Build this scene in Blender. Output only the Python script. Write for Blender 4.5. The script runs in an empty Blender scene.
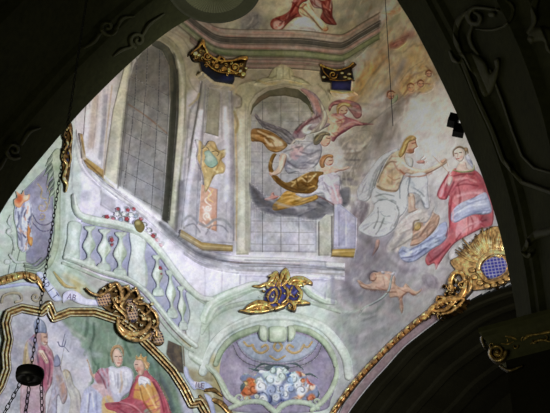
import bpy, math, random
import numpy as np
from mathutils import Vector, Matrix
from mathutils.bvhtree import BVHTree
PI = math.pi
SC = bpy.context.scene
COL = SC.collection
random.seed(4)
RNG = np.random.default_rng(4)
# ---------------------------------------------------------------- camera
F = 1200.0; TH = math.radians(38.6); CAM = np.array([0.0, 0.0, 1.6])
FW = np.array([0, math.cos(TH), math.sin(TH)]); UP = np.array([0, -math.sin(TH), math.cos(TH)]); RT = np.array([1.0, 0, 0])
cam = bpy.data.cameras.new('camera'); cam.lens = F/550*36; cam.sensor_width = 36; cam.clip_end = 200
camo = bpy.data.objects.new('camera', cam); COL.objects.link(camo)
camo.location = CAM; camo.rotation_euler = (PI/2+TH, 0, 0); SC.camera = camo
SC.view_settings.view_transform = 'Standard'; SC.view_settings.look = 'None'
SC.view_settings.gamma = 1; SC.view_settings.use_curve_mapping = False; SC.view_settings.exposure = 0

def rays(X, Y):
    X = np.asarray(X, float); Y = np.asarray(Y, float)
    cx = (X-275.0)/F; cy = (206.5-Y)/F
    d = FW + cx[..., None]*RT + cy[..., None]*UP
    return d
def project(P):
    r = np.asarray(P)-CAM
    z = r@FW
    return 275+F*(r@RT)/z, 206.5-F*(r@UP)/z
def lin(c):
    c = np.asarray(c, float)/255.0
    return np.where(c <= 0.04045, c/12.92, ((c+0.055)/1.055)**2.4)

# ---------------------------------------------------------------- the concave painted wall (plan curve, then a cove)
def _plan():
    a = np.array([-0.6, 14.0]); b = np.array([0.98, 14.0])
    dl = np.array([-0.66, -0.75]); dr = np.array([0.66, -0.75])
    pts = [a+dl*10.5, a+dl*0.45]
    for k in range(1, 9):                                   # rounded corners
        t = k/9; p0 = a+dl*0.45; p2 = a+np.array([0.4, 0]); pts.append((1-t)**2*p0+2*t*(1-t)*a+t*t*p2)
    pts += [a+np.array([0.4, 0]), b-np.array([0.4, 0])]
    for k in range(1, 9):
        t = k/9; p0 = b-np.array([0.4, 0]); p2 = b+dr*0.5; pts.append((1-t)**2*p0+2*t*(1-t)*b+t*t*p2)
    pts += [b+dr*0.5, b+dr*10.5]
    out = []
    for i in range(len(pts)-1):
        n = max(1, int(np.linalg.norm(pts[i+1]-pts[i])/0.05))
        for k in range(n): out.append(pts[i]+(pts[i+1]-pts[i])*k/n)
    out.append(pts[-1]); return np.array(out)
PLAN = _plan()
ZC, RC, CEN = 16.15, 2.6, np.array([0.2, 6.0])             # springing of the cove, its radius, plan centre
tg = np.gradient(PLAN, axis=0); tg /= np.linalg.norm(tg, axis=1)[:, None]
PN = np.stack([tg[:, 1], -tg[:, 0]], 1)                    # inward normals (towards the room)
az = PLAN[:, 0]/PLAN[:, 1]
PU = np.concatenate([[0], np.cumsum(np.linalg.norm(np.diff(PLAN, axis=0), axis=1))])
def cove(z):
    q = np.clip((z-ZC)/RC, 0, 0.97)
    ins = RC*(1-np.sqrt(1-q*q))
    return 1-ins/9.0
def inside(P):
    s = cove(P[..., 2])
    q = (P[..., :2]-CEN)/s[..., None]+CEN
    r = q[..., 0]/q[..., 1]
    return q[..., 1] < np.interp(r, az, PLAN[:, 1])
def wall_hit(X, Y):
    """distance along each pixel's ray to the wall and the wall's inward normal there"""
    d = rays(X, Y)
    lo = np.full(d.shape[:-1], 5.0); hi = np.full(d.shape[:-1], 45.0)
    for _ in range(26):
        mid = (lo+hi)/2
        ins = inside(CAM+d*mid[..., None])
        lo = np.where(ins, mid, lo); hi = np.where(ins, hi, mid)
    P = CAM+d*lo[..., None]
    r = P[..., 0]/P[..., 1]
    s = cove(P[..., 2]); q = (P[..., :2]-CEN)/s[..., None]+CEN; r = q[..., 0]/q[..., 1]
    n = np.stack([np.interp(r, az, PN[:, 0]), np.interp(r, az, PN[:, 1]), np.zeros_like(r)], -1)
    zz = np.clip((P[..., 2]-ZC)/RC, 0, .9)
    n[..., 2] = -zz*0.9
    n /= np.linalg.norm(n, axis=-1)[..., None]
    return d, lo, n
class BvhSurf:
    def __init__(s, V, Fc): s.t = BVHTree.FromPolygons([tuple(v) for v in V], Fc)
    def hit(s, X, Y):
        d = rays(X, Y); sh = d.shape[:-1]; D = d.reshape(-1, 3)
        T = np.zeros(len(D)); N = np.zeros((len(D), 3)); o = Vector(CAM)
        lt, ln = 8.0, np.array([0, -1.0, 0])
        for i, v in enumerate(D):
            L = np.linalg.norm(v)
            h = s.t.ray_cast(o, Vector(v/L))
            if h[0] is not None:
                n = np.array(h[1])
                if n@v > 0: n = -n
                lt, ln = h[3]/L, n
            T[i] = lt; N[i] = ln
        return d, T.reshape(sh), N.reshape(sh+(3,))

# ---------------------------------------------------------------- 2-D shape fields in picture units
def cr(pts, n=6, closed=False):
    P = np.array(pts, float)
    if len(P) < 3: return P
    if closed: P = np.vstack([P[-1], P, P[0], P[1]])
    else: P = np.vstack([2*P[0]-P[1], P, 2*P[-1]-P[-2]])
    out = []
    for i in range(1, len(P)-2):
        for k in range(n):
            t = k/n
            out.append(.5*((2*P[i])+(-P[i-1]+P[i+1])*t+(2*P[i-1]-5*P[i]+4*P[i+1]-P[i+2])*t*t+(-P[i-1]+3*P[i]-3*P[i+1]+P[i+2])*t**3))
    if not closed: out.append(P[-2])
    return np.array(out)
def spiral(cx, cy, r, a0=0, turns=1.25, d=1, r1=None):
    n = int(14*turns)+2; r1 = r*.15 if r1 is None else r1
    return [(cx+(r+(r1-r)*k/n)*math.cos(a0+d*2*PI*turns*k/n), cy+(r+(r1-r)*k/n)*math.sin(a0+d*2*PI*turns*k/n)) for k in range(n+1)]
def seg_dist(X, Y, P, W=None, closed=False):
    P = np.asarray(P, float)
    A = P if closed else P[:-1]; B = np.roll(P, -1, 0) if closed else P[1:]
    best = np.full(X.shape, 1e9); wid = np.zeros(X.shape)
    for i in range(len(A)):
        a, b = A[i], B[i]; ab = b-a; L = ab@ab+1e-9
        t = np.clip(((X-a[0])*ab[0]+(Y-a[1])*ab[1])/L, 0, 1)
        dd = np.hypot(X-a[0]-t*ab[0], Y-a[1]-t*ab[1])
        if W is None: best = np.minimum(best, dd)
        else:
            w = W[i]+(W[(i+1) % len(W)]-W[i])*t
            v = dd-w; m = v < best; best = np.where(m, v, best); wid = np.where(m, w, wid)
    return best if W is None else (best, wid)
def poly_sd(X, Y, P):
    P = np.asarray(P, float); c = np.zeros(X.shape, bool); Q = np.roll(P, -1, 0)
    for (x0, y0), (x1, y1) in zip(P, Q):
        if y0 == y1: continue
        m = ((y0 > Y) != (y1 > Y)) & (X < (x1-x0)*(Y-y0)/(y1-y0)+x0)
        c ^= m
    d = seg_dist(X, Y, P, closed=True)
    return np.where(c, d, -d)
def sm(t): t = np.clip(t, 0, 1); return t*t*(3-2*t)
def widths(w, n):
    w = np.atleast_1d(np.asarray(w, float))
    return np.interp(np.linspace(0, 1, n), np.linspace(0, 1, len(w)), w) if len(w) > 1 else np.full(n, w[0])

def paint(X, Y, base, ops):
    """paint() lays pigment: every op is (kind, geometry..., colour, alpha, softness)"""
    C = np.zeros(X.shape+(3,)); C[...] = base
    for op in ops:
        k = op[0]
        if k in 'pP':                                        # p polygon / P smoothed polygon
            _, pts, col, al, so = op
            pts = cr(pts, 5, True) if k == 'P' else np.asarray(pts, float)
            lo = pts.min(0)-so-1; hi = pts.max(0)+so+1
        elif k in 'sS':                                      # stroke; S smoothed; width may taper
            _, pts, w, col, al, so = op
            pts = cr(pts, 5) if k == 'S' else np.asarray(pts, float)
            W = widths(w, len(pts))/2
            lo = pts.min(0)-so-W.max()-1; hi = pts.max(0)+so+W.max()+1
        else:                                                # b blob
            _, cx, cy, rx, ry, rot, col, al, so = op
            R = max(rx, ry)*(1+so)+1; lo = np.array([cx-R, cy-R]); hi = np.array([cx+R, cy+R])
        m = (X > lo[0]) & (X < hi[0]) & (Y > lo[1]) & (Y < hi[1])
        if not m.any(): continue
        x = X[m]; y = Y[m]
        if k in 'pP': a = sm((poly_sd(x, y, pts)+so)/(2*so+.01))
        elif k in 'sS':
            v, _w = seg_dist(x, y, pts, W); a = sm((so-v)/(2*so+.01))
        else:
            ct, st = math.cos(rot), math.sin(rot); u = ((x-cx)*ct+(y-cy)*st)/rx; v = (-(x-cx)*st+(y-cy)*ct)/ry
            a = sm((1+so-np.hypot(u, v))/(2*so+.01))
        a = (a*al)[:, None]
        C[m] = C[m]*(1-a)+np.asarray(col, float)*a
    return C
def paint_over(C, X, Y, ops):
    out = C
    lo = (X.min(), Y.min()); hi = (X.max(), Y.max()); sel = []
    for op in ops:
        if op[0] == 'b': a, b, c, d = op[1]-op[3], op[2]-op[4], op[1]+op[3], op[2]+op[4]
        else: q = np.array(op[1]); a, b = q.min(0); c, d = q.max(0)
        if c+3 > lo[0] and a-3 < hi[0] and d+3 > lo[1] and b-3 < hi[1]: sel.append(op)
    sel = [(o[0], o[1], np.asarray(o[2])*1.35, o[3], min(.95, o[4]*1.2), o[5]*1.1) if o[0] in 'sS' else o for o in sel]
    return paint(X, Y, C, sel)
def mottle(box, n, cols, L=14, w=3, ang=0., spread=.6, al=.25, so=2.0, seed=1, clip=None):
    r = random.Random(seed); out = []
    x0, y0, x1, y1 = box
    k = 0
    while len(out) < n and k < n*8:
        k += 1
        x, y = r.uniform(x0, x1), r.uniform(y0, y1)
        if clip is not None and poly_sd(np.array([x]), np.array([y]), clip)[0] < 0: continue
        a = ang+r.uniform(-spread, spread); l = L*r.uniform(.4, 1.2)
        b = a+r.uniform(-.5, .5)
        out.append(('s', [(x, y), (x+l*math.cos(a)/2, y+l*math.sin(a)/2), (x+l*math.cos(a)/2+l*math.cos(b)/2, y+l*math.sin(a)/2+l*math.sin(b)/2)],
                    w*r.uniform(.5, 1.5), r.choice(cols), al*r.uniform(.5, 1.2), so))
    return out
def vnoise(X, Y, sx, sy, ang, seed):
    ct, st = math.cos(ang), math.sin(ang); U = (X*ct+Y*st)/sx+1000; W = (-X*st+Y*ct)/sy+1000
    g = np.random.default_rng(seed).random((256, 256)); i = np.floor(U).astype(int); j = np.floor(W).astype(int); u = sm(U-i); w = sm(W-j)
    q = lambda a, b: g[a % 256, b % 256]
    return (q(i, j)*(1-u)+q(i+1, j)*u)*(1-w)+(q(i, j+1)*(1-u)+q(i+1, j+1)*u)*w-.5
def brushwork(C, X, Y, amt=1.0):
    """uneven pigment of old fresco: streaky lighter and darker strokes, patches rubbed towards grey"""
    wx = X+7*vnoise(X, Y, 11, 11, 0, 21)+3*vnoise(X, Y, 4, 4, 0, 22); wy = Y+7*vnoise(X, Y, 12, 12, .5, 23)+3*vnoise(X, Y, 4, 4, 0, 24)
    n = 18*vnoise(wx, wy, 9, 3.2, -.7, 1)+18*vnoise(wx, wy, 3, 6, .35, 2)+20*vnoise(X, Y, 1.6, 1.6, 0, 3)+20*vnoise(wx, wy, 24, 20, .5, 4)
    rub = np.clip(.16+.5*vnoise(X, Y, 8, 5, 1.1, 5)+.3*vnoise(X, Y, 3, 3, 0, 6), 0, .6)[..., None]*amt
    g = np.array([172, 168, 166.])
    C = C*(1-rub)+(C*.35+g*.65*np.clip(C.mean(-1, keepdims=True)/150, .5, 1.2))*rub
    hue = np.stack([6*vnoise(X, Y, 7, 7, .2, 7), 3*vnoise(X, Y, 9, 5, .9, 8), 7*vnoise(X, Y, 8, 6, .4, 9)], -1)
    return C+(n[..., None]*.75+hue)*amt*np.clip(C/150, .45, 1.1)
CS = 2.0; CO = (-20, -20)
CANVAS = np.zeros((int(460*CS), int(600*CS), 3))
def canvas_ix(X, Y): return np.clip(((Y-CO[1])*CS).round().astype(int), 0, CANVAS.shape[0]-1), np.clip(((X-CO[0])*CS).round().astype(int), 0, CANVAS.shape[1]-1)
TONE = [.74, .79, .86, .95, 1.0, .94, .91]  # scales pigment by picture height; darker top paints in the light's falloff
WARM = np.array([1.03, .985, .90])
FLAT = .3; GRISE = .42
def pigment(C, X, Y):
    """photo tone -> pigment reflectance, by the modelled light, with dimming toward the top painted in"""
    C = C.mean(-1, keepdims=True)*.2+C*.8; C = C+(C-168)*.22
    wk = np.interp(Y, [90, 190], [1, 0])[..., None]; C = C*(1-wk)+C*WARM*wk
    C = np.maximum(C, 2)*np.interp(Y, [-20, 60, 110, 160, 220, 320, 420], TONE)[..., None]*np.interp(X, [330, 380], [1, .93])[..., None]
    g = light_at(X, Y)[..., None] if np.ndim(light_at(X, Y)) else light_at(X, Y)
    return np.clip(lin(np.clip(C, 0, 255))/g, 0.004, 0.86)

def folds(poly, base, n, seed, amp=1.0):
    """loose brush folds along a painted form"""
    P = cr(poly, 4, True); c = P.mean(0); r = random.Random(seed); out = []
    w, v = np.linalg.eigh(np.cov((P-c).T)); ax = v[:, 1]; px = v[:, 0]; A = math.sqrt(w[1])*1.5; B = math.sqrt(w[0])*1.5
    b = np.asarray(base, float)
    for _ in range(n):
        o = c+ax*r.uniform(-A, A)*.9+px*r.uniform(-B, B)
        L = r.uniform(.25, .7)*A; k = r.uniform(-.5, .5)*L; t = r.uniform(-.5, .5)
        d = ax*math.cos(t)+px*math.sin(t); e = np.array([-d[1], d[0]])
        pts = [tuple(o-d*L*.6), tuple(o+e*k*.5), tuple(o+d*L*.6)]
        f = r.choice([-1, -1, 1])*r.uniform(12, 34)*amp
        out.append(('S', pts, [.6, r.uniform(1.2, 2.6), .5], tuple(np.clip(b+f*np.array([1, .97, .92]), 0, 245)), .62, .9))
    return out

# ---------------------------------------------------------------- objects
def link(name, me, mat, parent, origin):
    o = bpy.data.objects.new(name, me); COL.objects.link(o)
    if mat: me.materials.append(mat)
    if parent: o.parent = parent
    else: o.location = origin
    return o
def tag(o, label=None, cat=None, group=None, kind=None):
    for k, v in (('label', label), ('category', cat), ('group', group), ('kind', kind)):
        if v: o[k] = v
    return o
ORG = {}
def origin_of(o):
    while o.parent: o = o.parent
    return np.array(o.location)
def thing(name, label, cat, at, group=None, kind=None, surf=wall_hit):
    if len(at) == 2:
        d, t, n = surf(np.array([float(at[0])]), np.array([float(at[1])])); at = (CAM+d*t[:, None])[0]
    o = bpy.data.objects.new(name, None); COL.objects.link(o); o.location = tuple(at); o.empty_display_size = .2
    return tag(o, label, cat, group, kind)
def raw_mesh(name, V, Fc, mat, parent=None, smooth=True, cols=None, origin=None):
    V = np.asarray(V, float)
    og = origin_of(parent) if parent else (np.asarray(origin, float) if origin is not None else V.mean(0))
    me = bpy.data.meshes.new(name); me.from_pydata((V-og).tolist(), [], [list(map(int, f)) for f in Fc])
    me.polygons.foreach_set('use_smooth', [smooth]*len(me.polygons))
    if cols is not None:
        at = me.color_attributes.new('Pigment', 'FLOAT_COLOR', 'POINT')
        at.data.foreach_set('color', np.concatenate([cols, np.ones((len(V), 1))], 1).astype(np.float32).ravel())
    me.update()
    return link(name, me, mat, parent, og)

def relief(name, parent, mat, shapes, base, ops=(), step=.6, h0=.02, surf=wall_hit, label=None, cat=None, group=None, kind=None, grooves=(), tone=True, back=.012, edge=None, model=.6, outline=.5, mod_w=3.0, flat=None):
    """a modelled plaster relief lying on the wall: outline from shapes, its own thickness h0 + rise, pigment painted on"""
    sh = []; lo = np.array([1e9, 1e9]); hi = -lo
    fr = mat is M_FR and surf is wall_hit
    onwall = surf is wall_hit
    hk = (FLAT if fr else GRISE) if onwall else 1.0
    if flat is not None: hk = flat
    if onwall: h0 = h0*(flat if flat is not None else FLAT); back = min(back, h0*.9)
    if edge is None: edge = 1.1 if fr else 0
    for s in shapes:
        k = s[0]
        if k in 'pP':
            pts = cr(s[1], 6, True) if k == 'P' else np.asarray(s[1], float)
            sh.append(('p', pts, s[2], s[3])); l, h = pts.min(0), pts.max(0)
        elif k in 'sS':
            pts = cr(s[1], 6) if k == 'S' else np.asarray(s[1], float)
            W = widths(s[2], len(pts))/2; sh.append(('s', pts, W, s[3])); l, h = pts.min(0)-W.max(), pts.max(0)+W.max()
        else:
            sh.append(('b',)+tuple(s[1:])); R = max(s[3], s[4]); l = np.array([s[1]-R, s[2]-R]); h = np.array([s[1]+R, s[2]+R])
        lo = np.minimum(lo, l); hi = np.maximum(hi, h)
    lo -= 2*step; hi += 2*step
    nx = int((hi[0]-lo[0])/step)+2; ny = int((hi[1]-lo[1])/step)+2
    gx = lo[0]+np.arange(nx)*step; gy = lo[1]+np.arange(ny)*step
    X, Y = np.meshgrid(gx, gy)
    def field(X, Y):
        SD = np.full(X.shape, -1e6); H = np.zeros(X.shape)
        for s in sh:
            if s[0] == 'p': pts = s[1]; l = pts.min(0)-4*step; h = pts.max(0)+4*step
            elif s[0] == 's': l = s[1].min(0)-s[2].max()-4*step; h = s[1].max(0)+s[2].max()+4*step
            else: R = max(s[3], s[4])+4*step; l = np.array([s[1]-R, s[2]-R]); h = np.array([s[1]+R, s[2]+R])
            m = (X >= l[0]) & (X <= h[0]) & (Y >= l[1]) & (Y <= h[1])
            if not m.any(): continue
            x, y = X[m], Y[m]
            if s[0] == 'p':
                sd = poly_sd(x, y, s[1]); hh = s[3]*np.sqrt(np.clip(1-(1-np.clip(sd/max(s[2], .01), 0, 1))**2, 0, 1))
            elif s[0] == 's':
                v, w = seg_dist(x, y, s[1], s[2]); sd = -v; q = np.clip((v+w)/np.maximum(w, .05), 0, 1)
                hh = s[3]*np.sqrt(1-q*q)*np.clip(w/s[2].max(), .3, 1)
            else:
                _, cx, cy, rx, ry, rise = s[:6]; rot = s[6] if len(s) > 6 else 0
                ct, st = math.cos(rot), math.sin(rot); u = ((x-cx)*ct+(y-cy)*st)/rx; v = (-(x-cx)*st+(y-cy)*ct)/ry
                q = np.hypot(u, v); sd = (1-q)*min(rx, ry); hh = rise*np.sqrt(np.clip(1-q*q, 0, 1))
            hh = np.where(sd > -.0, hh, 0)
            SD[m] = np.maximum(SD[m], sd); H[m] = np.maximum(H[m], hh)
        return SD, H
    SD, H = field(X, Y)
    ins = SD > 0
    cell = ins[:-1, :-1] | ins[1:, :-1] | ins[:-1, 1:] | ins[1:, 1:]
    used = np.zeros(X.shape, bool)
    used[:-1, :-1] |= cell; used[1:, :-1] |= cell; used[:-1, 1:] |= cell; used[1:, 1:] |= cell
    SDc = np.clip(SD, -3*step, 3*step)
    gyy, gxx = np.gradient(SDc, step)
    gl = np.hypot(gxx, gyy)+1e-6
    mv = used & ~ins
    k = np.where(mv, np.clip(-SD, 0, 1.2*step), 0)
    Xm = X+gxx/gl*k; Ym = Y+gyy/gl*k
    H = np.where(mv, 0, H)
    for (pts, w, dep) in grooves:
        P = cr(pts, 5); v = seg_dist(Xm, Ym, P)
        H = H-dep*np.clip(1-(v/(w/2))**2, 0, 1)*(H > dep*.3)
    H = np.maximum(H, 0)*hk
    idx = -np.ones(X.shape, int); idx[used] = np.arange(used.sum())
    xs, ys, hs = Xm[used], Ym[used], H[used]
    d, t, n = surf(xs, ys)
    dn = np.abs((d*n).sum(-1)); dn = np.maximum(dn, .25)
    top = CAM+d*(t-(h0+hs)/dn)[:, None]
    C = paint(xs, ys, np.asarray(base, float), ops)
    if mat is M_GOLD:                                        # worn gilding, shade between leaves painted dark along the edges
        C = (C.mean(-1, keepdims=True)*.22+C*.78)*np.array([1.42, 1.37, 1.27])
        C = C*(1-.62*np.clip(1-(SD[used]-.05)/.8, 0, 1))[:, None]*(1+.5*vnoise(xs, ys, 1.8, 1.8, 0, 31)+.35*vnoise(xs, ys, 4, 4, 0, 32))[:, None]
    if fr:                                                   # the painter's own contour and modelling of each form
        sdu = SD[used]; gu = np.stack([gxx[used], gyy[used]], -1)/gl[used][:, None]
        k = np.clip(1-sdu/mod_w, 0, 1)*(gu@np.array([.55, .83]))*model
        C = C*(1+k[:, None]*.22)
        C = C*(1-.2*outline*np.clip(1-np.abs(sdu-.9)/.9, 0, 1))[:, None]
        C = paint_over(C, xs, ys, OVERF if flat is not None and 'window' not in name and 'glazing' not in name and name != 'crest' else OVER)
        C = brushwork(C, xs, ys)
    if surf is wall_hit:
        ci = canvas_ix(xs, ys); under = CANVAS[ci]
        if edge:
            a = sm((SD[used]+.3)/edge)[:, None]; C = under*(1-a)+C*a
        CANVAS[ci] = C
    C = pigment(C, xs, ys) if tone else lin(C)
    q = np.stack([idx[:-1, :-1], idx[1:, :-1], idx[1:, 1:], idx[:-1, 1:]], -1)[cell]
    # skirt down to the wall
    E = {}
    for f in q:
        for a, b in ((f[0], f[1]), (f[1], f[2]), (f[2], f[3]), (f[3], f[0])):
            if (b, a) in E: del E[(b, a)]
            else: E[(a, b)] = 1
    bv = sorted({a for e in E for a in e}); bm = {a: len(top)+i for i, a in enumerate(bv)}
    bot = top[bv]-n[bv]*(h0+back)
    faces = q.tolist()+[[b, a, bm[a], bm[b]] for a, b in E]
    V = np.vstack([top, bot]); C = np.vstack([C, C[bv]])
    o = raw_mesh(name, V, faces, mat, parent, cols=C)
    tag(o, label, cat, group, kind)
    if parent and parent.parent is None: pass
    return o

# ---------------------------------------------------------------- materials
def mat(name, rough=.9, metal=0., attr=True, base=(.5, .5, .5), noise=.12, scale=3.0, fine=40., bump=.15, spec=.3, warm=0):
    m = bpy.data.materials.new(name); m.use_nodes = True; nt = m.node_tree; N = nt.nodes; L = nt.links
    b = N['Principled BSDF']; b.inputs['Roughness'].default_value = rough; b.inputs['Metallic'].default_value = metal
    b.inputs['Specular IOR Level'].default_value = spec
    tc = N.new('ShaderNodeTexCoord'); geo = N.new('ShaderNodeNewGeometry')
    n1 = N.new('ShaderNodeTexNoise'); n1.inputs['Scale'].default_value = scale; n1.inputs['Detail'].default_value = 6; L.new(geo.outputs['Position'], n1.inputs['Vector'])
    n2 = N.new('ShaderNodeTexNoise'); n2.inputs['Scale'].default_value = fine; n2.inputs['Detail'].default_value = 3; L.new(geo.outputs['Position'], n2.inputs['Vector'])
    ad = N.new('ShaderNodeMath'); ad.operation = 'ADD'; L.new(n1.outputs['Fac'], ad.inputs[0]); L.new(n2.outputs['Fac'], ad.inputs[1])
    mr = N.new('ShaderNodeMapRange'); mr.inputs['From Min'].default_value = .6; mr.inputs['From Max'].default_value = 1.4
    mr.inputs['To Min'].default_value = 1-noise; mr.inputs['To Max'].default_value = 1+noise; L.new(ad.outputs[0], mr.inputs['Value'])
    vm = N.new('ShaderNodeVectorMath'); vm.operation = 'SCALE'; L.new(mr.outputs['Result'], vm.inputs['Scale'])
    if attr:
        at = N.new('ShaderNodeAttribute'); at.attribute_name = 'Pigment'; L.new(at.outputs['Color'], vm.inputs[0])
    else: vm.inputs[0].default_value = tuple(lin(base))
    L.new(vm.outputs['Vector'], b.inputs['Base Color'])
    if bump:
        bp = N.new('ShaderNodeBump'); bp.inputs['Strength'].default_value = bump; bp.inputs['Distance'].default_value = .01
        L.new(n2.outputs['Fac'], bp.inputs['Height']); L.new(bp.outputs['Normal'], b.inputs['Normal'])
    return m
M_FR = mat('fresco_plaster', .9, noise=.10, scale=5, fine=45, bump=.12)
M_GOLD = mat('gilding', .33, metal=.6, noise=.3, scale=9, fine=60, bump=.1, spec=.5)
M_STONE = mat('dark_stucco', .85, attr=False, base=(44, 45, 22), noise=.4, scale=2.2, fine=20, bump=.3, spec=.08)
M_STONE2 = mat('dark_stucco_relief', .7, attr=False, base=(58, 58, 33), noise=.3, scale=4, fine=24, bump=.2, spec=.12)
M_DARK = mat('near_black_matte', .8, attr=False, base=(24, 22, 9), noise=.3, scale=3, fine=30, bump=.2, spec=.1)  # even near-black tone for the chapel and the pier shaft
M_IRON = mat('blackened_iron', .45, metal=.6, attr=False, base=(26, 25, 24), noise=.2, scale=9, fine=60, bump=.1)
M_GLASS = mat('ribbed_grey_glass', .4, attr=False, base=(150, 152, 124), noise=.1, scale=9, fine=60, bump=0)
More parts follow.
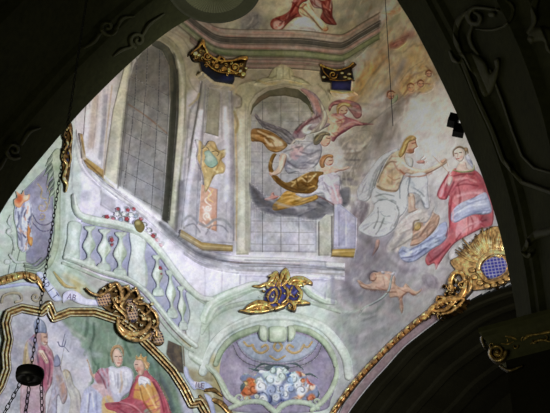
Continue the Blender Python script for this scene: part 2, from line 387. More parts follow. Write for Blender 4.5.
# ---------------------------------------------------------------- painted drawing on the illusionistic architecture (OVER) and on the figure scenes (OVERF)
def l(c, w, a, *pts, so=.8): return ('S' if len(pts) > 2 else 's', list(pts), w, c, a, so)
DK, MD, LT, LV = (74, 70, 68), (120, 116, 114), (214, 212, 214), (216, 214, 232)
OVER = [
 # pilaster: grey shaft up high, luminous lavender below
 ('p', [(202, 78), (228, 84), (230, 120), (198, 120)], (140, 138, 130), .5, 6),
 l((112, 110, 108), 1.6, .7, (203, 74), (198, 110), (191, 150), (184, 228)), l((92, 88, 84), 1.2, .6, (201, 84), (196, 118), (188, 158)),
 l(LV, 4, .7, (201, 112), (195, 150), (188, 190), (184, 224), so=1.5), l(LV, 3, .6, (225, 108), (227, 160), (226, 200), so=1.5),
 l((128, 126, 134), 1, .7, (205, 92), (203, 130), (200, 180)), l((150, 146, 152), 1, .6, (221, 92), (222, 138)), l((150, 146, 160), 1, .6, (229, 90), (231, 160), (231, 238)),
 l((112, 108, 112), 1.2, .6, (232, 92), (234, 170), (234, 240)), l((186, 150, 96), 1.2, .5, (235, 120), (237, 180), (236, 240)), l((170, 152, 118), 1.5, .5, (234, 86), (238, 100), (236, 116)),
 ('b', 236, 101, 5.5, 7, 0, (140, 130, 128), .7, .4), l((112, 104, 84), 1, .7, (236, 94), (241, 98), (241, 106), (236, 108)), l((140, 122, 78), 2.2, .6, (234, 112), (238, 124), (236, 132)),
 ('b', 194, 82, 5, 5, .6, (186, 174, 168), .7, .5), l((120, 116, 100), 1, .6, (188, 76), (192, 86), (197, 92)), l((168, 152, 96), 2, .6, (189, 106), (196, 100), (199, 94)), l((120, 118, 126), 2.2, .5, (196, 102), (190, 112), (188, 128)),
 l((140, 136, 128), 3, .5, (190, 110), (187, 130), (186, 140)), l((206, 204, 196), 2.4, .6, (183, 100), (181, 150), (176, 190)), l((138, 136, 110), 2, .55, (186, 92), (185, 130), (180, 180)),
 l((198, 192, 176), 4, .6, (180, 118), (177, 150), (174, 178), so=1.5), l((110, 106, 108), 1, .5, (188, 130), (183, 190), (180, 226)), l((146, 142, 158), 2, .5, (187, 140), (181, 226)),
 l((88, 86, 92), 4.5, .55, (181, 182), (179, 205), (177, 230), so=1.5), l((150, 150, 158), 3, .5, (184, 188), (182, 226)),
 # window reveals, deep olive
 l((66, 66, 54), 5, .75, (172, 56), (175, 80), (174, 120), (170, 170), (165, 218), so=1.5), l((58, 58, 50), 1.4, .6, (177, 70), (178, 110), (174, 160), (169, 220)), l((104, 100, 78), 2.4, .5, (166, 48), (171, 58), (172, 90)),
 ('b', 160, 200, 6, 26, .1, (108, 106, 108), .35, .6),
 # curved imitation apron and painted shadow under the gold base, painted light streaks
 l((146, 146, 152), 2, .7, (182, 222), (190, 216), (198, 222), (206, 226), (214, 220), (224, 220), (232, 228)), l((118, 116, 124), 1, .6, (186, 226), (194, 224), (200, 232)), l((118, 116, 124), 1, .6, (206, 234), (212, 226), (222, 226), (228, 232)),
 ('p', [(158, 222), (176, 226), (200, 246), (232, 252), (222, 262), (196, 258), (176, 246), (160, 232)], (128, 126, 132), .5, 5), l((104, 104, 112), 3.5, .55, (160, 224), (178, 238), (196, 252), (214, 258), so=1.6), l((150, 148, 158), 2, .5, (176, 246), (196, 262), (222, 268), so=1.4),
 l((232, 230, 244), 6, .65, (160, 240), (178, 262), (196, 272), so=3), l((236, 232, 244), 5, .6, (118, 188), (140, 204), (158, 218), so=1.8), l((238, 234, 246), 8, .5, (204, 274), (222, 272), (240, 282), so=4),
 # sill and panels to the right
 l((128, 124, 128), 1, .7, (240, 266), (290, 267), (340, 270)), l((164, 158, 156), 1, .7, (236, 270), (300, 273), (344, 274)), l((224, 220, 232), 2, .6, (240, 273.5), (340, 277)), l((168, 148, 138), .9, .5, (228, 262), (300, 264)),
 l((130, 128, 140), 1, .6, (245, 260), (300, 261), (326, 262)), l((150, 148, 158), 1.2, .6, (325, 262), (326, 270)), ('p', [(300, 261), (325, 262), (325, 269), (300, 268)], (176, 176, 190), .5, 1),
 l((148, 146, 166), 3.4, .6, (332, 277), (333, 292), (333, 302)), l((206, 206, 222), 2, .6, (302, 277), (330, 278)), l((150, 148, 172), 1.2, .7, (310, 280), (325, 281), (325, 298)), ('p', [(310, 281), (324, 281), (324, 298), (312, 292)], (190, 190, 214), .6, 1),
 l((160, 150, 176), .9, .6, (240, 275), (240, 284)), l((178, 172, 190), 1.2, .5, (205, 268), (205, 296)), l((168, 160, 182), .9, .5, (222, 270), (222, 290)),
 # crest and frieze drawing over the centre window
 l((112, 104, 74), 1, .6, (240, 84), (250, 80), (262, 82)), l((186, 180, 148), 2, .6, (250, 83), (262, 86), (276, 84)), l((106, 98, 74), .9, .6, (262, 74), (270, 78), (276, 76)), l((106, 98, 74), .9, .6, (292, 76), (300, 78), (312, 86)),
 l((168, 150, 96), 1.6, .5, (258, 80), (268, 84), (280, 82)), l((168, 150, 96), 1.6, .5, (290, 82), (302, 84), (308, 90)), l((96, 92, 70), 1.4, .6, (318, 84), (326, 92), (330, 100)), l((160, 120, 106), 3, .5, (306, 90), (314, 100), (318, 108), so=1.5),
 # cream strips and their edges
 l((120, 116, 104), 1, .6, (249.5, 112), (249.5, 180), (249.5, 252)), l((204, 202, 186), 3, .45, (241, 120), (242, 180), (242, 250), so=1.6), l((140, 134, 120), 1, .5, (245.5, 104), (246, 180), (246, 250)),
 l((100, 96, 84), 1, .6, (132, 62), (127, 96), (118, 188)), l((96, 92, 94), .8, .6, (128, 102), (120, 186)), l((176, 140, 96), 1.2, .6, (112, 86), (109, 110), (106, 140), (103, 178)),
 ('b', 110, 150, 5, 22, .12, (150, 150, 144), .5, .6), l((140, 138, 156), 3, .5, (106, 96), (104, 126), (100, 158), so=1.4), l((232, 230, 244), 5, .5, (88, 112), (86, 136), so=2), l((190, 172, 160), 4, .45, (95, 96), (93, 120), (90, 146), so=1.6), l((160, 146, 150), .9, .5, (98, 96), (96, 122), (93, 148)),  # first blob paints a grey cast shadow on the cream jamb
 l((206, 206, 216), 3, .5, (77, 122), (80, 146), (84, 158)), l((140, 140, 154), 1.4, .6, (75, 132), (77, 156), (84, 172), (100, 188)), l((132, 134, 146), 1, .6, (74, 140), (72, 180), (74, 204)),
 # wall between upper sill and rail
 ('p', [(100, 190), (116, 200), (114, 212), (102, 204)], (150, 148, 160), .6, 1.5), l((128, 126, 140), 1, .7, (101, 190), (101, 205)), l((128, 126, 140), 1, .6, (101, 205), (114, 213)), l((228, 226, 238), 5, .6, (82, 176), (88, 190), (92, 206), so=2), ('b', 86, 196, 5, 6, 0, (176, 174, 190), .6, .5),
 l((176, 174, 188), 2, .5, (118, 200), (140, 216), (158, 232)), l((240, 238, 246), 3, .5, (136, 206), (154, 222), (168, 240), so=1.6), ('b', 168, 232, 9, 6, .7, (130, 130, 140), .45, .6),
 # spandrel: soft shades of the green plaster
 l((168, 184, 164), 4, .5, (206, 330), (218, 316), (236, 306), so=2), l((224, 230, 222), 4, .5, (214, 346), (226, 326), (246, 314), so=2), l((160, 176, 158), 3, .45, (340, 318), (332, 310), (318, 304), so=1.5), l((160, 178, 160), 5, .5, (336, 322), (346, 340), (352, 362), so=3),
 l((222, 228, 222), 5, .4, (252, 308), (280, 310), (304, 308), so=3), l((172, 186, 170), 3, .5, (262, 314), (290, 314), (318, 320), so=1.5), l((164, 182, 158), 3, .5, (60, 232), (60, 250), (56, 262), so=1.5), l((150, 166, 146), 1.4, .6, (66, 262), (76, 272), (92, 280)), l((150, 166, 146), 1.2, .5, (44, 262), (58, 274), (74, 286)),
 l((140, 156, 138), 1, .5, (64, 200), (65, 224), (62, 250)), l((212, 220, 216), 4, .5, (68, 176), (68, 206), (66, 232), so=2), l((146, 160, 148), 1.2, .5, (60, 258), (72, 268), (84, 276)), l((206, 214, 208), 2, .5, (56, 262), (70, 276), (84, 284), so=1),
 # tall frame beside the pilaster: weathered yellow and grey at the vault spring
 l((132, 128, 96), 3, .5, (160, 37), (174, 47), (182, 62), so=1.5), l((180, 174, 138), 2, .5, (164, 34), (178, 42), (187, 56)), l((112, 104, 84), 1, .6, (168, 30), (182, 38), (190, 50)), l((98, 92, 76), 1.2, .5, (172, 60), (177, 80), (177, 110)),
 l((134, 118, 104), 2, .6, (176, 30), (190, 40), (196, 48)), l((108, 112, 84), 2, .5, (184, 22), (198, 34), (204, 40)), l((150, 128, 116), 2, .5, (180, 26), (194, 38)),
]
ENT = [(168, 2), (190, 20), (204, 31), (218, 39), (240, 41), (300, 42), (334, 46), (345, 45), (360, 36), (380, 24)]
for dd, c, w, a in ((-11.5, (104, 94, 84), 1, .6), (-7, (116, 106, 96), .9, .5), (-3, (70, 64, 58), 1.4, .75), (-.4, (84, 80, 72), 2.4, .6), (3, (96, 86, 80), .9, .6), (5.4, (164, 134, 124), 1.4, .5), (8.4, (84, 86, 62), 1.1, .7), (11, (136, 140, 106), 1.6, .4), (15.2, (82, 80, 60), 1.2, .7), (18.4, (100, 84, 76), .9, .6), (21.8, (92, 78, 68), 1, .6), (25, (160, 142, 128), 1.2, .4)):
    q = ENT if dd < 16 else ENT[1:8]
    OVER.append(('S', [(x, y+dd) for x, y in q], w, c, a, .8))
OVERF = [
 ('p', [(414, 100), (440, 82), (462, 120), (476, 160), (470, 196), (440, 190), (424, 178), (412, 140), (406, 130), (398, 122)], (206, 200, 198), .0, 5),
 # clouds and drapery drawing behind the man
 l((150, 146, 144), 1.4, .6, (412, 96), (396, 110), (384, 128), (374, 150), (368, 170), so=1), l((112, 104, 98), 3, .5, (404, 100), (388, 118), (378, 142), so=2), l((206, 200, 198), 4, .5, (420, 108), (402, 124), (394, 140), so=2.5), l((150, 140, 132), 2, .4, (398, 118), (390, 140), so=1.4),
 l((168, 158, 140), 5, .4, (352, 140), (364, 136), (374, 122), so=2.5), l((196, 186, 172), 3, .5, (350, 146), (362, 146), (370, 138), so=1.4), l((132, 122, 110), 1.4, .5, (348, 154), (360, 152), (366, 146)), l((128, 124, 126), 1.2, .5, (346, 164), (360, 166), (366, 160)),
 l((120, 112, 116), 3, .5, (350, 180), (358, 182), so=1.4), l((116, 106, 112), 4, .5, (348, 200), (353, 206), (352, 220), so=1.6), l((196, 190, 196), 3, .6, (340, 208), (350, 214), (354, 226), so=1.4),
 l((116, 108, 118), 5, .4, (360, 236), (372, 244), (376, 258), so=2.5), l((120, 112, 124), 4, .4, (356, 262), (370, 270), (368, 278), so=2), l((196, 186, 190), 4, .4, (386, 250), (398, 262), (412, 268), so=2), l((120, 108, 118), 3, .4, (392, 262), (404, 272), (414, 270), so=2),
 l((116, 108, 120), 6, .4, (346, 272), (350, 288), (356, 300), so=2.5), l((206, 192, 204), 5, .4, (338, 286), (342, 304), (352, 310), so=2.5), ('b', 361, 298, 3, 3.4, 0, (128, 134, 142), .7, .6), l((120, 132, 124), 3, .5, (362, 314), (374, 312), (384, 302), so=1.6), l((106, 112, 110), 2, .5, (364, 320), (376, 316), so=1.4),
 l((186, 200, 188), 2, .5, (330, 308), (350, 312), (368, 306)), l((128, 128, 134), 4, .4, (372, 322), (386, 316), (398, 304), so=2.5), l((180, 160, 164), 3, .4, (384, 312), (396, 318), so=2), l((150, 146, 150), 3, .4, (406, 300), (414, 306), so=1.6), l((188, 162, 160), 2, .4, (424, 288), (420, 296), (410, 304), so=1.4),
 l((140, 132, 138), 2, .5, (404, 234), (396, 246), (388, 262), so=1.4), l((206, 200, 202), 3, .4, (414, 264), (426, 268), (440, 266), so=1.6), l((128, 118, 128), 2, .4, (440, 268), (452, 270), so=1.4), l((190, 184, 188), 2, .4, (432, 198), (438, 214), so=1.4), l((150, 146, 156), 3, .4, (432, 196), (436, 206), (430, 214), so=1.6),
 # ochre clouds high right
 l((122, 108, 84), 2, .5, (360, 94), (372, 76), (388, 56), so=1.2), l((200, 176, 134), 2, .5, (368, 96), (384, 74), (398, 60), so=1.2), l((112, 106, 100), 3, .4, (376, 98), (392, 84), (402, 66), so=1.6), l((186, 170, 146), 3, .4, (384, 48), (396, 30), (404, 24), so=1.6), l((118, 100, 80), 1.4, .5, (404, 52), (414, 44), (418, 46), so=.9),
 l((160, 120, 84), 2, .5, (424, 56), (430, 66), (438, 80), so=1.2), l((110, 88, 66), 1, .5, (398, 100), (406, 92), (410, 84)), l((130, 84, 64), 1.4, .5, (426, 66), (434, 74)), l((150, 112, 90), 1.2, .5, (404, 86), (412, 76), (422, 72)), l((196, 160, 126), 2.4, .5, (410, 92), (416, 86), so=1), l((112, 92, 84), .9, .6, (408, 95), (414, 97), (420, 92)),
 l((160, 154, 152), 2.4, .5, (350, 108), (362, 112), (378, 116), so=1.4), l((118, 114, 118), 2, .5, (352, 104), (366, 104), (380, 108), so=1.4), l((176, 168, 160), 4, .4, (368, 106), (384, 110), (394, 104), so=2), l((98, 92, 88), 1, .5, (362, 128), (376, 118), (392, 106), (400, 104)),
 # angels
 l((84, 78, 78), 1.2, .6, (256, 118), (268, 126), (282, 132), (292, 140)), l((92, 60, 66), 1.2, .6, (298, 132), (308, 122), (320, 116)), l((74, 70, 66), 1.4, .6, (296, 130), (304, 120), (313, 113)), l((206, 196, 176), 1.2, .6, (290, 146), (296, 140), (304, 140), (312, 136)),
 l((100, 92, 92), 1.2, .5, (284, 152), (292, 149), (302, 146)), l((104, 98, 108), 1.2, .5, (300, 152), (310, 154), (320, 150)), l((96, 88, 94), 1, .5, (288, 162), (298, 168), (314, 168)), l((196, 190, 194), 1.4, .5, (288, 166), (300, 171), (312, 168)), l((206, 176, 176), 2, .5, (294, 148), (300, 154), so=1.2),
 l((96, 66, 28), 1.2, .6, (276, 178), (286, 186), (300, 190), (314, 188)), l((222, 196, 140), 1.2, .6, (288, 178), (294, 182), (304, 174)), l((220, 198, 150), 1, .6, (302, 178), (308, 182), (316, 174)), l((92, 64, 28), 1, .6, (296, 178), (298, 186)), l((96, 66, 30), 1, .5, (308, 176), (306, 186)), l((88, 60, 28), 1, .5, (252, 138), (260, 142), (266, 148)), l((216, 190, 150), 1.2, .5, (258, 131), (266, 135), (274, 138)),
 l((104, 62, 60), 1, .6, (318, 196), (326, 200), (336, 206)), l((222, 216, 224), 1.4, .5, (328, 178), (334, 188), (338, 200)), l((120, 108, 120), 1, .5, (324, 182), (330, 194)), l((196, 150, 148), 2, .4, (336, 190), (340, 202), so=1), l((110, 100, 104), 1, .5, (340, 176), (342, 190)), l((150, 70, 80), 1, .6, (336, 122), (348, 118), (360, 122)), l((206, 160, 158), 1, .6, (340, 128), (352, 122), (362, 124)), l((114, 50, 62), 1, .5, (334, 140), (342, 132), (352, 127)),
 l((222, 190, 160), 1.6, .5, (330, 120), (336, 124), (334, 130), so=.8), l((120, 80, 66), .8, .5, (332, 133), (336, 136)), l((90, 84, 84), 2.4, .45, (254, 190), (262, 202), (276, 208), so=1.4), l((170, 168, 176), 2, .45, (266, 198), (286, 206), (306, 208), so=1.2), l((112, 110, 116), 2, .45, (290, 212), (314, 214), (334, 208), so=1.4),
 # the man
 l((128, 92, 66), .9, .7, (384, 168), (390, 162), (396, 162)), l((140, 104, 74), .8, .6, (388, 176), (394, 180), (400, 178)), l((120, 88, 60), .9, .6, (377, 186), (384, 190), (396, 191)), l((160, 96, 72), .9, .7, (400, 170), (407, 176), (420, 176.5), (432, 173)), l((232, 208, 190), 1.2, .6, (402, 162), (410, 168), (424, 171)), l((152, 120, 92), 1, .5, (392, 170), (392, 184)), l((212, 184, 160), 2.4, .5, (386, 172), (384, 182), so=1.2),
 l((106, 108, 106), 1, .6, (376, 196), (384, 194), (394, 196)), l((116, 118, 116), .9, .6, (374, 204), (380, 200), (388, 200), (396, 204)), l((106, 108, 108), 1, .6, (378, 208), (378, 218), (374, 228)), l((104, 106, 108), 1, .6, (384, 218), (380, 228), (376, 234)), l((110, 112, 114), 1, .6, (397, 206), (399, 214), (394, 226)), l((238, 238, 242), 1.8, .6, (384, 206), (388, 204), (393, 207), so=1), l((96, 100, 106), 1, .6, (404, 176), (400, 186), (400, 198)), l((92, 96, 104), 1, .6, (410, 178), (408, 190), (409, 196)), l((238, 238, 244), 1.6, .6, (403, 184), (402, 196), (405, 206), so=.9), l((238, 238, 244), 1.6, .6, (416, 178), (422, 182), (426, 180), so=.9), l((130, 134, 140), 1, .6, (414, 188), (420, 192), (424, 196)), l((112, 116, 122), 1.6, .5, (416, 204), (420, 200), (424, 204)),
 l((118, 118, 120), 1, .5, (394, 152), (380, 162), (368, 178), (362, 192)), l((232, 234, 238), 1.2, .5, (390, 153), (376, 166), (364, 184)), l((110, 112, 110), 1, .5, (384, 160), (376, 176), (370, 196)), l((92, 90, 80), 1, .5, (392, 156), (384, 168), (378, 182)),
 # the woman
 l((138, 42, 56), 1, .6, (449, 172), (441, 186), (437, 196)), l((232, 168, 172), 1.4, .6, (451, 174), (445, 184), (441, 196), so=.8), l((136, 44, 58), 1, .6, (446, 198), (450, 190), (454, 182)), l((142, 50, 62), 1, .6, (454, 176), (464, 174), (474, 174)), l((230, 164, 166), 1.6, .5, (456, 180), (466, 178), (476, 182), so=.9), l((140, 50, 60), 1, .5, (456, 186), (466, 184), (478, 186)), l((232, 176, 178), 1.6, .5, (458, 196), (470, 193), (482, 193), so=.9), l((134, 42, 54), 1, .6, (450, 206), (450, 222), (446, 236)), l((226, 156, 160), 1.4, .5, (453, 208), (453, 222), so=.8), l((128, 40, 52), 1, .6, (456, 240), (464, 230), (474, 224), (486, 220)), l((232, 180, 184), 2, .5, (462, 232), (470, 225), (480, 222), so=.9), l((124, 42, 54), 1.4, .6, (430, 262), (440, 254), (450, 244)), l((206, 130, 138), 1.4, .5, (434, 252), (444, 244), (450, 234), so=.9), l((120, 44, 56), 1, .5, (484, 176), (489, 194)),
 l((128, 134, 170), .9, .6, (454, 218), (462, 208), (474, 202), (486, 199)), l((226, 228, 238), 1.4, .5, (458, 212), (470, 206), (486, 204), so=.8), l((120, 126, 164), .9, .6, (462, 218), (476, 212), (490, 210)),
 l((96, 100, 130), 1, .6, (402, 258), (414, 256), (426, 248)), l((98, 102, 134), 1, .6, (410, 250), (422, 244), (436, 236)), l((206, 210, 224), 1.2, .5, (406, 254), (420, 248), (434, 240)), l((120, 92, 80), 1, .6, (412, 240), (420, 236), (430, 222)), l((216, 184, 160), 1.2, .5, (420, 230), (428, 222), (434, 212)), l((96, 76, 60), 1, .6, (413, 230), (414, 222), (419, 220)),
 l((206, 196, 190), 1.6, .5, (398, 226), (408, 216), (422, 211), so=.9), l((120, 108, 106), 1, .5, (392, 250), (406, 242), (420, 232)), l((142, 128, 124), 1, .5, (400, 234), (412, 228), (424, 218)),
 # low cherub
 l((128, 82, 66), .8, .6, (370, 290), (382, 292), (396, 292)), l((132, 88, 72), .8, .6, (360, 286), (368, 290), (376, 290)), l((236, 204, 184), 1.4, .5, (376, 276), (384, 276), (390, 282), so=.8), l((132, 86, 70), .8, .6, (398, 300), (406, 294), (418, 296)), l((226, 190, 170), 1, .5, (400, 290), (408, 288), (416, 293)),
 # reclining figure
 l((84, 34, 30), 1.2, .6, (276, 18), (286, 22), (296, 14)), l((196, 150, 142), 1, .6, (276, 24), (280, 28), (284, 22)), l((90, 36, 32), 1, .6, (292, 2), (300, 8), (306, 4)), l((90, 66, 46), .9, .6, (302, 8), (312, 18), (322, 30)), l((226, 200, 168), 1.2, .5, (308, 6), (316, 16), (326, 26)), l((80, 34, 30), 1, .6, (322, 4), (324, 14), (332, 24)), l((206, 200, 200), 2, .5, (296, 22), (306, 18), (314, 24), so=1),
 # framed painting
 l((104, 60, 78), 1, .6, (44, 350), (50, 364), (48, 384)), l((214, 160, 172), 1, .6, (46, 352), (53, 362), (52, 376)), l((108, 66, 86), 1, .5, (38, 356), (40, 374), (44, 392)), l((130, 112, 76), 1, .5, (26, 350), (25, 364), (28, 378)), l((96, 90, 120), 1, .5, (30, 344), (36, 352), (38, 362)), l((90, 84, 112), 1, .5, (28, 392), (26, 412)),
 l((98, 92, 128), 1, .5, (90, 394), (88, 412)), l((226, 224, 240), 1.2, .5, (92, 392), (94, 410)), l((120, 60, 76), 1, .6, (96, 370), (102, 378), (106, 388)), l((206, 150, 164), 1, .5, (100, 370), (107, 374), (110, 384)), l((236, 234, 242), 1.4, .5, (112, 372), (114, 384), so=.8), l((140, 136, 160), .9, .6, (118, 374), (118, 388)), l((236, 232, 242), 1.4, .5, (126, 373), (126, 384), so=.8),
 l((140, 56, 74), 1, .6, (112, 404), (126, 404), (140, 412)), l((228, 158, 166), 1.2, .5, (120, 402), (134, 406), (144, 416)), l((150, 96, 44), 1, .6, (140, 388), (144, 402), (152, 414)), l((244, 214, 150), 1.2, .5, (144, 384), (150, 396), (156, 408)), l((130, 50, 66), 1, .6, (134, 380), (131, 390), (128, 396)), l((216, 130, 140), 1, .5, (156, 382), (164, 396), (169, 412)), l((120, 44, 60), 1, .6, (153, 382), (160, 396), (164, 412)),
 l((84, 106, 88), 1.4, .5, (98, 320), (98, 344), (94, 356)), l((84, 106, 88), 1.4, .5, (110, 322), (108, 340)), l((90, 112, 96), 1.2, .5, (126, 332), (127, 346)), l((172, 190, 170), 1.6, .45, (104, 320), (103, 344)), l((172, 190, 170), 1.6, .45, (118, 326), (118, 342)), l((88, 108, 92), 1, .5, (84, 318), (86, 334), (92, 350)), l((168, 186, 168), 1.4, .4, (90, 318), (90, 336)),
 l((226, 224, 232), 2.4, .4, (48, 340), (62, 352), (76, 362), so=1.4), l((150, 146, 166), 1.4, .4, (60, 334), (76, 350), (88, 358), so=1), l((160, 158, 178), 1.6, .4, (52, 328), (70, 342), (80, 352), so=1),
]
LC = [-0.3556, 0.8182, -0.6090, -0.1822, 0.1231, -0.9469, 0.6011, 0.0577, -0.2684, 0.2414, -0.7518, -0.0025, 1.7217, -0.7273, 0.5123]
def light_at(X, Y):
    """how strongly the choir window lights a white wall there (measured), so that the photographed tones can be read back as pigment reflectance"""
    x = (np.clip(X, -10, 515)-275)/275; y = (np.clip(Y, -10, 425)-206)/206
    v = 0; k = 0
    for i in range(5):
        for j in range(5-i): v = v+LC[k]*x**i*y**j; k += 1
    return np.exp(np.clip(v, -1.8, .3))
#@LIGHT@
# ---------------------------------------------------------------- the painted ground of the walls and vault
GREY = [(150, 146, 140), (186, 182, 178), (165, 160, 165), (178, 172, 160)]
G = [
 # upper vault and frieze
 ('p', [(150, -40), (560, -40), (560, 90), (150, 60)], (146, 138, 120), 1, 12),
 ('p', [(225, -30), (345, -30), (345, 34), (225, 34)], (158, 150, 126), 1, 10),
 ('b', 255, 22, 17, 13, .3, (112, 108, 104), .8, .6),
 ('b', 350, 12, 30, 14, -.3, (118, 118, 104), .8, .6),
 ('p', [(160, 60), (260, 60), (345, 60), (352, 110), (340, 100), (235, 92), (160, 100)], (150, 140, 118), 1, 6),
 ('p', [(150, 20), (200, 45), (200, 100), (186, 90), (176, 60), (160, 40)], (156, 150, 126), 1, 5),
 # left wall around the tall window
 ('p', [(60, 70), (116, 70), (116, 180), (76, 190), (70, 150)], (206, 202, 214), 1, 4),
 ('s', [(98, 88), (94, 112), (92, 150)], 9, (196, 180, 176), .55, 3),
 ('p', [(170, 105), (205, 80), (240, 100), (245, 262), (170, 245)], (186, 182, 190), 1, 5),
 # strip right of the pilaster, cream
 ('p', [(234, 92), (252, 92), (252, 256), (236, 256)], (186, 184, 166), 1, 2),
 ('s', [(233, 95), (233, 250)], 2, (130, 122, 118), .6, 1),
 ('p', [(246, 96), (320, 80), (345, 100), (345, 130), (246, 130)], (158, 152, 130), 1, 6),
 # below the sill and the gallery
 ('p', [(75, 165), (130, 195), (200, 248), (345, 260), (350, 330), (180, 330), (60, 250)], (218, 213, 231), 1, 5),
 ('p', [(-20, 120), (73, 120), (68, 250), (90, 285), (190, 345), (190, 430), (-20, 430)], (176, 190, 178), 1, 4),
 ('p', [(72, 120), (78, 140), (82, 190), (68, 262), (60, 262), (66, 200)], (196, 208, 206), .9, 2),
 ('p', [(82, 222), (128, 230), (150, 244), (176, 282), (196, 302), (190, 336), (160, 312), (136, 286), (100, 272), (80, 262)], (160, 162, 188), 1, 3),
 ('p', [(190, 300), (240, 285), (345, 285), (362, 420), (180, 420)], (190, 200, 192), 1, 6),
 ('p', [(330, 275), (420, 280), (420, 430), (330, 430)], (170, 168, 170), 1, 10),
 ('b', 352, 300, 15, 32, .2, (154, 166, 156), .8, .5),
 ('b', 362, 336, 22, 12, -.4, (138, 140, 142), .6, .6),
 ('b', 344, 372, 12, 20, 0, (176, 180, 184), .7, .5),
 # right hand wall: sky and cloud behind the figures
 ('p', [(345, 45), (400, -10), (430, -10), (520, 240), (480, 300), (380, 330), (335, 280), (334, 120)], (176, 170, 170), 1, 8),
 ('p', [(352, 88), (400, -10), (450, 20), (470, 110), (420, 100), (380, 90), (356, 110)], (164, 150, 124), 1, 8),
 ('p', [(405, 102), (445, 80), (478, 160), (470, 190), (425, 180), (412, 140)], (200, 196, 194), 1, 9),
 ('p', [(366, 160), (386, 112), (404, 98), (412, 112), (398, 140), (378, 162)], (138, 130, 122), .9, 5),
 ('p', [(345, 120), (378, 112), (368, 150), (352, 205), (345, 190)], (168, 160, 142), .9, 5),
 ('p', [(340, 225), (400, 235), (420, 270), (400, 300), (345, 300)], (150, 142, 152), .9, 10),
 ('b', 372, 262, 16, 14, 0, (132, 126, 136), .6, .7),
 ('b', 352, 285, 12, 18, .4, (150, 142, 158), .7, .6),
 ('s', [(352, 60), (372, 40), (396, 18)], 8, (110, 118, 88), .5, 4),
 # stepped cornice lines behind the angels
 ('s', [(345, 150), (362, 152)], 3, (196, 190, 180), .7, 1), ('s', [(345, 158), (360, 160)], 2, (120, 112, 112), .7, 1),
 ('s', [(345, 172), (358, 174)], 3, (190, 184, 180), .7, 1), ('s', [(340, 182), (356, 184)], 4, (118, 110, 116), .7, 1),
 ('s', [(340, 194), (356, 196)], 3, (186, 182, 188), .7, 1),
 # veils of ochre and red cloud high on the right
 ('S', [(392, 92), (402, 68), (420, 50)], 12, (180, 140, 84), .55, 5),
 ('S', [(352, 100), (366, 76), (384, 58)], 10, (178, 132, 62), .75, 4), ('S', [(357, 88), (372, 66)], 5, (200, 164, 100), .6, 3),
 ('S', [(392, 46), (404, 38), (412, 34)], 7, (148, 88, 74), .8, 3), ('S', [(400, 46), (416, 48), (424, 60)], 9, (196, 164, 108), .6, 4),
 ('S', [(412, 62), (426, 74), (430, 90)], 10, (198, 174, 122), .7, 4), ('S', [(420, 70), (428, 82)], 4, (160, 92, 60), .5, 2),
 ('S', [(398, 98), (402, 84), (412, 78)], 6, (170, 120, 86), .5, 3), ('S', [(404, 60), (398, 76), (390, 90)], 6, (150, 140, 146), .6, 3),
 ('S', [(408, 88), (414, 80), (424, 80)], 4, (150, 146, 150), .7, 2), ('S', [(406, 98), (414, 90), (422, 92)], 5, (176, 96, 60), .55, 2),
 ('b', 410, 92, 4, 3, 0, (208, 164, 126), .7, .5),
 # the ochre band low on the left with faded gilding
 ('S', [(66, 276), (76, 284), (78, 296)], 7, (196, 176, 116), .7, 3), ('S', [(76, 280), (86, 288), (92, 300)], 5, (190, 170, 112), .6, 3),
 ('p', [(-5, 290), (50, 288), (90, 296), (100, 306), (60, 306), (-5, 312)], (160, 152, 148), .8, 4),
 ('S', [(186, 338), (206, 352), (220, 372), (226, 410)], 10, (182, 160, 96), .6, 4),
 ('p', [(186, 368), (214, 372), (236, 413), (206, 413)], (150, 130, 80), .7, 4),
]
G += mottle((70, 90, 250, 260), 90, [(225, 222, 235), (168, 164, 176), (196, 190, 186)], 22, 4, 1.5, .3, .18, seed=2)
G += mottle((150, 0, 350, 90), 90, [(120, 112, 96), (172, 162, 138), (150, 126, 112), (128, 132, 104)], 20, 4, .1, .5, .25, seed=3)
G += mottle((345, 10, 480, 110), 110, [(128, 116, 96), (196, 178, 140), (170, 150, 130), (150, 144, 146), (178, 134, 84)], 20, 5, -.9, .6, .26, seed=4)
G += mottle((340, 110, 480, 300), 160, [(152, 146, 150), (196, 190, 192), (140, 132, 140), (180, 166, 160), (186, 184, 196)], 22, 5, -.9, .8, .24, seed=5)
G += mottle((336, 270, 430, 400), 90, [(186, 178, 188), (148, 148, 152), (160, 168, 162), (178, 160, 168)], 20, 6, -.8, .7, .22, seed=6)
G += mottle((190, 280, 345, 413), 80, [(206, 214, 208), (170, 184, 174), (196, 200, 206)], 22, 4, 0, 1.5, .2, seed=7)
G += mottle((0, 130, 75, 300), 80, [(200, 212, 208), (156, 174, 158), (190, 196, 204)], 22, 4, 1.4, .5, .25, seed=8)
G += mottle((80, 170, 345, 290), 90, [(226, 220, 238), (188, 182, 204), (214, 206, 214)], 22, 4, .5, .5, .2, seed=9)
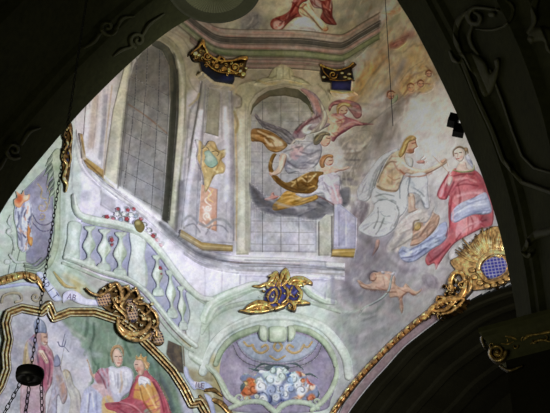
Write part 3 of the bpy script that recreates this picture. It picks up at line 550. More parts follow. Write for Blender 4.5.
# tighter brush marks in the cloudy parts
G += mottle((345, 60, 480, 300), 240, [(116, 110, 116), (210, 204, 204), (132, 122, 120), (196, 186, 180)], 10, 1.8, -.9, 1.2, .34, seed=15, so=1)
G += mottle((345, 0, 440, 110), 130, [(110, 96, 80), (206, 182, 136), (168, 116, 84), (122, 118, 116)], 9, 1.8, -.8, .9, .36, seed=16, so=1)
G += mottle((240, 0, 345, 36), 40, [(170, 160, 130), (118, 112, 100), (150, 142, 118)], 10, 3, 0, 2, .35, seed=17, so=1.4)
G += mottle((340, 270, 425, 390), 90, [(128, 128, 134), (190, 184, 190), (146, 156, 146), (166, 140, 146)], 10, 2.2, -.8, 1, .32, seed=18, so=1.2)
G += mottle((190, 270, 345, 413), 70, [(160, 176, 162), (218, 226, 220)], 12, 2, .3, 1.5, .3, seed=19, so=1.2)
G += [('p', [(413, 98), (442, 78), (464, 120), (480, 165), (474, 200), (446, 196), (424, 178), (410, 150), (396, 124)], (204, 199, 198), .6, 6),
      ('p', [(412, 94), (400, 104), (386, 122), (374, 150), (360, 176), (352, 176), (352, 150), (366, 118), (384, 100), (398, 92)], (120, 112, 106), .5, 6)]
# faint panel lines below the sill
for pts in ([(246, 276), (332, 278)], [(246, 276), (245, 290)], [(312, 280), (336, 281), (337, 300)], [(312, 280), (312, 292)], [(205, 262), (232, 268), (232, 284)], [(240, 268), (240, 286)]):
    G.append(('s', pts, 1.2, (166, 160, 180), .8, .8))
G += [('p', [(150, 232), (178, 262), (205, 268), (245, 270), (245, 286), (222, 292), (204, 300), (184, 284), (164, 254)], (236, 233, 246), .6, 4)]  # bright patch painted in as the light streak below the sill
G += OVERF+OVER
ARCH_R = [(338, 470), (341, 440), (346, 418), (356, 402), (372, 382), (385, 368), (403, 348), (420, 334), (437, 321), (453, 309), (470, 300), (487, 293), (505, 287), (530, 281), (560, 277)]
ARC = cr(ARCH_R, 5)

zs = np.concatenate([np.arange(0, 8.4, .6), np.arange(8.6, ZC+RC*.93, .022)])
uvis0 = np.interp(-.335, az, PU); uvis1 = np.interp(.33, az, PU)
us = np.concatenate([np.arange(0, uvis0, .25), np.arange(uvis0, uvis1, .022), np.arange(uvis1+.1, PU[-1], .25)])
ua = PU[np.argmin(np.hypot(*(PLAN-[-.6, 14]).T))]; ub = PU[np.argmin(np.hypot(*(PLAN-[.98, 14]).T))]
def wall_pts(us, zs):
    U, Z = np.meshgrid(us, zs)
    x = np.interp(U, PU, PLAN[:, 0]); y = np.interp(U, PU, PLAN[:, 1]); s = cove(Z)
    return np.stack([(x-CEN[0])*s+CEN[0], (y-CEN[1])*s+CEN[1], Z], -1)
def wall_piece(name, u0, u1, z0, z1, hole=False):
    uu = us[(us >= u0-1e-6) & (us <= u1+1e-6)]; uu = np.unique(np.concatenate([[u0], uu, [u1]]))
    zz = zs[(zs >= z0-1e-6) & (zs <= z1+1e-6)]; zz = np.unique(np.concatenate([[z0], zz, [z1]]))
    P = wall_pts(uu, zz); X, Y = project(P)
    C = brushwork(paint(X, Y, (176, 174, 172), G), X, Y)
    C = pigment(C, X, Y)
    ny, nx = X.shape; I = np.arange(nx*ny).reshape(ny, nx)
    q = np.stack([I[:-1, :-1], I[1:, :-1], I[1:, 1:], I[:-1, 1:]], -1).reshape(-1, 4)
    if hole:
        below = (Y > np.interp(X, ARC[:, 0], ARC[:, 1])) & (X > 341)
        below |= (X > 341) & (Y > 440)
        b = below.ravel()[q].sum(1); q = q[b < 1]
    o = raw_mesh(name, P.reshape(-1, 3), q, M_FR, cols=C.reshape(-1, 3))
    return tag(o, kind='structure')
zt = zs[-1]
_x, _y = np.meshgrid(CO[0]+np.arange(CANVAS.shape[1])/CS, CO[1]+np.arange(CANVAS.shape[0])/CS)
CANVAS[:] = brushwork(paint(_x, _y, (176, 174, 172), G), _x, _y)
wall_piece('wall_left', 0, ua, 0, ZC); wall_piece('wall_back', ua, ub, 0, ZC); wall_piece('wall_right', ub, PU[-1], 0, ZC, hole=True)
wall_piece('ceiling', 0, PU[-1], ZC, zt)
# flat crown of the vault and the floor
P = wall_pts(us[::6], np.array([zt]))[0]
raw_mesh('ceiling_crown', np.vstack([P, [[.2, 3, zt]], ]), [[i, i+1, len(P)] for i in range(len(P)-1)], M_FR, cols=np.tile(lin((150, 144, 130)), (len(P)+1, 1)), smooth=False)['kind'] = 'structure'
raw_mesh('floor', [(-9, -4, 0), (9, -4, 0), (9, 17, 0), (-9, 17, 0)], [[0, 1, 2, 3]], M_STONE, smooth=False)['kind'] = 'structure'

# side chapel arch in the right wall: soffit with stepped mouldings, dark chapel behind
SO = cr(ARCH_R, 3)
d_, t_, n_ = wall_hit(SO[:, 0], SO[:, 1]); EP = CAM+d_*t_[:, None]
out = np.array([.75, .66, 0]); out /= np.linalg.norm(out)
tan = np.gradient(EP, axis=0); tan /= np.linalg.norm(tan, axis=1)[:, None]
inn = np.cross(tan, out); inn /= np.linalg.norm(inn, axis=1)[:, None]
if inn[10][2] > 0: inn = -inn
prof = [(.02, 0), (.12, .0), (.14, .05), (.2, .06), (.24, .0), (.4, .0), (.42, .05), (.47, .07), (.52, .05), (.55, 0), (.8, 0), (.83, .07), (.92, .09), (.96, .03), (1.3, .03), (1.34, .1), (1.5, .1), (1.5, .0), (2.2, 0)]
V = []; 
for a, b in prof:
    V.append(EP+out*a+inn*b*.5)
V = np.array(V); npf, ne = V.shape[:2]
I = np.arange(npf*ne).reshape(npf, ne)
Q = np.stack([I[:-1, :-1], I[1:, :-1], I[1:, 1:], I[:-1, 1:]], -1).reshape(-1, 4)
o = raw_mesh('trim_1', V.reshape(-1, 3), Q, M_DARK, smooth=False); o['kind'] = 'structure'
# chapel shell beyond
c0 = EP[0]+out*2.2; c1 = EP[-1]+out*2.2
b = EP.min(0); t = EP.max(0)
q0 = EP[0]+out*2.1; 
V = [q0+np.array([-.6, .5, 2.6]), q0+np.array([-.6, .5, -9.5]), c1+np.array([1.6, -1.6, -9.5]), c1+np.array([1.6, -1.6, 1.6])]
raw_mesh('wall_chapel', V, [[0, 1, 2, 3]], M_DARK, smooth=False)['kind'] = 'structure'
# ---------------------------------------------------------------- the near arch we look through
L_EDGE = [(-150, 620), (-95, 450), (-40, 290), (0, 214), (20, 184), (40, 159), (75, 118), (90, 102), (112, 80), (130, 63), (152, 44), (172, 29), (192, 17), (215, 2), (250, -22), (290, -42), (330, -48), (362, -40), (385, -18), (397, 0), (400, 5), (412, 24), (428, 54), (440, 78), (456, 112), (468, 142), (480, 170), (492, 205), (503, 245), (511, 285), (516, 312), (522, 360), (530, 430), (545, 560), (552, 640)]
AE = cr(L_EDGE, 3)
d_ = rays(AE[:, 0], AE[:, 1]); yA = 8.0
AP = CAM+d_*((yA-0)/d_[:, 1])[:, None]
lo = AP[0].copy(); lo[2] = 0; hi = AP[-1].copy(); hi[2] = 0
AP = np.vstack([[lo], AP, [hi]])
tan = np.gradient(AP, axis=0); tan[:, 1] = 0; tan /= np.linalg.norm(tan, axis=1)[:, None]
ain = np.stack([tan[:, 2], 0*tan[:, 0], -tan[:, 0]], 1)
if ain[len(ain)//2][2] > 0: ain = -ain                    # towards the opening
# (depth towards the viewer, outward step): the intrados steps away in bands
prof = [(0, .6), (0, 0), (.05, 0), (.5, 0), (.53, .06), (.62, .06), (.66, .14), (1.5, .14), (1.54, .07), (1.62, .07), (1.66, .2), (1.9, .24), (1.95, .4), (2.6, .4), (2.65, .2), (2.9, .2), (3.0, 1.0), (3.0, 6.0)]
V = []
for dp, ou in prof:
    q = AP-ain*(ou if dp > 2.9 or ou > .8 else ou*.55); q[:, 1] -= dp; q[:, 2] = np.maximum(q[:, 2], 0); V.append(q)
far = AP-ain*6.0; far[:, 1] += .0; V.insert(0, far)
V = np.array(V); a, b = V.shape[:2]
I = np.arange(a*b).reshape(a, b)
Q = np.stack([I[:-1, :-1], I[1:, :-1], I[1:, 1:], I[:-1, 1:]], -1).reshape(-1, 4)
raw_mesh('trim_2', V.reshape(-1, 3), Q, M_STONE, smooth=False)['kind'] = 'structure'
INT = BvhSurf(V.reshape(-1, 3), Q.tolist()).hit
def stucco(name, label, shapes, group=None, step=.8, rough=M_STONE2, h0=.006):
    shapes = [sh[:3]+(sh[3]*.5,) if sh[0] != 'b' else sh[:5]+(sh[5]*.5,) for sh in shapes]
    o = relief(name, None, rough, shapes, (150, 150, 130), [], step=step, h0=h0, surf=INT, label=label, cat='stucco ornament', group=group, tone=False)
    return o
R = relief
def off(pts, d0, d1):
    """band polygon between two vertical offsets of a path"""
    P = cr(pts, 5); return [(x, y+d0) for x, y in P]+[(x, y+d1) for x, y in P[::-1]]
# ---------------------------------------------------------------- entablature under the vault
PC = [(168, 2), (190, 20), (204, 31), (218, 39), (240, 41), (300, 42), (334, 46), (345, 45), (360, 36), (380, 24)]
t = thing('painted_entablature', 'long rose and green entablature running under the vault above both gilded capitals', 'cornice', (280, 44))
def bandmott(path, d0, d1, cols, n, seed, al=.75):
    n = int(n*1.7)
    P = cr(path, 8); r = random.Random(seed); o = []
    for _ in range(n):
        i = r.randrange(0, len(P)-8); dd = r.uniform(d0, d1)
        o.append(('s', [(P[i][0], P[i][1]+dd), (P[min(i+r.randint(3, 8), len(P)-1)][0], P[min(i+6, len(P)-1)][1]+dd)], r.uniform(.8, 2.2), r.choice(cols), al*r.uniform(.5, 1), 1))
    return o
R('moulding', t, M_FR, [('p', off(PC, -12, -2), 2, .03)], (146, 132, 122), bandmott(PC, -12, -2, [(168, 138, 126), (124, 118, 110), (160, 152, 140), (150, 110, 100)], 50, 1))
R('groove', t, M_FR, [('p', off(PC, -2.5, 2.5), 1, .005)], (92, 86, 78), bandmott(PC, -2, 2, [(78, 76, 70), (112, 100, 92)], 20, 2))
R('moulding', t, M_FR, [('p', off(PC, 2.5, 8.5), 2, .04)], (146, 126, 120), bandmott(PC, 2, 8, [(160, 116, 106), (118, 110, 104), (162, 148, 138)], 40, 3))
R('green_band', t, M_FR, [('p', off(PC, 8.5, 15.5), 3, .03)], (112, 120, 86), bandmott(PC, 9, 15, [(92, 106, 70), (136, 140, 106), (124, 126, 98)], 40, 4), label='mossy green painted band')
PL = PC[1:8]
R('moulding', t, M_FR, [('p', off(PL, 15.5, 22), 2, .03)], (142, 122, 114), bandmott(PL, 16, 21, [(150, 108, 104), (120, 112, 98), (156, 146, 128)], 34, 5))
R('moulding', t, M_FR, [('p', off(PC[3:7], 22, 28), 2, .015)], (126, 112, 98), bandmott(PC[3:7], 22, 28, [(140, 106, 98), (108, 106, 86)], 24, 6))

# ---------------------------------------------------------------- tall window on the left (window_1)
w1 = thing('window_1', None, None, (147, 130), kind='structure'); w1.name = 'window_1'
pane = [(126, 100), (129, 80), (134, 64), (142, 52), (152, 45), (162, 50), (169, 64), (170, 100), (167, 150), (163, 205), (161, 221), (140, 205), (117, 190), (121, 145)]
gl = mottle((115, 45, 172, 222), 70, [(150, 148, 146), (112, 112, 114), (132, 126, 120), (166, 164, 168)], 26, 5, 1.5, .4, .3, seed=21)
R('window_pane', w1, M_FR, [('p', pane, 1, .0)], (134, 132, 132), [('p', [(110, 150), (175, 150), (175, 230), (110, 230)], (152, 152, 160), .7, 25), ('p', [(110, 40), (175, 40), (175, 90), (110, 90)], (108, 104, 96), .7, 18)]+gl+[('S', [(128, 104), (146, 116), (168, 134)], 1.3, (136, 98, 76), .7, .8)], h0=.004)
for pts in ([(137, 58), (134, 110), (123, 194)], [(148, 47), (145, 100), (134, 203)], [(160, 50), (158, 110), (151, 214)]):
    R('glazing_bar', w1, M_FR, [('S', pts, 1.0, .01)], (84, 84, 92), step=.4, h0=.008)
for k in range(8):
    y = 76+k*18.5
    xl = np.interp(y, [60, 100, 190], [133, 126, 117]); xr = np.interp(y+20, [60, 100, 205, 222], [169, 170, 163, 161])
    yr = y+.52*(xr-xl)
    if yr < 218: R('glazing_bar', w1, M_FR, [('s', [(xl, y), (xr, yr)], .9, .01)], (88, 88, 94), step=.4, h0=.008)
R('window_reveal', w1, M_FR, [('p', [(150, 40), (160, 41), (169, 47), (175, 58), (178, 75), (177, 110), (173, 165), (168, 224), (161, 221), (163, 205), (167, 150), (170, 100), (169, 66), (162, 51), (152, 46)], 2, .0)], (96, 96, 84),
  [('p', [(160, 150), (178, 150), (176, 230), (160, 230)], (108, 106, 104), .8, 20)], h0=.012, label='dark olive inner reveal')
R('window_frame', w1, M_FR, [('P', [(148, 33), (162, 34), (174, 42), (182, 54), (186, 72), (186, 105), (181, 170), (177, 231), (168, 225), (173, 165), (177, 110), (178, 76), (175, 58), (168, 46), (158, 40), (148, 39)], 3, .035)], (172, 172, 150),
  [('p', [(160, 30), (190, 30), (190, 90), (160, 90)], (146, 142, 116), .7, 18), ('S', [(178, 60), (183, 90), (180, 150), (174, 215)], 2, (206, 204, 190), .6, 1.5)]+mottle((150, 30, 190, 235), 40, [(196, 194, 176), (150, 148, 128), (176, 170, 150)], 12, 2.5, 1.5, .3, .35, seed=22))
R('window_frame', w1, M_FR, [('p', [(124, 68), (132, 60), (128, 80), (126, 100), (121, 145), (117, 190), (103, 181), (108, 145), (113, 110)], 2, .035)], (204, 202, 184),
  [('b', 112, 145, 6, 20, .1, (176, 174, 164), .6, .5), ('s', [(110, 130), (104, 180)], 1.5, (176, 150, 110), .8, 1), ('s', [(124, 110), (117, 186)], 1.2, (160, 158, 150), .8, 1)])  # grey blob is the jamb's shadow put into the colour
# ---------------------------------------------------------------- window behind the angels (window_2)
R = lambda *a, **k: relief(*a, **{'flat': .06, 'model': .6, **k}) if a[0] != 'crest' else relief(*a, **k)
w2 = thing('window_2', None, None, (283, 180), kind='structure')
pane = [(250, 252), (251, 112), (255, 104), (262, 98), (272, 94), (285, 93), (298, 97), (306, 103), (311, 110), (314, 130), (317, 190), (317, 253)]
gl = mottle((250, 95, 318, 254), 90, [(176, 174, 184), (138, 134, 134), (160, 156, 152), (190, 188, 198)], 20, 5, .2, 1, .28, seed=23)
R('window_pane', w2, M_FR, [('p', pane, 1, 0)], (160, 157, 160), [('p', [(245, 85), (320, 85), (320, 130), (245, 130)], (132, 130, 118), .85, 20), ('b', 278, 106, 16, 7, 0, (112, 110, 100), .5, .6), ('p', [(245, 215), (320, 215), (320, 256), (245, 256)], (190, 188, 202), .8, 14),
   ('S', [(251, 186), (256, 204), (272, 214), (300, 218), (318, 226)], 17, (140, 138, 146), .8, 7)]+gl, h0=.004)
for x in (262.6, 281, 299):
    R('glazing_bar', w2, M_FR, [('s', [(x, 95 if x == 281 else 99), (x, 252)], 1.0, .008)], (92, 92, 96), step=.4, h0=.008)
for y in (102.5, 111, 121, 131, 141, 152, 162, 173, 184, 195, 209, 221, 232, 244):
    R('glazing_bar', w2, M_FR, [('s', [(251 if y > 104 else 258, y), (314 if y > 112 else 308, y+.6)], .8, .006)], (118, 116, 120), step=.4, h0=.008)
R('window_reveal', w2, M_FR, [('p', [(250, 114), (252, 105), (258, 97), (268, 90.5), (285, 87), (298, 89), (307, 96), (313, 105), (315, 114), (311, 112), (307, 105), (299, 99), (285, 96), (270, 97), (262, 101), (254, 108), (251, 116)], 2, .01)], (98, 94, 72), [('b', 306, 97, 8, 6, .6, (64, 66, 52), .7, .5), ('b', 262, 99, 8, 3, -.6, (134, 108, 90), .5, .5)], h0=.012)
R('window_frame', w2, M_FR, [('p', [(233, 92), (240, 84), (262, 78), (276, 80), (290, 79), (302, 82), (302, 88), (285, 85), (267, 88), (256, 95), (250, 104), (248.5, 114), (249, 255), (236, 255)], 2.5, .035)], (176, 172, 150),
  [('p', [(230, 75), (305, 75), (305, 108), (230, 108)], (154, 148, 118), .85, 14), ('p', [(230, 150), (252, 150), (252, 260), (230, 260)], (192, 190, 178), .7, 24), ('s', [(237, 100), (237, 250)], 1.6, (158, 152, 150), .6, 1)]+mottle((233, 78, 300, 250), 40, [(196, 190, 166), (152, 146, 124), (186, 170, 140)], 10, 2.2, 1.2, .8, .35, seed=24))
R('window_frame', w2, M_FR, [('p', [(318, 222), (326, 214), (333, 216), (333, 256), (318, 256)], 2, .03)], (170, 168, 156), [('s', [(318.5, 222), (318.5, 256)], 2, (96, 92, 92), .8, 1), ('s', [(332, 210), (332, 252)], 1.6, (92, 88, 90), .8, .8)])
R('crest', w2, M_FR, [('P', [(254, 84), (262, 78), (268, 77), (272, 70), (277, 66), (282, 64), (288, 66), (293, 71), (296, 77), (304, 79), (310, 84), (300, 83), (285, 80), (268, 82)], 4, .05), ('S', spiral(264, 80, 3.4, 0, 1.2), 1.4, .03), ('S', spiral(301, 81, 3.2, PI, 1.2, -1), 1.4, .03)], (160, 156, 122),
  [('S', [(276, 78), (277, 69)], 1.2, (118, 112, 84), .6, .8), ('S', [(283, 78), (283, 67)], 1.2, (118, 112, 84), .6, .8), ('S', [(290, 78), (289, 70)], 1.2, (118, 112, 84), .6, .8), ('b', 280, 72, 3, 5, 0, (184, 180, 148), .6, .5)], step=.45, label='scrolled shell crest above the arch')
R = relief
# ---------------------------------------------------------------- window sill cornice
SILL = [(76, 118), (77, 135), (82, 152), (92, 166), (110, 182), (135, 200), (160, 220), (184, 240), (204, 252), (236, 259), (290, 261), (345, 266)]
t = thing('sill_cornice', 'pale stone sill sweeping down from the tall window and along under the angels', 'cornice', (200, 250))
S2 = SILL[2:]
R('moulding', t, M_FR, [('p', off(SILL, -3, 2), 2, .05)], (224, 222, 228), bandmott(SILL, -3, 2, [(236, 234, 242), (196, 192, 196), (214, 206, 200)], 40, 31))
R('groove', t, M_FR, [('p', off(SILL, 2, 5), 1.5, .01)], (146, 146, 156), bandmott(SILL, 2, 5, [(124, 124, 134), (170, 168, 180)], 30, 32), label='grey shaded groove')
R('moulding', t, M_FR, [('p', off(S2, 5, 11), 2, .04)], (196, 194, 204), bandmott(S2, 5, 11, [(224, 222, 232), (156, 154, 166), (176, 174, 182)], 50, 33))
R('moulding', t, M_FR, [('p', off(S2[5:], 11, 15), 2, .02)], (206, 202, 214), bandmott(S2[5:], 11, 15, [(178, 172, 186), (222, 218, 230)], 20, 34))
# ---------------------------------------------------------------- pilaster with its gilded capital and base
t = thing('pilaster', 'tall lavender pilaster with a shell cartouche between the two painted windows', 'pilaster', (208, 160))
R('shaft', t, M_FR, [('p', [(206, 78), (232, 87), (233, 150), (234, 244), (204, 243), (181, 230), (188, 170), (197, 100), (200, 80)], 3, .02)], (180, 176, 184),
  [('p', [(196, 70), (240, 70), (240, 110), (190, 110)], (150, 148, 142), .8, 14), ('p', [(184, 228), (193, 130), (203, 80), (199, 80), (188, 170), (181, 230)], (206, 204, 220), .8, 1.5), ('s', [(206, 84), (199, 160), (196, 236)], 1.2, (140, 138, 152), .8, .8), ('s', [(226, 92), (227, 160), (226, 240)], 1.2, (156, 152, 166), .7, .8), ('s', [(231, 92), (232, 240)], 2, (160, 152, 158), .6, 1)]
  +mottle((182, 80, 234, 240), 60, [(204, 202, 218), (156, 154, 160), (178, 170, 172), (214, 212, 224)], 16, 3, 1.5, .3, .3, seed=41))
R('sunk_panel', t, M_FR, [('p', [(209, 88), (221, 92), (219, 137), (205, 133)], 1, .0)], (152, 146, 126), [('s', [(209, 88), (205, 133)], 1, (98, 96, 92), .9, .6), ('s', [(205, 133), (219, 137)], 1, (122, 118, 112), .9, .6), ('s', [(221, 92), (219, 137)], 1, (192, 190, 196), .9, .6), ('s', [(214, 92), (212, 133)], 3, (176, 170, 150), .5, 2)], h0=.13, back=.1)
R('coral_panel', t, M_FR, [('p', [(201, 184), (218, 189), (217, 232), (198, 225)], 1, 0)], (206, 158, 134), [('b', 207, 213, 4, 7, .2, (230, 206, 196), .8, .5), ('S', [(203, 207), (208, 215), (212, 222)], 2, (236, 216, 208), .7, .8), ('S', spiral(208, 208, 3), 1.4, (240, 226, 218), .9, .5), ('S', spiral(207, 216, 4, 2, 1.2), 1.4, (240, 226, 218), .9, .5), ('S', [(206, 188), (211, 194), (205, 200), (211, 206)], 1.3, (238, 220, 210), .9, .5), ('S', [(213, 190), (208, 198), (213, 202)], 1.1, (236, 200, 120), .8, .5), ('S', [(203, 222), (208, 226), (213, 222), (210, 230)], 1.2, (238, 220, 210), .8, .5), ('s', [(201, 184), (198, 225)], 1, (236, 232, 236), .9, .6), ('s', [(218, 189), (217, 232)], 1, (150, 136, 150), .8, .6)], h0=.13, back=.1, label='coral panel with pale arabesque')
R('cartouche', t, M_FR, [('P', [(196, 140), (201, 141), (205, 146), (209, 141), (215, 142), (219, 150), (226, 149), (226, 156), (222, 160), (226, 166), (224, 173), (216, 175), (212, 181), (209, 188), (205, 193), (204, 184), (203, 175), (200, 166), (197, 158), (198, 149)], 4, .05)], (190, 166, 116),
  [('S', [(199, 144), (201, 158), (206, 172)], 1.6, (222, 200, 150), .7, .8), ('S', [(222, 154), (218, 166), (212, 178)], 1.6, (156, 124, 76), .8, .8), ('S', [(209, 144), (213, 148), (219, 152)], 1.8, (164, 134, 84), .8, .8), ('b', 206, 184, 3, 5, .2, (214, 194, 150), .7, .5)]+mottle((196, 140, 226, 188), 50, [(224, 204, 158), (158, 126, 80), (176, 148, 98)], 5, 1.4, .8, 1.5, .6, .7, 42), h0=.13, step=.45, back=.1, label='ochre shell cartouche')
R('shell_boss', t, M_FR, [('P', [(204, 152), (209, 150), (213, 154), (217, 159), (218, 164), (213, 168), (208, 167), (204, 162), (205, 157)], 3, .05)], (142, 170, 156), [('b', 210, 158, 3, 3, 0, (186, 204, 190), .7, .6), ('S', [(204, 151), (209, 149), (214, 154)], 1, (60, 58, 62), .9, .5), ('S', [(217, 157), (218, 164), (212, 168), (206, 166)], .9, (74, 84, 80), .8, .5)], h0=.18, step=.4, back=.1, label='blue green shell boss')
R('scroll', t, M_FR, [('S', [(202, 149), (206, 147), (209, 150), (208, 153)], .9, .01), ('S', [(212, 152), (216, 151), (219, 153), (217, 156)], .9, .01)], (58, 56, 60), step=.35, h0=.2, back=.1, label='thin dark scroll lines')
R('base', t, M_FR, [('p', [(181, 229), (202, 242), (233, 245), (233, 252), (203, 251), (179, 237)], 2, .04)], (168, 140, 84), [('s', [(180, 233), (202, 246), (233, 248)], 1, (218, 196, 140), .8, .8), ('s', [(180, 237), (202, 250), (233, 252)], 1.4, (112, 88, 46), .8, .8)], h0=.14, back=.1, label='gold painted base moulding')
t = thing('pilaster', 'narrow lavender pilaster with a gold base at the lower right of the angels', 'pilaster', (344, 225))
R('shaft', t, M_FR, [('p', [(334, 204), (340, 204), (350, 212), (357, 218), (356, 250), (333, 249)], 1.5, .03)], (168, 166, 188), [('s', [(339, 212), (339, 246)], 1, (126, 124, 146), .8, .6), ('s', [(346, 216), (346, 246)], 1, (196, 194, 210), .8, .6), ('p', [(340, 216), (345, 220), (345, 245), (340, 245)], (148, 146, 170), .7, .8)], h0=.03)
R('base', t, M_FR, [('p', [(332, 249), (356, 248), (354, 258), (331, 257)], 2, .05)], (176, 146, 76), [('s', [(332, 252), (356, 251)], 1, (222, 196, 130), .8, .8), ('s', [(332, 256), (354, 257)], 1.2, (108, 86, 46), .8, .7)], h0=.04, label='gold painted base moulding')
t = thing('pilaster', 'narrow white pilaster strip with an L-shaped gold base beside the tall window', 'pilaster', (92, 140))
R('shaft', t, M_FR, [('p', [(100, 84), (110, 78), (107, 110), (104, 150), (102, 168), (85, 157), (83, 140), (86, 100)], 2, .04)], (216, 212, 226), [('S', [(97, 92), (95, 120), (92, 144)], 6, (200, 184, 180), .5, 2), ('s', [(90, 100), (88, 150)], 1, (186, 182, 200), .7, .8), ('s', [(104, 90), (101, 160)], 3, (182, 180, 192), .6, 1)], h0=.02)
R('base', t, M_FR, [('p', [(79, 133), (83, 134), (86, 157), (104, 170), (104, 179), (88, 168), (82, 158)], 1.5, .06)], (176, 144, 88), [('s', [(83, 140), (87, 158), (104, 171)], 1, (220, 196, 142), .8, .7), ('s', [(81, 140), (84, 160), (102, 176)], 1.3, (116, 86, 46), .8, .7)], h0=.05, step=.45, label='gold painted base moulding')

# ---------------------------------------------------------------- gilded capitals
GD, GM, GL = (70, 50, 18), (150, 112, 44), (214, 176, 92)
def gilt(box, n, seed): return mottle(box, n, [(220, 184, 104), (112, 80, 30), (176, 136, 62), (84, 60, 24)], 5, 1.2, .5, 1.6, .6, .6, seed)
t = thing('gilded_capital', 'large gilded scroll capital with a dark blue neck on the lavender pilaster', 'capital', (222, 66))
R('neck', t, M_FR, [('P', [(199, 58), (205, 62), (213, 69), (223, 73), (234, 74), (233, 84), (222, 84), (212, 80), (203, 74)], 5, .14)], (24, 30, 46), [('b', 227, 78, 7, 3, 0, (44, 50, 104), .6, .6), ('S', [(200, 60), (204, 74)], 2, (24, 26, 38), .7, 1)], h0=.08, label='dark blue neck')
R('collar', t, M_FR, [('s', [(202, 73), (214, 83), (233, 86)], 3.4, .04)], (198, 182, 140), [('s', [(202, 75), (213, 85), (233, 88)], 1.2, (126, 98, 54), .9, .6)], h0=.32, step=.4, back=.1, label='cream beaded collar')
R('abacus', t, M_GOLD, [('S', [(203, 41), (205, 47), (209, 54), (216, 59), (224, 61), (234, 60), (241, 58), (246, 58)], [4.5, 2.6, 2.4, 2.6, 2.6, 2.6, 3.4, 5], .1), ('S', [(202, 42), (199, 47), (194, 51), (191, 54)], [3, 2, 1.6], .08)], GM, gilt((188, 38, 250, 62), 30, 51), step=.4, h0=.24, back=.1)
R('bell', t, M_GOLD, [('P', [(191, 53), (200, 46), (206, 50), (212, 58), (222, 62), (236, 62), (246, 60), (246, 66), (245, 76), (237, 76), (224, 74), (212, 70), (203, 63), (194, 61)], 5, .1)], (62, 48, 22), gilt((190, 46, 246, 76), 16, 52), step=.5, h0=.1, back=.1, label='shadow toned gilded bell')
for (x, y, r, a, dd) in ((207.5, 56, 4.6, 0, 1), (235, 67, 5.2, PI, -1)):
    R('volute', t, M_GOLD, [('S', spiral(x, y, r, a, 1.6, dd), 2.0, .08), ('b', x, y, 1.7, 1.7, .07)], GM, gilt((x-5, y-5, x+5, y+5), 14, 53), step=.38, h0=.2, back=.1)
for (x, y, r) in ((195.5, 53.5, 3.0), (199, 55, 2.2), (243.5, 74, 2.8), (240.5, 71, 2.2), (246, 68, 1.8)):
    R('bud', t, M_GOLD, [('b', x, y, r, r*.8, .08)], GL, step=.38, h0=.2, back=.1)
R('leaf_spray', t, M_GOLD, [('S', [(213, 65), (216, 61), (220, 56), (218, 58)], 2, .08), ('S', [(217, 62), (221, 57), (225, 60), (221, 63)], 2, .08), ('b', 217, 66, 3, 2.6, .08), ('b', 224, 69, 3, 2.8, .08), ('b', 229, 70, 2, 3, .08), ('b', 213, 62, 1.8, 1.8, .08)], GM, gilt((212, 56, 230, 72), 22, 54), step=.38, h0=.22, back=.1)
R('rim', t, M_GOLD, [('S', [(206, 62), (212, 68), (220, 72), (232, 73), (240, 72)], 1.8, .05)], GM, gilt((205, 60, 240, 74), 14, 55), step=.38, h0=.22, back=.1)
for k_, (x, y) in enumerate([(196, 57), (201, 51), (203, 58), (209, 63), (226, 65), (231, 63), (241, 64), (236, 72), (228, 74), (220, 71), (206, 66)]):
    R('gilded_curl', t, M_GOLD, [('S', spiral(x, y, 1.8, k_, .9), [1.2, 1.4, .8], .07)], (214, 172, 84), step=.38, h0=.22, back=.1)
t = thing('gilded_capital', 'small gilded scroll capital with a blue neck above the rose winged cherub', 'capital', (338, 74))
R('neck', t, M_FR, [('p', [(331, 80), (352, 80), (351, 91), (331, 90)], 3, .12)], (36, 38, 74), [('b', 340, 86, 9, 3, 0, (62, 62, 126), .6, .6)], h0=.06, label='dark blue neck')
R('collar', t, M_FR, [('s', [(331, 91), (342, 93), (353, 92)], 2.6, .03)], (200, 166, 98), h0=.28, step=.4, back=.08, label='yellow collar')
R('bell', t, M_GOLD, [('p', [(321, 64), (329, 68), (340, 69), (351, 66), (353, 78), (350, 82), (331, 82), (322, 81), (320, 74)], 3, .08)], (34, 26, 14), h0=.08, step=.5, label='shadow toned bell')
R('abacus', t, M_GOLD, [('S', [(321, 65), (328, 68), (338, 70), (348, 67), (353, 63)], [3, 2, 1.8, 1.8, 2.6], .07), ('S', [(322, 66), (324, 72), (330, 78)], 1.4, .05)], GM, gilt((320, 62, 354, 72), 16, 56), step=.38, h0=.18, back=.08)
R('volute', t, M_GOLD, [('S', spiral(333, 74.5, 4.4, 0, 1.3), 1.5, .06)], GM, step=.38, h0=.18, back=.08)
for i, (x, y) in enumerate(((342, 73), (345, 77), (349, 74), (324, 77), (349, 78.5))):
    R('bud', t, M_GOLD, [('b', x, y, 2.2, 1.3, .06)], GL, step=.38, h0=.18, back=.08)
R('rim', t, M_GOLD, [('S', [(330, 79.5), (341, 80.5), (352, 79)], 1.2, .04)], GM, step=.38, h0=.18, back=.08)

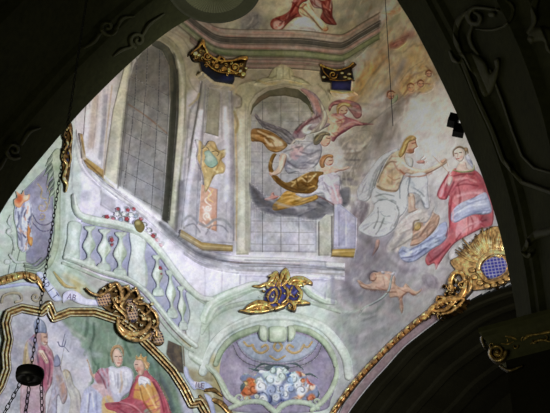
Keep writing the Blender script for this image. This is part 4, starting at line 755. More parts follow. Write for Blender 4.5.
# ---------------------------------------------------------------- balustrade
t = thing('painted_balustrade', 'pale green balustrade sweeping down below the tall window', 'balustrade', (125, 250))
RAIL = [(74, 196), (76, 208), (82, 216), (96, 220), (114, 223), (132, 228), (147, 237), (160, 251), (173, 269), (186, 285), (200, 297), (214, 300)]
LOW = [(66, 257), (80, 262), (104, 272), (128, 279), (144, 290), (158, 306), (173, 325), (186, 338), (196, 346)]
R('hand_rail', t, M_FR, [('S', RAIL, [5, 7, 8, 8, 8, 8, 8, 7, 6], .1)], (206, 216, 208), [('S', [(x-1, y+2) for x, y in RAIL], 1.6, (164, 178, 160), .8, 1), ('S', [(x+1, y-2) for x, y in RAIL], 1.6, (228, 234, 230), .8, 1)], h0=.05)
R('lower_moulding', t, M_FR, [('S', [(x+1, y+5) for x, y in RAIL[2:]], 2.2, .04)], (172, 186, 168), h0=.04)
R('base_rail', t, M_FR, [('S', LOW, 6, .07)], (196, 206, 198), [('S', [(x, y+1.5) for x, y in LOW], 1, (150, 164, 146), .8, .8), ('S', [(x, y-1.5) for x, y in LOW], 1, (222, 230, 222), .8, .8)], h0=.05)
R('plinth_rail', t, M_FR, [('S', [(x-3, y+6) for x, y in LOW], 3, .04)], (178, 192, 178), h0=.03)
R('pedestal', t, M_FR, [('P', [(69, 222), (82, 224), (80, 240), (79, 262), (64, 258), (67, 240)], 4, .06)], (192, 206, 198), [('b', 74, 240, 3, 12, .1, (222, 230, 228), .7, .6)], h0=.03)
R('pedestal', t, M_FR, [('P', [(130, 232), (146, 240), (145, 256), (148, 270), (146, 288), (130, 280), (128, 268), (131, 250)], 4, .06)], (204, 212, 210), [('b', 137, 256, 4, 16, .0, (220, 226, 226), .7, .6), ('S', [(146, 242), (146, 286)], 1.6, (168, 180, 168), .6, 1)], h0=.03)
R('pedestal', t, M_FR, [('P', [(186, 292), (204, 303), (203, 320), (198, 344), (186, 334), (190, 314)], 4, .05)], (200, 210, 204), h0=.03)
for (x, y0, y1, dx, w) in ((90, 226, 267, -1.5, 6.6), (105, 229, 271, -1.5, 6.9), (121, 232, 277, -1.5, 6.9), (157, 255, 296, 1.5, 5.6), (170, 270, 318, 2.5, 5.2), (181, 286, 330, 2.5, 4.4)):
    h = y1-y0; f = lambda q: (x+dx*q, y0+h*q)
    pts = []
    W = [(.0, .8), (.08, .75), (.14, .35), (.26, .45), (.42, .95), (.52, 1.0), (.62, .6), (.7, .35), (.78, .4), (.84, .9), (1, 1)]
    for q, s in W: a = f(q); pts.append((a[0]-w*s, a[1]))
    for q, s in W[::-1]: a = f(q); pts.append((a[0]+w*s, a[1]))
    a = f(.48)
    R('baluster', t, M_FR, [('P', pts, 4, .09)], (190, 204, 192), [('b', a[0]-1, a[1]-2, w*.5, h*.18, .1, (226, 234, 228), .8, .6), ('b', a[0]+w*.5, a[1]+3, w*.35, h*.16, 0, (156, 170, 142), .7, .6), ('s', [(x-w+dx*.8, f(.83)[1]), (x+w+dx*.8, f(.83)[1])], 1, (160, 168, 170), .6, .6)]+mottle((x-w, y0, x+w, y1), 8, [(168, 182, 154), (214, 222, 216)], 4, 1.4, 1.5, .6, .5, .8, int(x)), step=.45, h0=.03)
# flowers spilling over the rail
fl = mottle((101, 206, 160, 250), 0, [(0, 0, 0)])
r = random.Random(8)
def posy(name, label, spots, greens, group=None, cat='flowers'):
    cx = sum(s[0] for s in spots)/len(spots); cy = sum(s[1] for s in spots)/len(spots)
    t = thing(name, label, cat, (cx, cy), group)
    R('foliage', t, M_FR, [('b', x+r.uniform(-1, 1), y+r.uniform(-1, 1), rr*1.3, rr*.9, .02, r.uniform(0, 3)) for x, y, rr, c in spots], greens, mottle((cx-40, cy-40, cx+40, cy+40), 60, [(112, 128, 120), (96, 92, 106), (150, 158, 150)], 4, 1.2, 0, 3, .6, .6, int(cx)), step=.5, h0=.06, back=.05)
    for x, y, rr, c in spots:
        R('flower', t, M_FR, [('b', x+rr*.45*math.cos(k*1.257+x), y+rr*.45*math.sin(k*1.257+x), rr*.5, rr*.38, .03, k*1.257+x) for k in range(5)]+[('b', x, y, rr*.3, rr*.3, .05)], c, [('b', x, y, rr*.3, rr*.3, 0, tuple(min(255, v+30) for v in c), .8, .5)], step=.4, h0=.09, back=.05)
RED, WHT, BLU, PNK = (188, 58, 70), (226, 228, 236), (150, 170, 200), (206, 120, 140)
posy('painted_flowers', 'red and white flower spray lying along the balustrade rail beside a gold rosette', [(107, 217, 3, RED), (113, 219, 2.6, PNK), (117, 214, 3, WHT), (121, 220, 3, BLU), (124, 214, 3, WHT), (128, 210, 2.6, RED), (127, 219, 3, RED), (131, 215, 3, WHT), (134, 209, 2.4, RED), (136, 216, 2.6, BLU), (141, 219, 2.6, RED), (144, 225, 3, WHT), (149, 230, 2.6, WHT), (153, 236, 3, RED), (157, 240, 2.6, RED), (161, 245, 2.8, RED), (150, 238, 2.2, BLU), (118, 209, 2.2, RED)], (136, 140, 142))
posy('painted_flowers', 'single red flower painted on the middle baluster of the upper flight', [(112, 240, 2.6, RED), (112, 245, 1.8, RED)], (150, 120, 120))
posy('painted_flowers', 'single red flower painted on the baluster of the lower flight', [(160, 268, 2.4, RED), (161, 274, 1.8, (170, 70, 80))], (150, 120, 130))
posy('painted_flowers', 'tiny red flower painted low beside the rail end', [(177, 275, 2.0, PNK), (180, 279, 1.6, RED)], (180, 150, 160))
o = R('gilded_rosette', None, M_FR, [('P', [(134, 222), (138, 219), (143, 222), (145, 228), (141, 233), (136, 230)], 4, .08)], (132, 116, 66), [('b', 138, 223, 2.5, 2, 0, (184, 170, 110), .7, .6)], step=.4, h0=.14, back=.1, label='brown gold rosette nestled among the red flowers on the rail', cat='ornament')
# ---------------------------------------------------------------- lower left: trophy niche, frame, painting, cartouche
t = thing('painted_niche', 'green framed violet wall niche with gold scrollwork behind the armour trophy', 'niche', (48, 220))
R('niche_panel', t, M_FR, [('p', [(24, 190), (46, 168), (53, 176), (54, 230), (48, 256), (36, 268), (26, 262)], 2, .0)], (142, 140, 160), mottle((24, 170, 54, 268), 50, [(134, 132, 162), (172, 170, 196), (160, 150, 176)], 12, 4, 1.5, .4, .35, seed=61), h0=.01)
R('scrollwork', t, M_FR, [('S', spiral(42, 207, 6, -1, 1.1), [2.2, 1.2], .012), ('S', [(38, 184), (42, 190), (41, 197), (46, 199)], 1.8, .012), ('S', spiral(42, 216, 4, 2, 1, -1), [1.8, 1], .012), ('S', [(47, 186), (50, 194), (49, 204)], 1.5, .012)], (182, 158, 124), step=.45, h0=.016, label='gold scroll lines')
R('ring_moulding', t, M_FR, [('S', [(33, 215), (38, 223), (46, 225), (53, 221)], 1.6, .012), ('S', [(33, 223), (40, 230), (47, 231), (53, 228)], 1.6, .012)], (112, 106, 142), step=.45, h0=.014)
R('niche_frame', t, M_FR, [('P', [(50, 158), (58, 148), (62, 160), (61, 200), (60, 240), (54, 262), (44, 272), (30, 274), (25, 268), (38, 266), (48, 256), (54, 230), (53, 176)], 3, .05)], (170, 184, 160), mottle((28, 150, 62, 272), 40, [(140, 156, 130), (190, 202, 186), (152, 166, 142)], 14, 2, 1.5, .4, .45, seed=62), h0=.01)
R('bracket', t, M_FR, [('S', [(26, 266), (36, 268), (44, 262), (50, 256)], 3.4, .05), ('S', [(28, 270), (38, 271), (46, 265)], 2.4, .04), ('S', [(24, 263), (34, 264), (42, 258)], 1.6, .04)], (142, 156, 142), [('S', [(26, 268), (36, 270), (46, 262)], 1, (90, 100, 96), .8, .6)], step=.45, h0=.03)
for k_, p in enumerate(([(56, 150), (51, 160), (46, 166)], [(56, 160), (50, 168), (44, 176)], [(56, 168), (51, 174), (47, 184)], [(57, 176), (52, 184), (47, 192)], [(57, 186), (53, 192), (49, 198)])):
    R('green_leaf', t, M_FR, [('S', p, [2.5, 6, 1], .05)], ((128, 144, 126), (108, 124, 110))[k_ % 2], [('S', p, .9, (196, 206, 190), .7, .6), ('S', [(x+1.6, y+1.6) for x, y in p], .9, (70, 84, 74), .7, .6)], step=.45, h0=.02)
R('leaf_edge', t, M_FR, [('S', [(11, 216), (9, 222), (12, 228), (8, 232), (13, 238), (15, 250)], [3, 4, 2, 4, 3, 2], .04), ('b', 9.5, 231, 3.2, 2.6, .05), ('S', [(10, 255), (16, 262), (24, 262)], 3, .04), ('b', 8, 262, 4, 3, .03)], (196, 206, 204), [('b', 12, 240, 2, 14, 0, (150, 162, 150), .5, .6)], step=.5, h0=.02)
t = thing('painted_trophy', 'painted armour trophy with flaming orange plumes in front of the violet niche', 'painting', (24, 222))
R('armour', t, M_FR, [('P', [(15, 206), (20, 200), (27, 198), (31, 203), (33, 214), (32, 230), (31, 244), (27, 251), (22, 252), (18, 246), (17, 232), (14, 218)], 4, .03)], (188, 192, 212),
  [('S', [(24, 202), (21, 220), (22, 246)], 2, (120, 124, 156), .8, .8), ('S', [(28, 204), (27, 224), (26, 248)], 2.4, (226, 228, 238), .8, .8), ('S', [(18, 212), (19, 222), (16, 230), (20, 240)], 1.6, (108, 110, 144), .9, .7), ('S', [(31, 208), (31, 232)], 1.2, (120, 120, 150), .8, .6)]+mottle((14, 200, 33, 250), 60, [(226, 228, 236), (136, 138, 166), (84, 84, 116), (206, 150, 120)], 6, 1.3, 1.4, .7, .8, .6, 64), step=.45, h0=.03)
R('orange_plume', t, M_FR, [('P', [(15, 206), (14, 200), (17, 197), (16, 191), (21, 194), (24, 190), (25, 195), (30, 194), (29, 200), (24, 203), (20, 208)], 3, .03)], (222, 158, 118), [('b', 19, 199, 3, 4, .4, (208, 96, 50), .8, .6), ('b', 26, 197, 2.5, 2.5, 0, (236, 206, 184), .7, .6)], step=.4, h0=.05)
R('orange_tassel', t, M_FR, [('P', [(28, 226), (31, 230), (30, 236), (33, 238), (32, 246), (28, 243), (27, 234)], 2, .03)], (224, 140, 70), [('b', 31, 242, 2, 3, 0, (232, 190, 110), .7, .6)], step=.4, h0=.06, back=.03)
R('cord', t, M_FR, [('s', [(14, 244), (8, 276)], .8, .005), ('s', [(20, 250), (14, 276)], .8, .005)], (96, 104, 98), step=.35, h0=.016)
# moulding over the frame
o = thing('shell_moulding', 'brown gold rope moulding arching over the pale scroll at the left edge', 'moulding', (20, 280))
R('rope', o, M_GOLD, [('S', [(-6, 283), (4, 280), (14, 277), (24, 275), (34, 277), (40, 283), (44, 291)], [7, 9, 9, 8, 7, 6, 3], .12)], (150, 118, 70), gilt((-6, 270, 46, 294), 40, 65), step=.45, h0=.04, grooves=[([(x, 270), (x+4, 286)], 1.6, .05) for x in range(-2, 40, 6)])
R('leaf', o, M_GOLD, [('S', [(26, 272), (28, 278), (34, 282), (38, 280)], 2, .06)], (196, 160, 100), step=.4, h0=.12, back=.08)
t = thing('painted_scroll', 'lilac ribbon scroll with capital letters behind the chain', 'ribbon', (55, 290))
R('ribbon', t, M_FR, [('P', [(36, 272), (42, 272), (50, 282), (58, 292), (62, 300), (54, 301), (46, 290), (40, 282)], 2, .03)], (190, 196, 228), [('S', [(40, 274), (52, 288), (58, 300)], 2, (222, 224, 240), .6, 1)], step=.45, h0=.03)
R('ribbon', t, M_FR, [('P', [(63, 294), (70, 290), (78, 292), (86, 298), (98, 300), (104, 305), (92, 306), (80, 304), (70, 300), (63, 303)], 2, .03)], (206, 204, 230), step=.45, h0=.03)
R('ribbon', t, M_FR, [('S', [(-4, 288), (10, 286), (26, 284), (38, 286)], 4, .02)], (170, 178, 216), step=.5, h0=.02)
R('gold_curl', t, M_FR, [('S', [(54, 272), (60, 280), (66, 286), (76, 288)], [2, 4, 4, 2], .03)], (186, 166, 106), [('S', [(56, 275), (66, 285), (74, 287)], 1, (214, 198, 146), .7, .6)], step=.45, h0=.02, label='ochre curl beside the ribbon')
R('curled_scroll', t, M_FR, [('S', [(2, 302), (4, 296), (12, 293), (20, 294), (22, 300), (16, 302)], 3, .03), ('S', spiral(36, 297, 5, 0, 1.2), 2.2, .03)], (176, 166, 140), step=.45, h0=.03)
def glyphs(t, word, x, y, dx, dy, h, col, lw=1.05, surf=wall_hit, mt=None, h0=.065, back=.03):
    S = {'U': [[(0, 0), (0, .8), (.3, 1), (.6, .8), (.6, 0)]], 'D': [[(0, 0), (0, 1), (.45, .85), (.6, .5), (.45, .15), (0, 0)]], 'I': [[(0.2, 0), (.2, 1)]], 'T': [[(0, 0), (.7, 0)], [(.35, 0), (.35, 1)]],
         'A': [[(0, 1), (.35, 0), (.7, 1)], [(.15, .65), (.55, .65)]], 'B': [[(0, 0), (0, 1), (.5, .9), (.5, .6), (0, .5)], [(0, 0), (.45, .1), (.4, .42), (0, .5)]], 'E': [[(.55, 0), (0, 0), (0, 1), (.55, 1)], [(0, .5), (.45, .5)]]}
    L = math.hypot(dx, dy); ux, uy = dx/L, dy/L; vx, vy = -uy, ux
    for i, ch in enumerate(word):
        sh = []
        for st in S[ch]:
            sh.append(('s', [(x+dx*i+(a*ux+b*vx)*h, y+dy*i+(a*uy+b*vy)*h) for a, b in st], lw, .004))
        R('letter', t, mt or M_FR, sh, col, step=.3, h0=h0, back=back)
glyphs(t, 'UDIT', 44.5, 276.5, 4.0, 5.4, 5.4, (62, 58, 84)); glyphs(t, 'AB', 68.5, 293.4, 5, 1.2, 5.4, (90, 66, 104))

# --- framed painting
FR = [(-6, 396), (1, 386), (7, 369), (6, 354), (9, 339), (6, 323), (9, 313), (22, 308), (42, 312), (49, 305), (54, 318), (70, 312), (95, 312), (119, 320), (134, 331), (149, 346), (160, 357), (173, 371), (184, 388), (192, 404), (200, 402), (206, 412), (214, 430)]
t = thing('framed_painting', 'large arched gold framed painting of a seated couple and a mitred bishop', 'painting', (90, 365))
canvas = [(-6, 440), (-6, 396)]+[tuple(p) for p in FR[1:20]]+[(200, 440)]
cv = R('canvas', t, M_FR, [('p', canvas, 1, 0)], (178, 178, 196), [
  ('p', [(0, 320), (34, 316), (28, 413), (-6, 430)], (168, 166, 178), 1, 5),
  ('P', [(64, 316), (120, 320), (160, 360), (180, 400), (178, 440), (120, 440), (96, 380), (84, 345), (72, 332)], (128, 150, 130), 1, 3),
  ('P', [(70, 318), (92, 316), (96, 330), (88, 336), (92, 346), (82, 348), (80, 338), (72, 334)], (138, 162, 142), .9, 2),
  ('P', [(36, 322), (50, 330), (66, 346), (84, 360), (92, 376), (92, 420), (40, 420)], (202, 198, 210), .9, 4),
  ('P', [(134, 346), (146, 352), (160, 370), (172, 398), (172, 420), (160, 420), (152, 380)], (110, 140, 132), .9, 3),
  ('S', [(158, 376), (166, 392), (172, 410)], 6, (92, 100, 104), .8, 3), ('S', [(160, 384), (168, 400)], 2, (146, 130, 90), .7, 1)]
  +mottle((86, 316, 165, 390), 90, [(78, 102, 84), (160, 178, 158), (96, 122, 102), (124, 148, 130)], 22, 2.2, 1.5, .15, .6, seed=66, so=1)
  +mottle((0, 316, 90, 413), 70, [(196, 194, 208), (160, 160, 180), (210, 200, 206)], 16, 4, .9, .8, .3, seed=67), h0=.015, label='painted scene with green curtain')
# bishop
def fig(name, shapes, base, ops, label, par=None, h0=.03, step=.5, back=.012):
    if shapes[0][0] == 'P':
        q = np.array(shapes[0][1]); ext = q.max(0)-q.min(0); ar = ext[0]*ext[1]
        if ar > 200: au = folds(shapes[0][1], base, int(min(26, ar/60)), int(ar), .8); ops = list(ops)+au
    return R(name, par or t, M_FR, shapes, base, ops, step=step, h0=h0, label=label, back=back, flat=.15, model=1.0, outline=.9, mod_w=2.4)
SK, SKD, SKL = (206, 166, 146), (166, 110, 88), (226, 196, 178)
bi = fig('person', [('P', [(38, 330), (44, 326), (48, 334), (48, 344), (53, 352), (55, 366), (52, 384), (46, 396), (44, 420), (22, 420), (20, 392), (22, 366), (25, 344), (32, 336)], 3, .01)], (186, 152, 156), [
  ('P', [(24, 346), (34, 340), (32, 366), (24, 378), (21, 366)], (196, 176, 130), .9, 1.5), ('b', 29, 336, 5, 5, 0, (176, 92, 110), .9, .4),
  ('P', [(36, 350), (44, 346), (54, 358), (52, 384), (44, 390), (38, 370)], (176, 100, 122), .9, 1.5), ('S', [(48, 354), (51, 370), (48, 386)], 1.6, (208, 140, 158), .7, .8), ('S', [(42, 352), (45, 370), (42, 386)], 1.6, (136, 66, 92), .7, .8),
  ('p', [(20, 388), (44, 388), (42, 420), (22, 420)], (188, 160, 176), .9, 3), ('P', [(28, 340), (36, 338), (38, 352), (30, 360)], (150, 152, 190), .8, 1.5)], 'bishop in a blue mitre and rose cloak')
fig('mitre', [('P', [(34, 330), (34, 322), (38, 318), (44, 321), (47, 328), (46, 334), (40, 333), (36, 334)], 2, .01)], (138, 146, 172), [('S', [(40, 320), (41, 332)], 1, (176, 180, 196), .8, .6), ('b', 37, 328, 2, 4, 0, (110, 118, 150), .7, .5)], 'blue bishop\'s mitre', bi, .05, back=.03)
fig('face', [('P', [(41, 333), (46, 333), (48, 338), (48, 343), (45, 346), (41, 343)], 2, .01)], SK, [('S', [(44, 337), (46.5, 337)], .8, (90, 60, 56), .9, .4), ('S', [(44, 342), (47, 342.5)], .8, (140, 70, 66), .8, .4), ('b', 42, 344, 2.4, 2, 0, (196, 190, 190), .8, .5)], None, bi, .05, .4, back=.03)
fig('hand', [('P', [(38, 351), (43, 350), (47, 355), (49, 362), (46, 364), (42, 358)], 2, .01)], SKL, [('S', [(42, 353), (47, 361)], .8, SKD, .7, .5), ('S', [(40, 353), (45, 361)], .7, SKD, .5, .5)], None, bi, .05, .4, back=.03)
so_ = fig('person', [('P', [(52, 368), (58, 360), (62, 370), (66, 378), (68, 392), (66, 402), (62, 404), (58, 396), (56, 420), (46, 420), (50, 396), (52, 384)], 2, .01)], (180, 166, 178), [('P', [(56, 376), (62, 378), (67, 394), (64, 402), (60, 396)], (188, 146, 126), .9, 1), ('b', 56, 398, 5, 18, 0, (168, 172, 200), .7, .5)], 'bare armed helper beside the bishop')
fig('helmet', [('P', [(53, 366), (54, 358), (57, 354), (60, 358), (61, 364), (58, 367)], 2, .01)], (148, 148, 178), [], None, so_, .05, .4, back=.03)
fig('halberd', [('s', [(60, 370), (64, 348)], .9, .006), ('S', [(58, 342), (60, 346), (64, 346), (66, 340)], 1.6, .006), ('s', [(62, 346), (65, 334)], 1.2, .006), ('s', [(64, 346), (69, 352)], 1.1, .006)], (120, 118, 150), [('s', [(60, 370), (64, 350)], 1, (160, 130, 100), .9, .4)], 'thin halberd against the sky', None, .035, .35)
fig('person', [('P', [(61, 373), (64, 369), (69, 370), (72, 376), (74, 384), (80, 392), (82, 404), (80, 420), (68, 420), (70, 400), (64, 384)], 3, .01)], (196, 190, 186), [('b', 66, 375, 3.4, 3.8, 0, (206, 188, 160), .8, .5), ('S', [(63, 372), (66, 370), (70, 373)], 1.2, (166, 140, 110), .7, .6), ('S', [(70, 384), (76, 396), (78, 410)], 2, (168, 160, 166), .7, 1), ('S', [(66, 376), (67, 380)], .8, (150, 120, 104), .7, .5)], 'faded bearded old man')
# seated woman
wo = fig('person', [('P', [(88, 364), (86, 360), (88, 359), (91, 368), (94, 374), (100, 368), (106, 368), (112, 366), (118, 368), (124, 366), (132, 370), (134, 380), (130, 392), (122, 400), (120, 420), (82, 420), (80, 404), (84, 390), (92, 384), (94, 380), (90, 374)], 3, .012)], (190, 188, 208), [
  ('P', [(94, 374), (100, 367), (108, 368), (110, 378), (108, 388), (98, 384)], (176, 112, 130), .95, 1), ('S', [(98, 374), (104, 372), (108, 382)], 1.6, (204, 150, 162), .7, .8),
  ('P', [(109, 370), (118, 368), (128, 370), (132, 376), (124, 390), (116, 394), (110, 386)], (214, 210, 224), .95, 1.2), ('S', [(114, 372), (116, 386)], 1, (176, 170, 190), .7, .7), ('S', [(124, 372), (121, 388)], 1, (180, 172, 190), .7, .7),
  ('P', [(84, 392), (94, 386), (102, 394), (102, 420), (82, 420)], (186, 190, 222), .95, 2), ('S', [(88, 394), (87, 412)], 2, (216, 216, 236), .7, 1), ('S', [(96, 392), (97, 414)], 1.6, (150, 150, 188), .7, 1),
  ('P', [(92, 386), (104, 384), (112, 394), (116, 420), (108, 420), (102, 396)], (204, 170, 176), .9, 1.5), ('P', [(102, 400), (110, 396), (116, 408), (116, 420), (104, 420)], (220, 184, 120), .9, 1.2),
  ('P', [(86, 360), (89, 359), (92, 368), (95, 374), (93, 380), (89, 373)], SK, .95, .6), ('S', [(121, 372), (122, 384), (120, 392)], 2, (206, 170, 140), .8, .8)], 'seated woman in white and rose')
fig('face', [('P', [(113, 351), (118, 349), (122, 354), (123, 361), (120, 367), (116, 366), (113, 359)], 3, .01)], (222, 188, 170), [('s', [(115, 356.5), (117.3, 356.4)], .8, (100, 70, 60), .9, .3), ('s', [(119.4, 356.4), (121.4, 356.6)], .8, (100, 70, 60), .9, .3), ('s', [(117.6, 363), (120.4, 363)], .9, (184, 70, 66), .9, .3), ('S', [(118.6, 357), (119, 360.6)], .6, (180, 130, 110), .8, .4), ('b', 120.5, 360, 1.6, 1.4, 0, (220, 140, 126), .6, .6), ('b', 118, 368, 2, 1.6, 0, (190, 150, 130), .6, .5)], None, wo, .05, .38, back=.03)
fig('hair', [('S', [(113, 362), (111.5, 354), (114, 348), (119, 346.5), (122.5, 350), (123.6, 356)], [2, 3, 4, 4, 3, 1.2], .015)], (184, 146, 104), [('S', [(113, 350), (119, 347.5), (122, 351)], 1, (214, 180, 136), .7, .6)], None, wo, .06, .4, back=.04)
# seated man
ma = fig('person', [('P', [(136, 376), (134, 382), (130, 388), (128, 396), (120, 400), (104, 402), (106, 410), (116, 414), (120, 424), (170, 424), (170, 408), (164, 394), (158, 382), (150, 374), (146, 370)], 3, .014)], (196, 96, 110), [
  ('P', [(136, 384), (144, 378), (152, 382), (158, 394), (160, 412), (152, 418), (144, 414), (134, 404), (134, 392)], (220, 166, 92), .95, 1.2), ('S', [(140, 386), (142, 400), (148, 412)], 2, (236, 198, 132), .8, 1), ('S', [(152, 388), (156, 404)], 1.4, (184, 122, 60), .7, .8),
  ('P', [(118, 400), (132, 398), (146, 404), (152, 424), (118, 424), (110, 408)], (190, 92, 108), .95, 1.5), ('S', [(122, 404), (136, 408), (144, 420)], 2.4, (220, 140, 150), .7, 1), ('S', [(118, 408), (130, 416)], 1.8, (150, 60, 80), .7, .8),
  ('S', [(154, 380), (162, 396), (168, 416)], 4, (176, 80, 98), .9, 1.5), ('S', [(136, 378), (132, 386), (128, 396)], 3, (160, 84, 96), .9, 1), ('b', 148, 412, 4, 3.4, .3, (150, 170, 150), .9, .4)], 'seated man in a red cloak and yellow tunic')
fig('face', [('P', [(134, 362), (137, 359), (142, 360), (145, 366), (144, 374), (140, 376), (136, 371), (134, 367)], 3, .01)], (218, 176, 158), [('s', [(135.4, 364.6), (137.6, 364.4)], .8, (96, 62, 56), .9, .3), ('s', [(135.6, 370.6), (137.8, 371)], .9, (170, 64, 64), .9, .3), ('b', 139, 369, 2, 2, 0, (214, 130, 118), .6, .6), ('b', 143, 372, 2, 3, 0, (186, 130, 112), .6, .5)], None, ma, .05, .38, back=.03)
fig('hair', [('P', [(136, 360), (136, 355), (139, 357), (141, 353), (143, 357), (147, 356), (147, 361), (150, 364), (148, 370), (145, 368), (142, 361)], 2, .012)], (208, 164, 108), [('S', [(138, 359), (143, 360), (147, 367)], 1.4, (232, 196, 140), .8, .6), ('S', [(142, 358), (148, 366)], .8, (170, 116, 66), .6, .5)], 'curly golden hair with a wreath', ma, .06, .38, back=.04)
fig('lace_collar', [('P', [(138, 380), (140, 376), (146, 377), (150, 380), (151, 386), (147, 384), (146, 389), (142, 385), (139, 386)], 2, .01)], (228, 226, 232), [('S', [(141, 379), (148, 382)], 1, (190, 188, 200), .7, .6)], None, ma, .06, .4, back=.04)

# --- the frame: stepped gold mouldings
n_ = 5
def inset(pts, d):
    P = cr(pts, 3) if False else np.array(pts, float); T = np.gradient(P, axis=0); T /= np.linalg.norm(T, axis=1)[:, None]
    return [(x+ty*d*-1, y+tx*d) for (x, y), (tx, ty) in zip(P, T)]
FD = []
for i in range(len(FR)-1):
    a, b = FR[i], FR[i+1]
    for k in range(3): FD.append((a[0]+(b[0]-a[0])*k/3, a[1]+(b[1]-a[1])*k/3))
FD.append(FR[-1])
sharp = lambda P: P
def fstroke(d, w, rise): return ('s', inset(FD, d), w, rise)
fm = gilt((-5, 300, 215, 430), 260, 68)
R('frame', t, M_GOLD, [fstroke(0, 9.5, .015)], (120, 90, 52), fm, step=.5, h0=.05, back=.04, label='stepped gold frame')
R('frame_bead', t, M_GOLD, [fstroke(-3.2, 2.6, .09)], (206, 172, 122), [], step=.42, h0=.06, back=.04)
R('frame_bead', t, M_GOLD, [fstroke(.2, 3.0, .08)], (186, 148, 96), fm, step=.42, h0=.06, back=.04)
R('frame_bead', t, M_GOLD, [fstroke(3.4, 2.2, .06)], (210, 180, 134), [], step=.42, h0=.05, back=.04)

def rocaille(t, poly, n, seed, cols, sz=(3, 6), h0=.13, mt=None):
    r = random.Random(seed); P = cr(poly, 4, True); lo, hi = P.min(0), P.max(0); k = 0
    while k < n:
        x, y = r.uniform(lo[0], hi[0]), r.uniform(lo[1], hi[1])
        if poly_sd(np.array([x]), np.array([y]), P)[0] < .8: continue
        k += 1; s = r.uniform(*sz)/2; a = r.uniform(0, 2*PI); d = r.choice([-1, 1])
        if r.random() < .5: sh = [('S', spiral(x, y, s, a, .8, d), [r.uniform(1.0, 1.6), 1.8, 1.0], .07)]
        else: sh = [('S', [(x-s*math.cos(a), y-s*math.sin(a)), (x+s*.4*math.sin(a), y-s*.4*math.cos(a)), (x+s*math.cos(a), y+s*math.sin(a))], [.8, r.uniform(1.8, 2.8), .7], .08)]
        R('rocaille_curl', t, mt or M_GOLD, sh, r.choice(cols), step=.4, h0=h0+r.uniform(0, .05), back=.1)
# --- big gilded cartouche on the frame
t = thing('gilded_cartouche', 'big gilded rocaille cartouche with lattice panels astride the gold picture frame', 'cartouche', (128, 312))
gm = lambda b, n, s: mottle(b, n, [(226, 196, 140), (104, 74, 36), (178, 142, 90), (78, 56, 30)], 5, 1.2, .6, 1.6, .6, .6, s)
GB = (168, 132, 80)
R('backing', t, M_GOLD, [('P', [(98, 292), (106, 285), (118, 284), (128, 290), (138, 296), (148, 306), (156, 314), (160, 330), (164, 342), (158, 346), (148, 338), (140, 330), (126, 326), (116, 316), (104, 308), (98, 300)], 5, .03)], (96, 74, 42), gm((96, 284, 164, 346), 60, 71), step=.6, h0=.06, label='shadowed gilded ground')
for pts in ([(97, 295), (108, 292), (112, 303), (100, 306)], [(126, 302), (134, 300), (138, 318), (130, 322)], [(146, 334), (160, 330), (164, 343), (150, 341)]):
    cx = sum(p[0] for p in pts)/4; cy = sum(p[1] for p in pts)/4
    ln = []
    for k in range(-3, 4): ln += [('s', [(cx+k*2.8-6, cy-8), (cx+k*2.8+2, cy+9)], 1.1, (206, 164, 120), 1, .5), ('s', [(cx-9, cy+k*3), (cx+9, cy+k*3-2)], 1.1, (206, 164, 120), 1, .5)]
    R('lattice_panel', t, M_FR, [('P', pts, 3, .03)], (70, 62, 84), ln, step=.4, h0=.11, back=.06, label='blue grey lattice panel with pink bars')
ST = [([(86, 288), (92, 293), (100, 295), (108, 291), (112, 287), (110, 284)], [1.5, 3.4, 3.6, 3], .1),
      ([(110, 286), (116, 283), (120, 288), (122, 298), (118, 302), (116, 297)], [3.5, 4.2, 5, 4, 3], .13),
      ([(122, 288), (127, 287), (129, 293), (124, 300), (121, 306), (125, 310)], [3, 4.4, 4.6, 3], .13),
      ([(112, 298), (116, 306), (122, 312), (126, 318), (122, 322)], [3, 4, 3.6, 2.4], .11),
      ([(120, 326), (126, 332), (136, 334), (146, 330), (150, 322), (145, 318)], [5, 6, 6, 5, 3], .15),
      ([(118, 318), (119, 328), (126, 336), (136, 340), (144, 339), (150, 334)], [4, 5, 5, 4.4, 4], .12),
      ([(130, 292), (136, 290), (139, 297), (134, 301), (138, 304)], [3, 4, 4, 2.4], .12),
      ([(140, 304), (146, 304), (150, 309), (146, 314), (142, 312)], [3, 3.6, 3.6, 2.4], .12),
      ([(150, 308), (156, 314), (158, 324), (154, 328)], [3.6, 4.4, 3.6, 2.4], .12),
      ([(150, 326), (156, 330), (157, 336)], [3, 4, 3], .12)]
for i, (p, w, h) in enumerate(ST):
    xs = [q[0] for q in p]; ys = [q[1] for q in p]
    R('scroll_leaf', t, M_GOLD, [('S', p, w, h)], GB, gm((min(xs)-3, min(ys)-3, max(xs)+3, max(ys)+3), 14, 72+i), step=.4, h0=.12, back=.06)
for x, y, rr in ((144, 318.5, 3), (149, 319, 2.6), (136, 288, 2), (142, 298, 2.2), (128, 286, 2), (152, 304, 2.2), (116, 291, 2), (132, 310, 2), (154, 321, 2.2), (126, 336, 2.4), (133, 338.5, 2.4), (141, 338, 2.2)):
    R('boss', t, M_GOLD, [('b', x, y, rr, rr*.85, .1)], (216, 178, 120), step=.4, h0=.16, back=.1)
rocaille(t, [(98, 292), (106, 285), (118, 284), (128, 290), (138, 296), (148, 306), (156, 314), (160, 330), (160, 342), (148, 338), (140, 336), (126, 334), (116, 318), (104, 306)], 46, 3, [(226, 190, 132), (196, 156, 100), (150, 112, 62), (240, 212, 160)])
